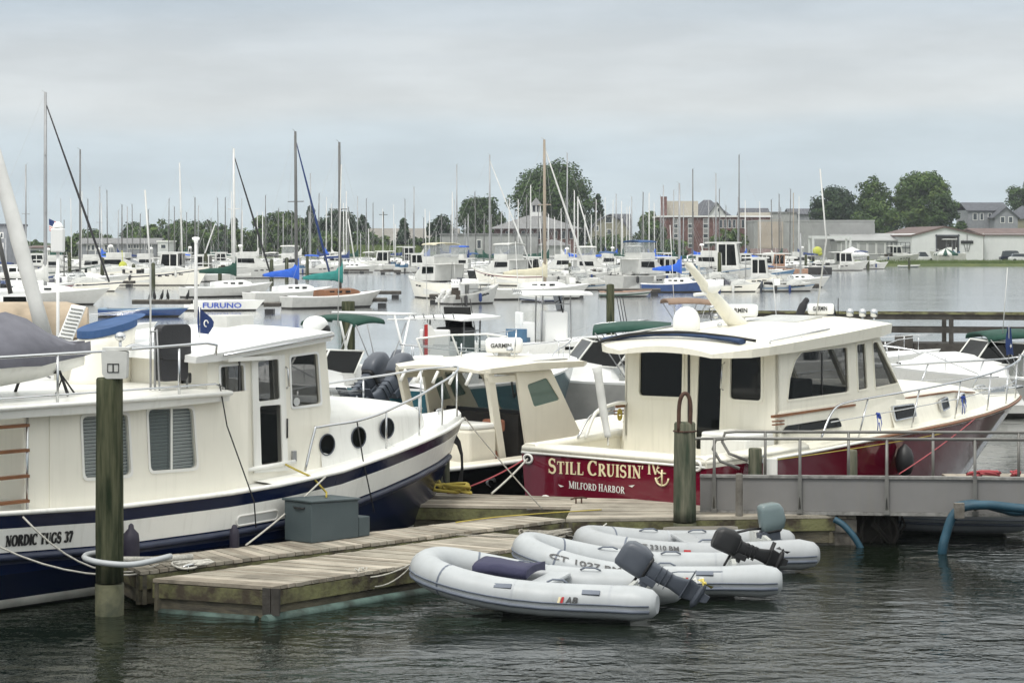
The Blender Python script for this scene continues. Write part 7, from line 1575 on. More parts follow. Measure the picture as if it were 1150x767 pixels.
# race hull with lettering at the left
fu = motorboat('long low white hull with big blue lettering along its side', sx(208, 138), 138, 0, 4.75, 1.5, 'white', 'white_clean', 'skiff', None, .62, .66, 0, name='lettered_hull')
mb = MB(); put_text(mb, 'FURUNO', .42, lambda u, v: (1.15 + u, -.775, .2 + v * 1.0), bold=.012, width=2.3); mb.build('hull_lettering', 'letter_blue', fu, fixn=False)
# finger docks
def lowdock(label, px0, px1, row, z=.45, Wd=1.1, birds=0):
    Y = FPX * CAMH / (row - HY); x0 = sx(px0, Y); x1 = sx(px1, Y); t = thing('finger_dock', label, 'dock', (x0, Y, 0), 0, 'low finger docks in the marina'); Ld = x1 - x0
    mb = MB(); n = max(6, int(Ld / .3))
    for k in range(n): mb.box(Ld * (k + .5) / n, Wd / 2, z, Ld / n * .95, Wd, .05)
    mb.build('planks', 'wood_grey', t); mb = MB(); mb.box(Ld / 2, .05, z - .13, Ld, .08, .2); mb.box(Ld / 2, Wd - .05, z - .13, Ld, .08, .2)
    for k in range(int(Ld / 2) + 1): mb.box(min(Ld - .3, .3 + 2 * k), Wd / 2, .05, .5, Wd * .9, .36, 1)
    mb.build('frame', ['wood_dark', 'black'], t); return t, x0, x1, Y
cd = lowdock('cormorant dock: low dark dock at left with a row of birds on it', 148, 214, 352, .75)
lowdock('short low dock right of the teal-covered sloop', 392, 434, 345, .55); lowdock('second low dock farther beyond the teal-covered sloop', 408, 450, 335, .5)
lowdock('short low dock at the stern of the white centre console', 482, 502, 341, .6); lowdock('low dock at the right of the tan-covered sloop', 622, 656, 334, .5)
lowdock('long low dock behind the open-water piling', 672, 742, 332, .5); lowdock('low dock in front of the mid marina lobster boat', 827, 864, 327, .5); lowdock('low dock below the pale open fishing boat', 874, 920, 325, .45)
lowdock('thin low dock before the reeds', 427, 450, 308, .5); lowdock('thin low dock left of the reeds', 386, 414, 307, .5); lowdock('low dock at the marine shed shore', 990, 1030, 299, .5)
lowdock('dark low dock right of the lettered hull', 296, 314, 352, .6); lowdock('low dock behind the lettered hull', 66, 150, 322, .5)
for k, px_ in enumerate((167, 173, 180, 188, 209)):
    g = Vector((sx(px_, 133.6), 134.0, .76)); mb = MB(); lean = -.07 if k % 2 else .05
    mb.loft([[(x + lean * z / .4 + r_ * math.cos(a), r_ * .8 * math.sin(a), z) for a in [2 * math.pi * j / 8 for j in range(8)]] for x, r_, z in ((0, .03, .02), (0, .09, .12), (.0, .1, .24), (.02, .07, .36), (.03, .035, .46), (.03, .04, .54), (.05, .02, .58))], 0)
    mb.tube([(.05, 0, .55), (.14, 0, .55)], [.018, .006], 0, 5); mb.tube([(-.02, 0, .14), (-.12, 0, .02)], [.04, .015], 0, 5); mb.tube([(0, .03, 0), (0, .03, .1)], .012, 0, 4); mb.tube([(0, -.03, 0), (0, -.03, .1)], .012, 0, 4)
    tag(mb.build('cormorant', 'black', loc=g), ['first black cormorant from the left on the low dock', 'second black cormorant from the left on the low dock', 'third black cormorant from the left on the low dock', 'fourth black cormorant from the left on the low dock', 'lone black cormorant at the right end of the low dock'][k], 'bird', 'cormorants on the low dock')
bb_ = motorboat('low dark blue hull lying in front of the cormorant dock', sx(112, 127), 127, 0, 4.9, 1.6, 'blue_gel', 'blue_pale', 'skiff', None, .45, .5, 0)
# pilings of the marina
PL = [(13, 330, 290, 318), (78, 220, 284, 0), (115, 215, 290, 0), (150, 225, 297, 0), (172, 210, 296, 0), (231, 240, 285, 0), (305, 220, 292, 0), (322, 235, 290, 0), (345, 260, 288, 0), (247, 230, 300, 0), (365, 330, 286, 0), (388, 340, 285, 0), (640, 250, 296, 0), (820, 300, 284, 0), (808, 230, 284, 0), (905, 310, 286, 0), (1021, 345, 290, 0), (735, 260, 292, 0), (560, 250, 298, 0), (975, 330, 288, 0)]
plab = ['at the left picture edge', 'left of the dark mast before the grey long building', 'beside the white cruiser under the grey long building', 'in front of the big white cruiser bow', 'before the white express cruiser', 'under the white radar pole', 'left of two beside the blue-covered sloop', 'right of two beside the blue-covered sloop', 'beyond the blue-covered sloop', 'by the green-covered sloop', 'left of the reeds', 'at the reeds', 'left of the gambrel house below', 'before the brick block, farther one', 'before the brick block, nearer one', 'at the dark work barge', 'at the marine shed dock', 'beside the dark framed trawler', 'by the white sportfisher', 'below the white travel lift']
for (px_, Y, top, _), lb in zip(PL, plab):
    t = thing('piling', 'weathered marina piling ' + lb, 'piling', (sx(px_, Y), Y, 0), group='marina pilings'); h = CAMH - (top - HY) * Y / FPX
    mb = MB(); mb.lathe([(.2, -.8), (.19, h * .6), (.17, h), (.02, h + .08)], n=8); mb.build('post', 'pile_green', t)
# ================================================================ shore: buildings
mat('shingle_grey', (0.25, 0.26, 0.28), .9, var=.2, scale=1.5, bump=.2); mat('roof_grey', (0.2, 0.2, 0.2), .9, var=.25, scale=1); mat('roof_tan', (0.22, 0.205, 0.18), .9, var=.2, scale=.8)
mat('brick', (0.16, 0.08, 0.07), .9, col2=(.1, .05, .045), scale=1.2); mat('metal_wall', (0.33, 0.335, 0.33), .6, var=.15, scale=.5, streak=.2); mat('metal_wall2', (0.42, 0.36, 0.3), .6, var=.15, scale=.5)
mat('white_wall', (0.62, 0.63, 0.63), .7, var=.1, scale=.4, streak=.15); mat('rust_roof', (0.14, 0.095, 0.085), .8, var=.3, scale=.6); mat('tan_wall', (0.26, 0.25, 0.18), .9, var=.15); mat('trim', (.7, .7, .68), .6); mat('far_window', (.05, .06, .07), .15); mat('curtain_far', (.2, .2, .2), .7)
mat('roof_dark', (0.09, 0.095, 0.11), .9, var=.3, scale=1); mat('penthouse', (0.42, 0.39, 0.33), .9, var=.15)
def zr(row, Y): return CAMH - (row - HY) * Y / FPX
def building(name, label, px0, px1, Y, eave, ridge=None, wall='white_wall', roof='roof_grey', kind='flat', depth=14, wins=(), wcol='far_window', over=.4, base=0.6, cat='building', trimband=True, gx=None):
    base -= .35
    x0, x1 = sx(px0, Y), sx(px1, Y); w_ = x1 - x0; t = thing(name, label, cat, (x0, Y, base)); ze = zr(eave, Y) - base; zt_ = zr(ridge, Y) - base if ridge else ze + .5
    mb = MB()
    if kind == 'gable_front': mb.plate([(0, 0), (w_, 0), (w_, ze), (w_ * (gx or .5), zt_ - .15), (0, ze)], [], lambda u, v, d: (u, d, v), 0, depth)
    elif kind == 'gambrel': mb.plate([(0, 0), (w_, 0), (w_, ze), (w_ * .8, ze + (zt_ - ze) * .62), (w_ * .5, zt_ - .15), (w_ * .2, ze + (zt_ - ze) * .62), (0, ze)], [], lambda u, v, d: (u, d, v), 0, depth)
    else: mb.box(w_ / 2, depth / 2, ze / 2, w_, depth, ze)
    mb.build('wall', wall, t)
    mb = MB(); o = over
    if kind == 'flat': mb.box(w_ / 2, depth / 2, ze + .15, w_ + o, depth + o, .3)
    elif kind == 'gable_side':
        mb.loft([[(x, -o, ze - .1), (x, depth / 2, zt_), (x, depth + o, ze - .1), (x, depth + o, ze - .3), (x, depth / 2, zt_ - .25), (x, -o, ze - .3)] for x in (-o, w_ + o)], 0, sm=False)
    elif kind == 'hip':
        r = min(w_ * .42, depth * .5); mb.add([(-o, -o, ze), (w_ + o, -o, ze), (w_ + o, depth + o, ze), (-o, depth + o, ze), (r, depth / 2, zt_), (w_ - r, depth / 2, zt_)], [(0, 1, 5, 4), (1, 2, 5), (2, 3, 4, 5), (3, 0, 4), (3, 2, 1, 0)])
    elif kind == 'gable_front':
        g_ = w_ * (gx or .5); mb.loft([[(-o, y, ze - .1), (g_, y, zt_), (w_ + o, y, ze - .1), (w_ + o, y, ze - .4), (g_, y, zt_ - .3), (-o, y, ze - .4)] for y in (-o, depth + o)], 0, sm=False)
    elif kind == 'gambrel':
        mb.loft([[(-o, y, ze - .1), (w_ * .2 - .2, y, ze + (zt_ - ze) * .66), (w_ * .5, y, zt_), (w_ * .8 + .2, y, ze + (zt_ - ze) * .66), (w_ + o, y, ze - .1), (w_ + o, y, ze - .35), (w_ * .8, y, ze + (zt_ - ze) * .6), (w_ * .5, y, zt_ - .3), (w_ * .2, y, ze + (zt_ - ze) * .6), (-o, y, ze - .35)] for y in (-o, depth + o)], 0, sm=False)
    elif kind == 'shed':
        mb.hexa([(-o, -o, ze), (w_ + o, -o, ze), (w_ + o, depth + o, zt_ - .2), (-o, depth + o, zt_ - .2)], [(-o, -o, ze + .2), (w_ + o, -o, ze + .2), (w_ + o, depth + o, zt_), (-o, depth + o, zt_)])
    mb.build('roof', roof, t)
    for q in wins:
        a, b, c, d_ = q[:4]; m_ = q[4] if len(q) > 4 else wcol; u0, u1 = sx(a, Y) - x0, sx(b, Y) - x0; z1, z0 = zr(c, Y) - base, zr(d_, Y) - base
        mb = MB(); fr = .07 if wall == 'brick' else .12; mb.plate([(u0 - fr, z0 - fr), (u1 + fr, z0 - fr), (u1 + fr, z1 + fr), (u0 - fr, z1 + fr)], [[(u0, z0), (u1, z0), (u1, z1), (u0, z1)]], lambda u, v, d: (u, -.08 + d, v), 0, .08); wn = mb.build('window', 'trim', t)
        mb = MB(); mb.box((u0 + u1) / 2, -.02, (z0 + z1) / 2, u1 - u0, .03, z1 - z0); mb.build('pane', m_, wn)
    return t
b1 = building('boathouse', 'long grey shingled waterside building with a row of small windows at left', 88, 176, 440, 273, 267.5, 'shingle_grey', 'roof_grey', 'gable_side', 12, [(98 + 5 * k, 101 + 5 * k, 275.5, 281) for k in range(5)] + [(144 + 3.2 * k, 146.2 + 3.2 * k, 275, 279) for k in range(5)] + [(165, 170, 275, 280)])
b2 = building('dark_house', 'dark shingled building at the left picture edge', -30, 7.5, 300, 254, 250, 'shingle_grey', 'roof_dark', 'flat', 12, [(1, 3, 262, 267), (1, 3, 274, 279)])
building('white_block', 'small white block behind the left end of the flag pole', 30, 50, 450, 279, 276, 'white_wall', 'rust_roof', 'shed', 8, [(34, 44, 281, 284)])
building('white_shed', 'small white box building right of the grey long building', 177, 190, 436, 272, None, 'white_wall', 'trim', 'flat', 8, [(181, 186, 275, 279)])
b3 = building('warehouse', 'very long warehouse with pale tan pitched roof behind the reeds', 402, 512, 560, 278, 256, 'tan_wall', 'roof_tan', 'gable_side', 50)
b4 = building('shed', 'flat grey metal shed left of the cupola building', 494, 604, 445, 264, 263, 'metal_wall', 'roof_grey', 'flat', 14, [(536, 540, 270, 279)])
b5 = building('brick_hall', 'brick hall with grey hip roof and white cupola', 555, 648, 460, 257, 241, 'brick', 'roof_grey', 'hip', 26, [(568 + 9 * k, 571.5 + 9 * k, 260, 268) for k in range(9)], over=1.2)
mb = MB(); cx_ = sx(602, 473) - sx(555, 460); ez = zr(243, 473) - .6; 
mb.box(cx_, 13, ez + .1, 2.2, 2.2, 2.2); cup = mb.build('cupola', 'trim', b5)
mb = MB(); mb.add([(cx_ - 1.3, 11.7, ez + 2.55), (cx_ + 1.3, 11.7, ez + 2.55), (cx_ + 1.3, 14.3, ez + 2.55), (cx_ - 1.3, 14.3, ez + 2.55), (cx_, 13, ez + 4.2)], [(0, 1, 4), (1, 2, 4), (2, 3, 4), (3, 0, 4), (3, 2, 1, 0)]); mb.build('cupola_roof', 'roof_grey', cup)
mb = MB(); 
for a in (-.85, 0, .85): mb.box(cx_ + a, 11.95, ez + 1.85, .22, .22, 1.4)
for a in (-.85, .85): mb.box(cx_ + a, 14.05, ez + 1.85, .22, .22, 1.4)
mb.box(cx_, 13, ez + 1.85, 1.3, 1.3, 1.4, 1); mb.build('cupola_column', ['trim', 'roof_dark'], cup)
building('grey_annex', 'low pale annex with hipped roof in front of the brick hall', 604, 640, 436, 276, 269, 'metal_wall', 'roof_grey', 'hip', 8)
building('gambrel_house', 'olive shingled gambrel house with white trim', 662, 708, 500, 262, 240.5, 'tan_wall', 'roof_dark', 'gambrel', 16, [(680, 687, 244, 250), (668, 672, 254, 259), (682, 686, 258, 263)])
building('dark_roof_house', 'dark-roofed house wing behind the gambrel house', 688, 708, 530, 262, 240, 'tan_wall', 'roof_dark', 'gable_side', 12)
wn_ = []
for c_, xs_ in enumerate((756, 773, 790)):
    for r_ in range(3): wn_.append((xs_, xs_ + 5, 246 + 11 * r_, 251 + 11 * r_, 'curtain_far')); wn_.append((xs_, xs_ + 5, 252 + 11 * r_, 256 + 11 * r_))
for k in range(6): wn_.append((808 + 5 * k, 811 + 5 * k, 247, 256))
b7 = building('apartment_block', 'red brick apartment block with white cornice and stacked windows', 741, 865, 470, 244, 243, 'brick', 'trim', 'flat', 18, wn_, over=.8)
mb = MB(); bx_ = lambda a, Y=478: sx(a, Y) - sx(741, 470)
mb.box((bx_(747) + bx_(784)) / 2, 12, zr(236, 478), bx_(784) - bx_(747), 8, 3.2); mb.build('penthouse', 'penthouse', b7)
mb = MB(); mb.box(bx_(744.5), 6, zr(237, 474), 1.3, 1.3, 5.4); mb.build('chimney', 'brick', b7)
mb = MB(); mb.box((bx_(832) + bx_(864)) / 2, 10, zr(242, 478) - .3, bx_(864) - bx_(832), 8, 1.2); mb.build('roof_curb', 'penthouse', b7)
building('gabled_house', 'large dark-roofed house with pale gable behind the brick block', 773, 822, 560, 244, 224, 'shingle_grey', 'roof_dark', 'hip', 18)
building('gable_wing', 'pale front gable of the house behind the brick block', 795, 816, 552, 243, 227, 'white_wall', 'roof_dark', 'gable_front', 6, [(806, 808.5, 234, 238)])
building('green_roof_house', 'house with green-grey roof above the right end of the brick block', 834, 864, 560, 243, 233.5, 'tan_wall', 'roof_dark', 'gable_side', 12)
building('concrete_box', 'plain concrete box rooftop left of the right dark tree', 865, 895, 520, 239.5, None, 'metal_wall', 'roof_grey', 'flat', 12)
building('teal_roof_house', 'low dark teal roofed building behind the right dark tree', 888, 915, 560, 240, 234, 'shingle_grey', 'roof_dark', 'gable_side', 12)
b8 = building('metal_warehouse', 'big pale grey corrugated warehouse', 847, 982, 455, 249, 248, 'metal_wall', 'metal_wall', 'flat', 22, over=.2)
mb = MB()
for k in range(60): mb.box(.35 + k * .395, -.03, (zr(249, 455) - .6) / 2, .08, .05, zr(249, 455) - .8)
mb.build('wall_rib', 'metal_wall', b8)
mb = MB(); mb.box(3.2, -.07, 5.2, 5.0, .03, 5.6); mb.build('stained_panel', 'metal_wall2', b8)
building('low_extension', 'low sloping extension at the right end of the big grey warehouse', 940, 1024, 446, 271, 262, 'metal_wall', 'metal_wall', 'shed', 10, [(945 + 10 * k, 953 + 10 * k, 273, 285, 'metal_wall') for k in range(6)])
building('red_shed', 'small red-roofed white shed in front of the big grey warehouse', 846, 884, 425, 285, 279.5, 'white_wall', 'rust_roof', 'gable_side', 6)
b9 = building('hangar', 'large white boat hangar with open dark doorway in its low gable', 1024, 1104, 430, 263.5, 254, 'white_wall', 'rust_roof', 'gable_front', 40, over=.3, gx=.46)
building('hangar_wing', 'long white hangar wing with brown roof running off the right edge', 1105, 1240, 432, 263, 256, 'white_wall', 'rust_roof', 'gable_side', 30, over=.3)
Yh = 430; u = lambda a: sx(a, Yh) - sx(1024, Yh)
mb = MB(); mb.box((u(1052) + u(1076)) / 2, -.04, (zr(263, Yh) + zr(286, Yh)) / 2 - .6, u(1076) - u(1052), .06, zr(263, Yh) - zr(286, Yh)); mb.build('doorway', 'interior_dark', b9)  # dark panel on the solid wall, painting in the shade of the opening
mb = MB(); 
for a in (1051.5, 1076.5): mb.box(u(a), -.06, zr(274, Yh) - .6, .2, .16, 4.2)
mb.box((u(1052) + u(1076)) / 2, -.06, zr(262.5, Yh) - .6, 4.5, .16, .25); mb.build('door_frame', 'roof_dark', b9)
mb = MB(); mb.box(u(1086), -.1, zr(270, Yh) - .6, 2.3, .1, .55); 
for a in (-.5, 0, .5): mb.box(u(1086) + a, -.1, zr(274, Yh) - .6, .07, .08, 2.2, rot=Matrix.Rotation(a * .5, 3, 'Y'))
mb.box(u(1086), -.1, zr(265, Yh) - .6, .08, .08, 1.2); mb.build('hoist_bracket', 'black', b9)
mb = MB(); mb.box(u(1104), -.03, zr(278, Yh) - .6, .1, .06, 6); mb.build('corner_trim', 'trim', b9)
building('grey_house', 'grey shingled two-storey house on the rise at the right', 1087, 1132, 540, 236, 227, 'shingle_grey', 'roof_dark', 'gable_side', 14, [(1093, 1097, 240, 247), (1101, 1104, 240, 247), (1110, 1113, 240, 247)], base=1)
building('grey_house_wing', 'cross gable wing with white trim at the right of the grey house', 1117, 1143, 534, 244, 232, 'shingle_grey', 'roof_dark', 'gable_front', 12, [(1124, 1128, 244, 250), (1133, 1137, 244, 250)], base=1)
building('edge_house', 'dark roofed house cut by the right edge above the hangar', 1138, 1175, 550, 246, 231, 'tan_wall', 'roof_dark', 'hip', 12, base=1)
# hangar-yard objects
def car(label, px_, Y, L_=4.6, col='white_wall', h=1.5, pickup=False, deg=0):
    t = thing('pickup_truck' if pickup else 'parked_car', label, 'truck' if pickup else 'car', (sx(px_, Y), Y, .42), deg, 'vehicles parked on the boatyard lawn')
    mb = MB(); prof = [(-L_ / 2, .35), (-L_ / 2, .85), (-L_ * .42, .95), (-L_ * .1, .95), (L_ * .25, .9), (L_ * .48, .75), (L_ / 2, .35)]
    mb.plate(prof, [], lambda u, v, d: (u, d, v), -.85, .85); mb.build('body', col, t, bev=.06)
    mb = MB(); c0, c1 = (-.08, .25) if pickup else (-.42, .26); mb.plate([(L_ * c0, .93), (L_ * c0 + .25, h), (L_ * (c1 - .12), h), (L_ * c1, .93)], [], lambda u, v, d: (u, d, v), -.72, .72); mb.build('cabin_glass', 'far_window', t, bev=.04)
    mb = MB(); mb.box(L_ * (c0 + c1) / 2 - .05, 0, h + .02, L_ * (c1 - c0) * .55, 1.35, .06); mb.build('roof', col, t, bev=.02)
    for a in (-.32, .32):
        for sd in (-1, 1): mb = MB(); mb.tube([(L_ * a, sd * .72, .33), (L_ * a, sd * .88, .33)], .33, 0, 12); mb.build('wheel', 'black', t)
car('white pickup truck parked left of the hangar doorway', 1034, 405, 5.4, pickup=True, h=1.75)
car('dark van parked at the hangar wall near the right edge', 1138, 408, 4.8, 'navy_hull', 1.9)
car('white car at the right edge in front of the hangar', 1148, 395, 4.5)
def tent(label, px_, Y, w_, h, top, stripes=False):
    t = thing('canopy_tent', label, 'tent', (sx(px_, Y), Y, .42)); mb = MB()
    for a in (-1, 1):
        for b in (-1, 1): mb.tube([(a * w_ / 2, b * w_ / 2, 0), (a * w_ / 2, b * w_ / 2, h)], .04, 0, 5)
    mb.build('pole', 'trim', t); mb = MB(); n = 16; ring = [];
    for k in range(n): 
        a = 2 * math.pi * k / n + math.pi / 4; q = w_ * .56 / max(abs(math.cos(a)), abs(math.sin(a))); ring.append((q * math.cos(a), q * math.sin(a), h))
    mb.add(ring + [(0, 0, h + w_ * .3)], [(k, (k + 1) % n, n) for k in range(n)], [k % 2 if stripes else 0 for k in range(n)])
    mb.add(ring + [(x, y, z - .3) for x, y, z in ring], [(k, (k + 1) % n, n + (k + 1) % n, n + k) for k in range(n)], [k % 2 if stripes else 0 for k in range(n)]); mb.build('canopy', [top, 'green_canvas'], t)
tent('small green and white striped canopy tent on the lawn before the hangar', 1062, 392, 3.2, 1.5, 'white_canvas', True)
tent('white peaked canopy tent left of the low extension', 957, 400, 4.6, 1.3, 'white_wall')
tl_ = thing('travel_lift', 'tall white steel travel lift frame in front of the big grey warehouse', 'boat lift', (sx(934, 410), 410, .5)); mb = MB(); hw_ = sx(955, 410) - sx(934, 410); hl = zr(266.5, 410) - .5
for a in (-1, 1):
    for b in (0, 5): mb.box(a * hw_, b, hl / 2, .35, .35, hl)
    mb.box(a * hw_, 2.5, hl, .35, 5.4, .4)
mb.box(0, 5, hl, hw_ * 2 + .3, .35, .5); mb.box(0, 0, hl - .1, hw_ * 2 + .3, .3, .4); mb.build('frame', 'white_wall', tl_)
mb = MB()
for a in (-1, 1):
    for b in (0, 5): mb.tube([(a * hw_ - .2, b, .45), (a * hw_ + .2, b, .45)], .5, 0, 12)
mb.build('wheel', 'black', tl_)
mb = MB(); random.seed(6); mb.ball((0, 0, 0), .8, .5, .75, 0, 9); mb.ball((.35, 0, -.4), .5, .4, .4, 0, 8); tag(mb.build('yellow_bag', 'yellow', loc=(sx(918, 380), 380, zr(282, 380))), 'bright yellow bag hanging by the white travel lift', 'bag')
mb = MB(); mb.ball((0, 0, 0), .45, .3, .5, 0, 9); mb.tube([(0, 0, 0), (-.1, 0, 1.6)], .04, 0, 5); tag(mb.build('yellow_marker', 'yellow', loc=(sx(138, 236), 236, zr(299, 236))), 'small yellow marker by the white cruiser below the grey long building', 'marker')
# fence between extension and hangar, utility pole, lamp posts, flag
fn_ = thing('yard_fence', 'dark metal yard fence and racks between the low extension and the hangar', 'fence', (sx(996, 425), 425, 1.0)); mb = MB(); wf = sx(1022, 425) - sx(996, 425)
for k in range(6): mb.box(wf * k / 5, 0, 1.4, .1, .1, 2.9)
for z in (.8, 1.9, 2.8): mb.box(wf / 2, 0, z, wf, .06, .12)
mb.build('fence_frame', 'roof_dark', fn_); mb = MB(); mb.box(wf / 2, .1, 1.2, wf, .04, 2.2); mb.build('fence_panel', 'metal_wall', fn_)
for px_, Y, top, lb in ((430.5, 480, 238, 'wooden utility pole over the tan warehouse roof'), (669, 470, 226, 'slim utility pole by the gambrel house')):
    t = thing('utility_pole', lb, 'pole', (sx(px_, Y), Y, 1)); h = zr(top, Y) - 1; mb = MB(); mb.tube([(0, 0, 0), (0, 0, h)], [.2, .13], 0, 7); mb.build('pole', 'wood_dark', t); mb = MB(); mb.box(0, 0, h - .6, 1.8, .12, .12); mb.build('cross_arm', 'wood_dark', t)
fp = thing('flag_pole', 'white flagpole with a small stars-and-stripes style flag at left', 'flag', (sx(72, 190), 190, 1)); hf = zr(247, 190) - 1
mb = MB(); mb.tube([(0, 0, -1), (0, 0, hf)], [.06, .035], 0, 6); mb.build('pole', 'mast_dark', fp)
mb = MB(); n = 8; vs = []; 
for j in range(14):
    for i in range(n + 1): q = i / n; vs.append((-.1 - .0 - 1.15 * (1 - q) + .0, .1 * math.sin(5 * q + j * .1), hf - .1 - .075 * j - .55 * q + .2))
fs = []; ms = []
for j in range(13):
    for i in range(n): fs.append((j * (n + 1) + i, j * (n + 1) + i + 1, (j + 1) * (n + 1) + i + 1, (j + 1) * (n + 1) + i)); ms.append(2 if (j < 7 and i < 3) else j % 2)
mb.add(vs, fs, ms); mb.build('cloth', ['red', 'letter_white', 'sail_navy'], fp, fixn=False)
rp = thing('radar_mast', 'white pole topped by a flat white radar beside the trawler burgee', 'pole', (sx(220, 120), 120, 0)); h = zr(268, 120)
mb = MB(); mb.tube([(0, 0, .2), (0, 0, h)], [.1, .08], 0, 10); mb.build('pole', 'mast_light', rp); mb = MB(); mb.lathe([(.08, -.25), (.12, -.1), (.19, -.06), (.2, .05), (.1, .08)], (0, 0, h), 14); mb.build('radar', 'white_clean', rp)
# ================================================================ trees
mat('bark', (.07, .055, .04), .95, var=.3)
for k, c in (('leaf_dark', (.042, .076, .024)), ('leaf_mid', (.066, .115, .03)), ('leaf_light', (.1, .15, .038)), ('leaf_blue', (.034, .06, .032)), ('leaf_reed', (.12, .16, .05))): mat(k, c, .7, var=.35, scale=.6, spec=.25)
def tree(name, label, px_, Y, top, width_px, base_row=None, mats=('leaf_dark', 'leaf_mid', 'leaf_light'), dens=1.0, kind='round', leaf=.8, trunk=True, gap=.0, low=.25, group=None, cat='tree', flat=1.0):
    X = sx(px_, Y); H = zr(top, Y) - 1.0; W2 = width_px * Y / FPX / 2; t = thing(name, label, cat, (X, Y, 1.0), group=group)
    rd = random.Random(int(px_ * 7 + Y)); cl = []
    if kind == 'round':
        nc = int(52 * dens)
        for i in range(nc):
            u = rd.uniform(-1, 1); ph = rd.uniform(0, 6.283); r = rd.uniform(.55, 1) ; s_ = math.sqrt(1 - u * u)
            zc = H * (low + (1 - low) * .5) + u * H * (1 - low) * .46 * r; wz = 1.0 if u > -.3 else .85
            cl.append((W2 * .86 * r * s_ * math.cos(ph) * wz, W2 * .7 * r * s_ * math.sin(ph) * wz, zc, rd.uniform(.24, .38) * min(W2, H * .45), rd.random()))
        cl += [(0, 0, H * (low + (1 - low) * .5), W2 * .6, .2), (0, 0, H * (low + (1 - low) * .35), W2 * .5, .2)]
    elif kind == 'cone':
        for i in range(int(44 * dens)):
            f = (i + .5) / int(44 * dens); z = H * (low + (1 - low) * f); r = W2 * (1 - f) ** .8; ph = rd.uniform(0, 6.283); q = rd.uniform(.3, .9)
            cl.append((r * q * math.cos(ph), r * q * math.sin(ph), z, max(.5, W2 * .42 * (1 - f * .7)), rd.random()))
        cl.append((0, 0, H * .93, W2 * .18, .4)); cl.append((0, 0, H * .8, W2 * .3, .4))
    elif kind == 'bush':
        for i in range(int(44 * dens)): cl.append((rd.uniform(-W2, W2) * .85, rd.uniform(-W2, W2) * .4, H * rd.uniform(.15, .78), H * rd.uniform(.2, .34), rd.random()))
    mb = MB()
    for cx_, cy_, cz_, cr, sh in cl:
        n = int(min(420, max(60, 9.0 * (cr / leaf) ** 2 * 4.0)) * (1 - gap)); mi = 0 if sh < .42 else (1 if sh < .8 else 2)
        for k in range(n):
            d = Vector((rd.gauss(0, 1), rd.gauss(0, 1), rd.gauss(0, 1))).normalized(); r = cr * (rd.random() ** .35) * rd.uniform(.85, 1.12); c = Vector((cx_, cy_, cz_)) + Vector((d.x * r, d.y * r, d.z * r * .8 * flat))
            if c.z < .15: c.z = rd.uniform(.15, .8)
            nn = (d + Vector((rd.uniform(-.8, .8), rd.uniform(-.8, .8), rd.uniform(-.3, .9)))).normalized(); a = nn.orthogonal().normalized(); b = nn.cross(a); th = rd.uniform(0, 3.14); a, b = a * math.cos(th) + b * math.sin(th), b * math.cos(th) - a * math.sin(th)
            s_ = leaf * rd.uniform(.45, 1.0); mb.add([c - a * s_ * .5, c + b * s_ * .32, c + a * s_ * .5, c - b * s_ * .32], [(0, 1, 2, 3)], mi if rd.random() < .8 else (mi + 1) % 3)
    mb.build('crown', list(mats), t, fixn=False)
    if trunk:
        mb = MB(); tr = max(.15, H * .022); mb.tube([(0, 0, -.3), (.1, 0, H * .3), (-.1, .1, H * .6), (0, 0, H * .82)], [tr * 1.3, tr, tr * .7, tr * .25], 0, 7)
        for k in range(6):
            a = k * 1.05 + rd.random(); z = H * rd.uniform(.3, .55); mb.tube([(0, 0, z), (W2 * .3 * math.cos(a), W2 * .3 * math.sin(a), z + H * .12), (W2 * .65 * math.cos(a), W2 * .65 * math.sin(a), z + H * .27)], [tr * .55, tr * .35, tr * .12], 0, 5)
        mb.build('trunk', 'bark', t)
    return t
DK = ('leaf_dark', 'leaf_dark', 'leaf_mid'); MD = ('leaf_dark', 'leaf_mid', 'leaf_light'); BL = ('leaf_blue', 'leaf_blue', 'leaf_dark')
tree('broadleaf_tree', 'pale green domed tree behind the left end of the grey long building', 100, 470, 258, 65.0, mats=('leaf_mid', 'leaf_light', 'leaf_light'), low=.1)
tree('broadleaf_tree', 'low round treetop between the left masts', 37, 500, 270, 26.0, mats=MD, low=.1)
tree('broadleaf_tree', 'small dark tree just behind the right part of the grey long building', 148, 480, 250, 33.8, mats=DK)
tree('broadleaf_tree', 'broad green tree left of the white radar pole', 188, 480, 247, 78.0, mats=MD, low=.1)
tree('broadleaf_tree', 'broad green tree behind the white radar pole', 226, 470, 245, 80.6, mats=MD, low=.08)
tree('conifer', 'dark bluish conifer behind the green-covered sloop', 263, 470, 246, 33.8, mats=BL, kind='cone', low=.1)
tree('conifer', 'second dark conifer leaning over the green-covered sloop boom', 250, 450, 262, 31.2, mats=BL, kind='cone', low=.05)
tree('broadleaf_tree', 'large round mid-green tree between the green- and blue-covered sloops', 310, 460, 235, 72.8, mats=MD, low=.08, dens=1.2)
tree('broadleaf_tree', 'dark tree just left of the blue-covered sloop mast', 335, 475, 241, 44.2, mats=DK, low=.08)
tree('conifer', 'tall dark pine right of the blue-covered sloop mast', 349, 470, 233, 39.0, mats=BL, kind='cone', low=.1, dens=1.3)
tree('broadleaf_tree', 'dark broad pine behind the teal-covered sloop mast', 377, 470, 235, 52.0, mats=BL, low=.15, dens=1.1)
tree('broadleaf_tree', 'bright green low tree at the foot of the dark pines', 368, 440, 262, 52.0, mats=('leaf_mid', 'leaf_light', 'leaf_light'), low=.02)
tree('conifer', 'ragged dark pine left of the utility pole', 407, 465, 243, 41.6, mats=BL, kind='cone', low=.1, gap=.25, dens=1.2)
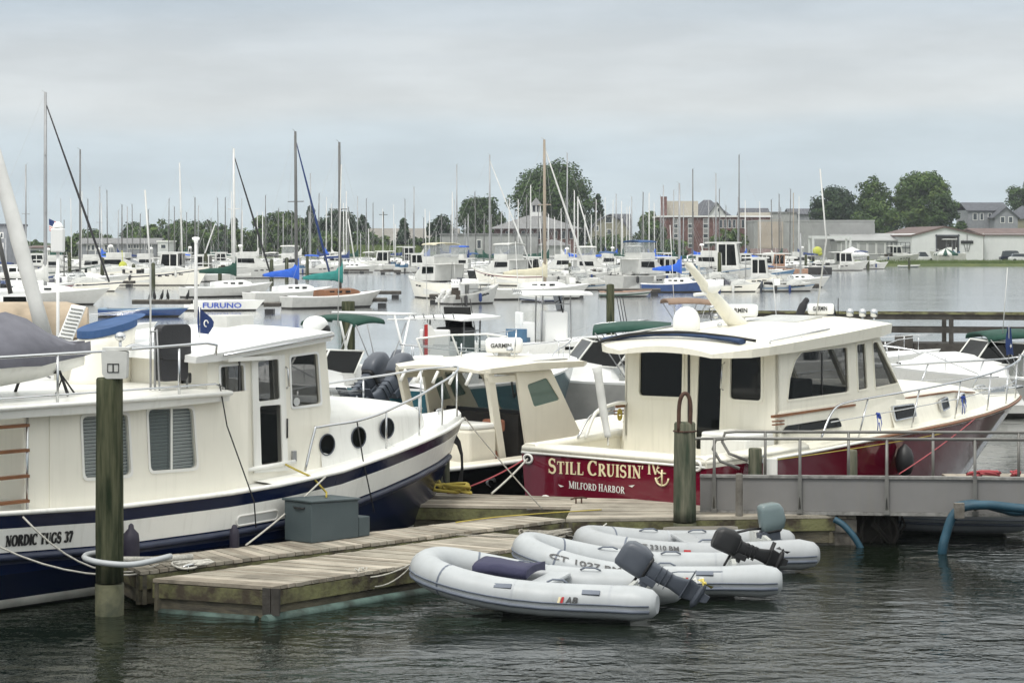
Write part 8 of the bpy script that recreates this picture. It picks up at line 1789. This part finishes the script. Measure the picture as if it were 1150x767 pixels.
tree('broadleaf_tree', 'low dark tree under the utility pole', 421, 455, 262, 44.2, mats=MD, low=.02)
tree('conifer', 'small conical pine in front of the tan warehouse roof', 453, 460, 247, 31.4, mats=BL, kind='cone', low=.1)
tree('broadleaf_tree', 'dark ragged tree left of the dark round tree', 497, 470, 241, 38.1, mats=BL, low=.15, gap=.2)
tree('broadleaf_tree', 'dark round tree above the flat metal shed', 540, 500, 221, 56.0, mats=DK, low=.2, dens=1.3)
tree('broadleaf_tree', 'huge spreading tree behind the cupola of the brick hall', 622, 540, 184, 107.5, mats=('leaf_dark', 'leaf_mid', 'leaf_mid'), low=.2, dens=1.8, leaf=.85, gap=.15)
tree('conifer', 'dark spruce between the brick hall and the gambrel house', 672, 520, 219, 26.9, mats=BL, kind='cone', low=.1, dens=1.2)
tree('broadleaf_tree', 'dark tree filling behind the right end of the brick hall', 655, 510, 232, 38.1, mats=BL, low=.1)
tree('shrub_tree', 'mid-green bushy tree at the foot of the gambrel house', 688, 450, 262, 56, mats=MD, kind='bush', trunk=False, cat='shrub', dens=1.5)
tree('broadleaf_tree', 'round tree left of the brick apartment block', 733, 455, 246, 40.3, mats=MD, low=.05)
tree('broadleaf_tree', 'small treetop behind the left corner of the brick block', 728, 520, 236, 24.6, mats=('leaf_mid', 'leaf_light', 'leaf_light'), low=.3)
tree('broadleaf_tree', 'light green tree in front of the brick apartment block', 818, 448, 257, 49.3, mats=('leaf_mid', 'leaf_light', 'leaf_light'), low=.05, gap=.2)
tree('shrub_tree', 'low green shrubs at the left foot of the brick apartment block', 758, 446, 268, 24, mats=MD, kind='bush', trunk=False, cat='shrub')
tree('broadleaf_tree', 'dark broad tree rising behind the big grey warehouse', 937, 520, 211, 62.7, mats=BL, low=.25, dens=1.4, leaf=.85)
tree('broadleaf_tree', 'airy light green tree behind the warehouse with sky gaps', 981, 520, 196, 47.0, mats=MD, low=.25, gap=.45, dens=1.3, leaf=.85)
tree('broadleaf_tree', 'green tree filling below the airy tree', 985, 500, 224, 62.7, mats=MD, low=.1, dens=1.2)
tree('broadleaf_tree', 'tallest green tree behind the white hangar', 1034, 520, 187, 69.4, mats=('leaf_mid', 'leaf_mid', 'leaf_light'), low=.15, dens=1.8, leaf=.85)
tree('broadleaf_tree', 'dark lower right shoulder tree beside the tallest tree', 1060, 510, 209, 38.1, mats=DK, low=.1, dens=1.2)
tree('broadleaf_tree', 'dark tree cut by the right edge of the view', 1152, 600, 200, 44.8, mats=DK, low=.3)
tree('broadleaf_tree', 'small tree left of the grey house', 1079, 540, 246, 17.9, mats=DK, low=.2)
for px_, top_, w_, Y_, lb in ((105, 264, 70, 455, 'low green shrubbery behind the left grey building'), (200, 252, 120, 462, 'continuous green woodland edge behind the white radar pole'), (292, 254, 110, 458, 'woodland edge below the large round tree at left'), (382, 258, 84, 455, 'woodland edge at the foot of the dark pines'), (480, 266, 40, 452, 'dark shrubs left of the flat metal shed')):
    tree('woodland_edge', lb, px_, Y_, top_, w_, mats=MD if px_ < 350 else DK, kind='bush', trunk=False, cat='shrubs', dens=2.6, leaf=.9)
random.seed(77); mb = MB()
for i in range(5200):
    px_ = random.uniform(388, 486); Y = random.uniform(408, 440); h = random.uniform(.8, 2.4) * (1 if px_ < 470 else .5); x = sx(px_, Y); l_ = random.uniform(-.4, .4)
    mb.add([(x - .08, Y, 0.2), (x + .08, Y, 0.2), (x + l_ + .12, Y, h + 0.6), (x + l_, Y, h + 1.1)], [(0, 1, 2, 3)], random.choice((0, 0, 1)))
tag(mb.build('reeds', ['leaf_reed', 'leaf_light'], fixn=False), kind='stuff', label='band of pale green marsh reeds along the far shore left of the flat shed', cat='reeds')
mb = MB(); random.seed(78)
for i in range(7000):
    px_ = random.uniform(985, 1160); Y = random.uniform(374, 400); x = sx(px_, Y); h = random.uniform(.1, .5) if Y > 378 else random.uniform(.3, .9); l_ = random.uniform(-.2, .2)
    if x < 58: continue
    mb.add([(x - .06, Y, 0.35), (x + .06, Y, 0.35), (x + l_, Y, .42 + h)], [(0, 1, 2)], random.choice((0, 1)))
tag(mb.build('lawn_grass', ['leaf_reed', 'leaf_light'], fixn=False), kind='stuff', label='strip of rough grass along the hangar shore', cat='grass')
tree('shrub_tree', 'low shrubs along the shore behind the reeds', 440, 446, 277, 110, mats=MD, kind='bush', trunk=False, cat='shrub', dens=2.6)
tree('shrub_tree', 'low dark shrubs at the shore by the grey long building', 60, 446, 282, 60, mats=DK, kind='bush', trunk=False, cat='shrub', dens=1.6)
# ================================================================ haze
hm = bpy.data.materials.new('haze'); hm.use_nodes = True; n = hm.node_tree.nodes; n.clear(); oo = n.new('ShaderNodeOutputMaterial'); pv = n.new('ShaderNodeVolumePrincipled')
pv.inputs['Color'].default_value = (.86, .92, 1.0, 1); pv.inputs['Density'].default_value = 0.00014; hm.node_tree.links.new(pv.outputs[0], oo.inputs['Volume'])
if HAZE:
    mb = MB(); mb.box(0, 575, 19.5, 1820, 1300, 45); o = mb.build('haze', hm); tag(o, kind='stuff')
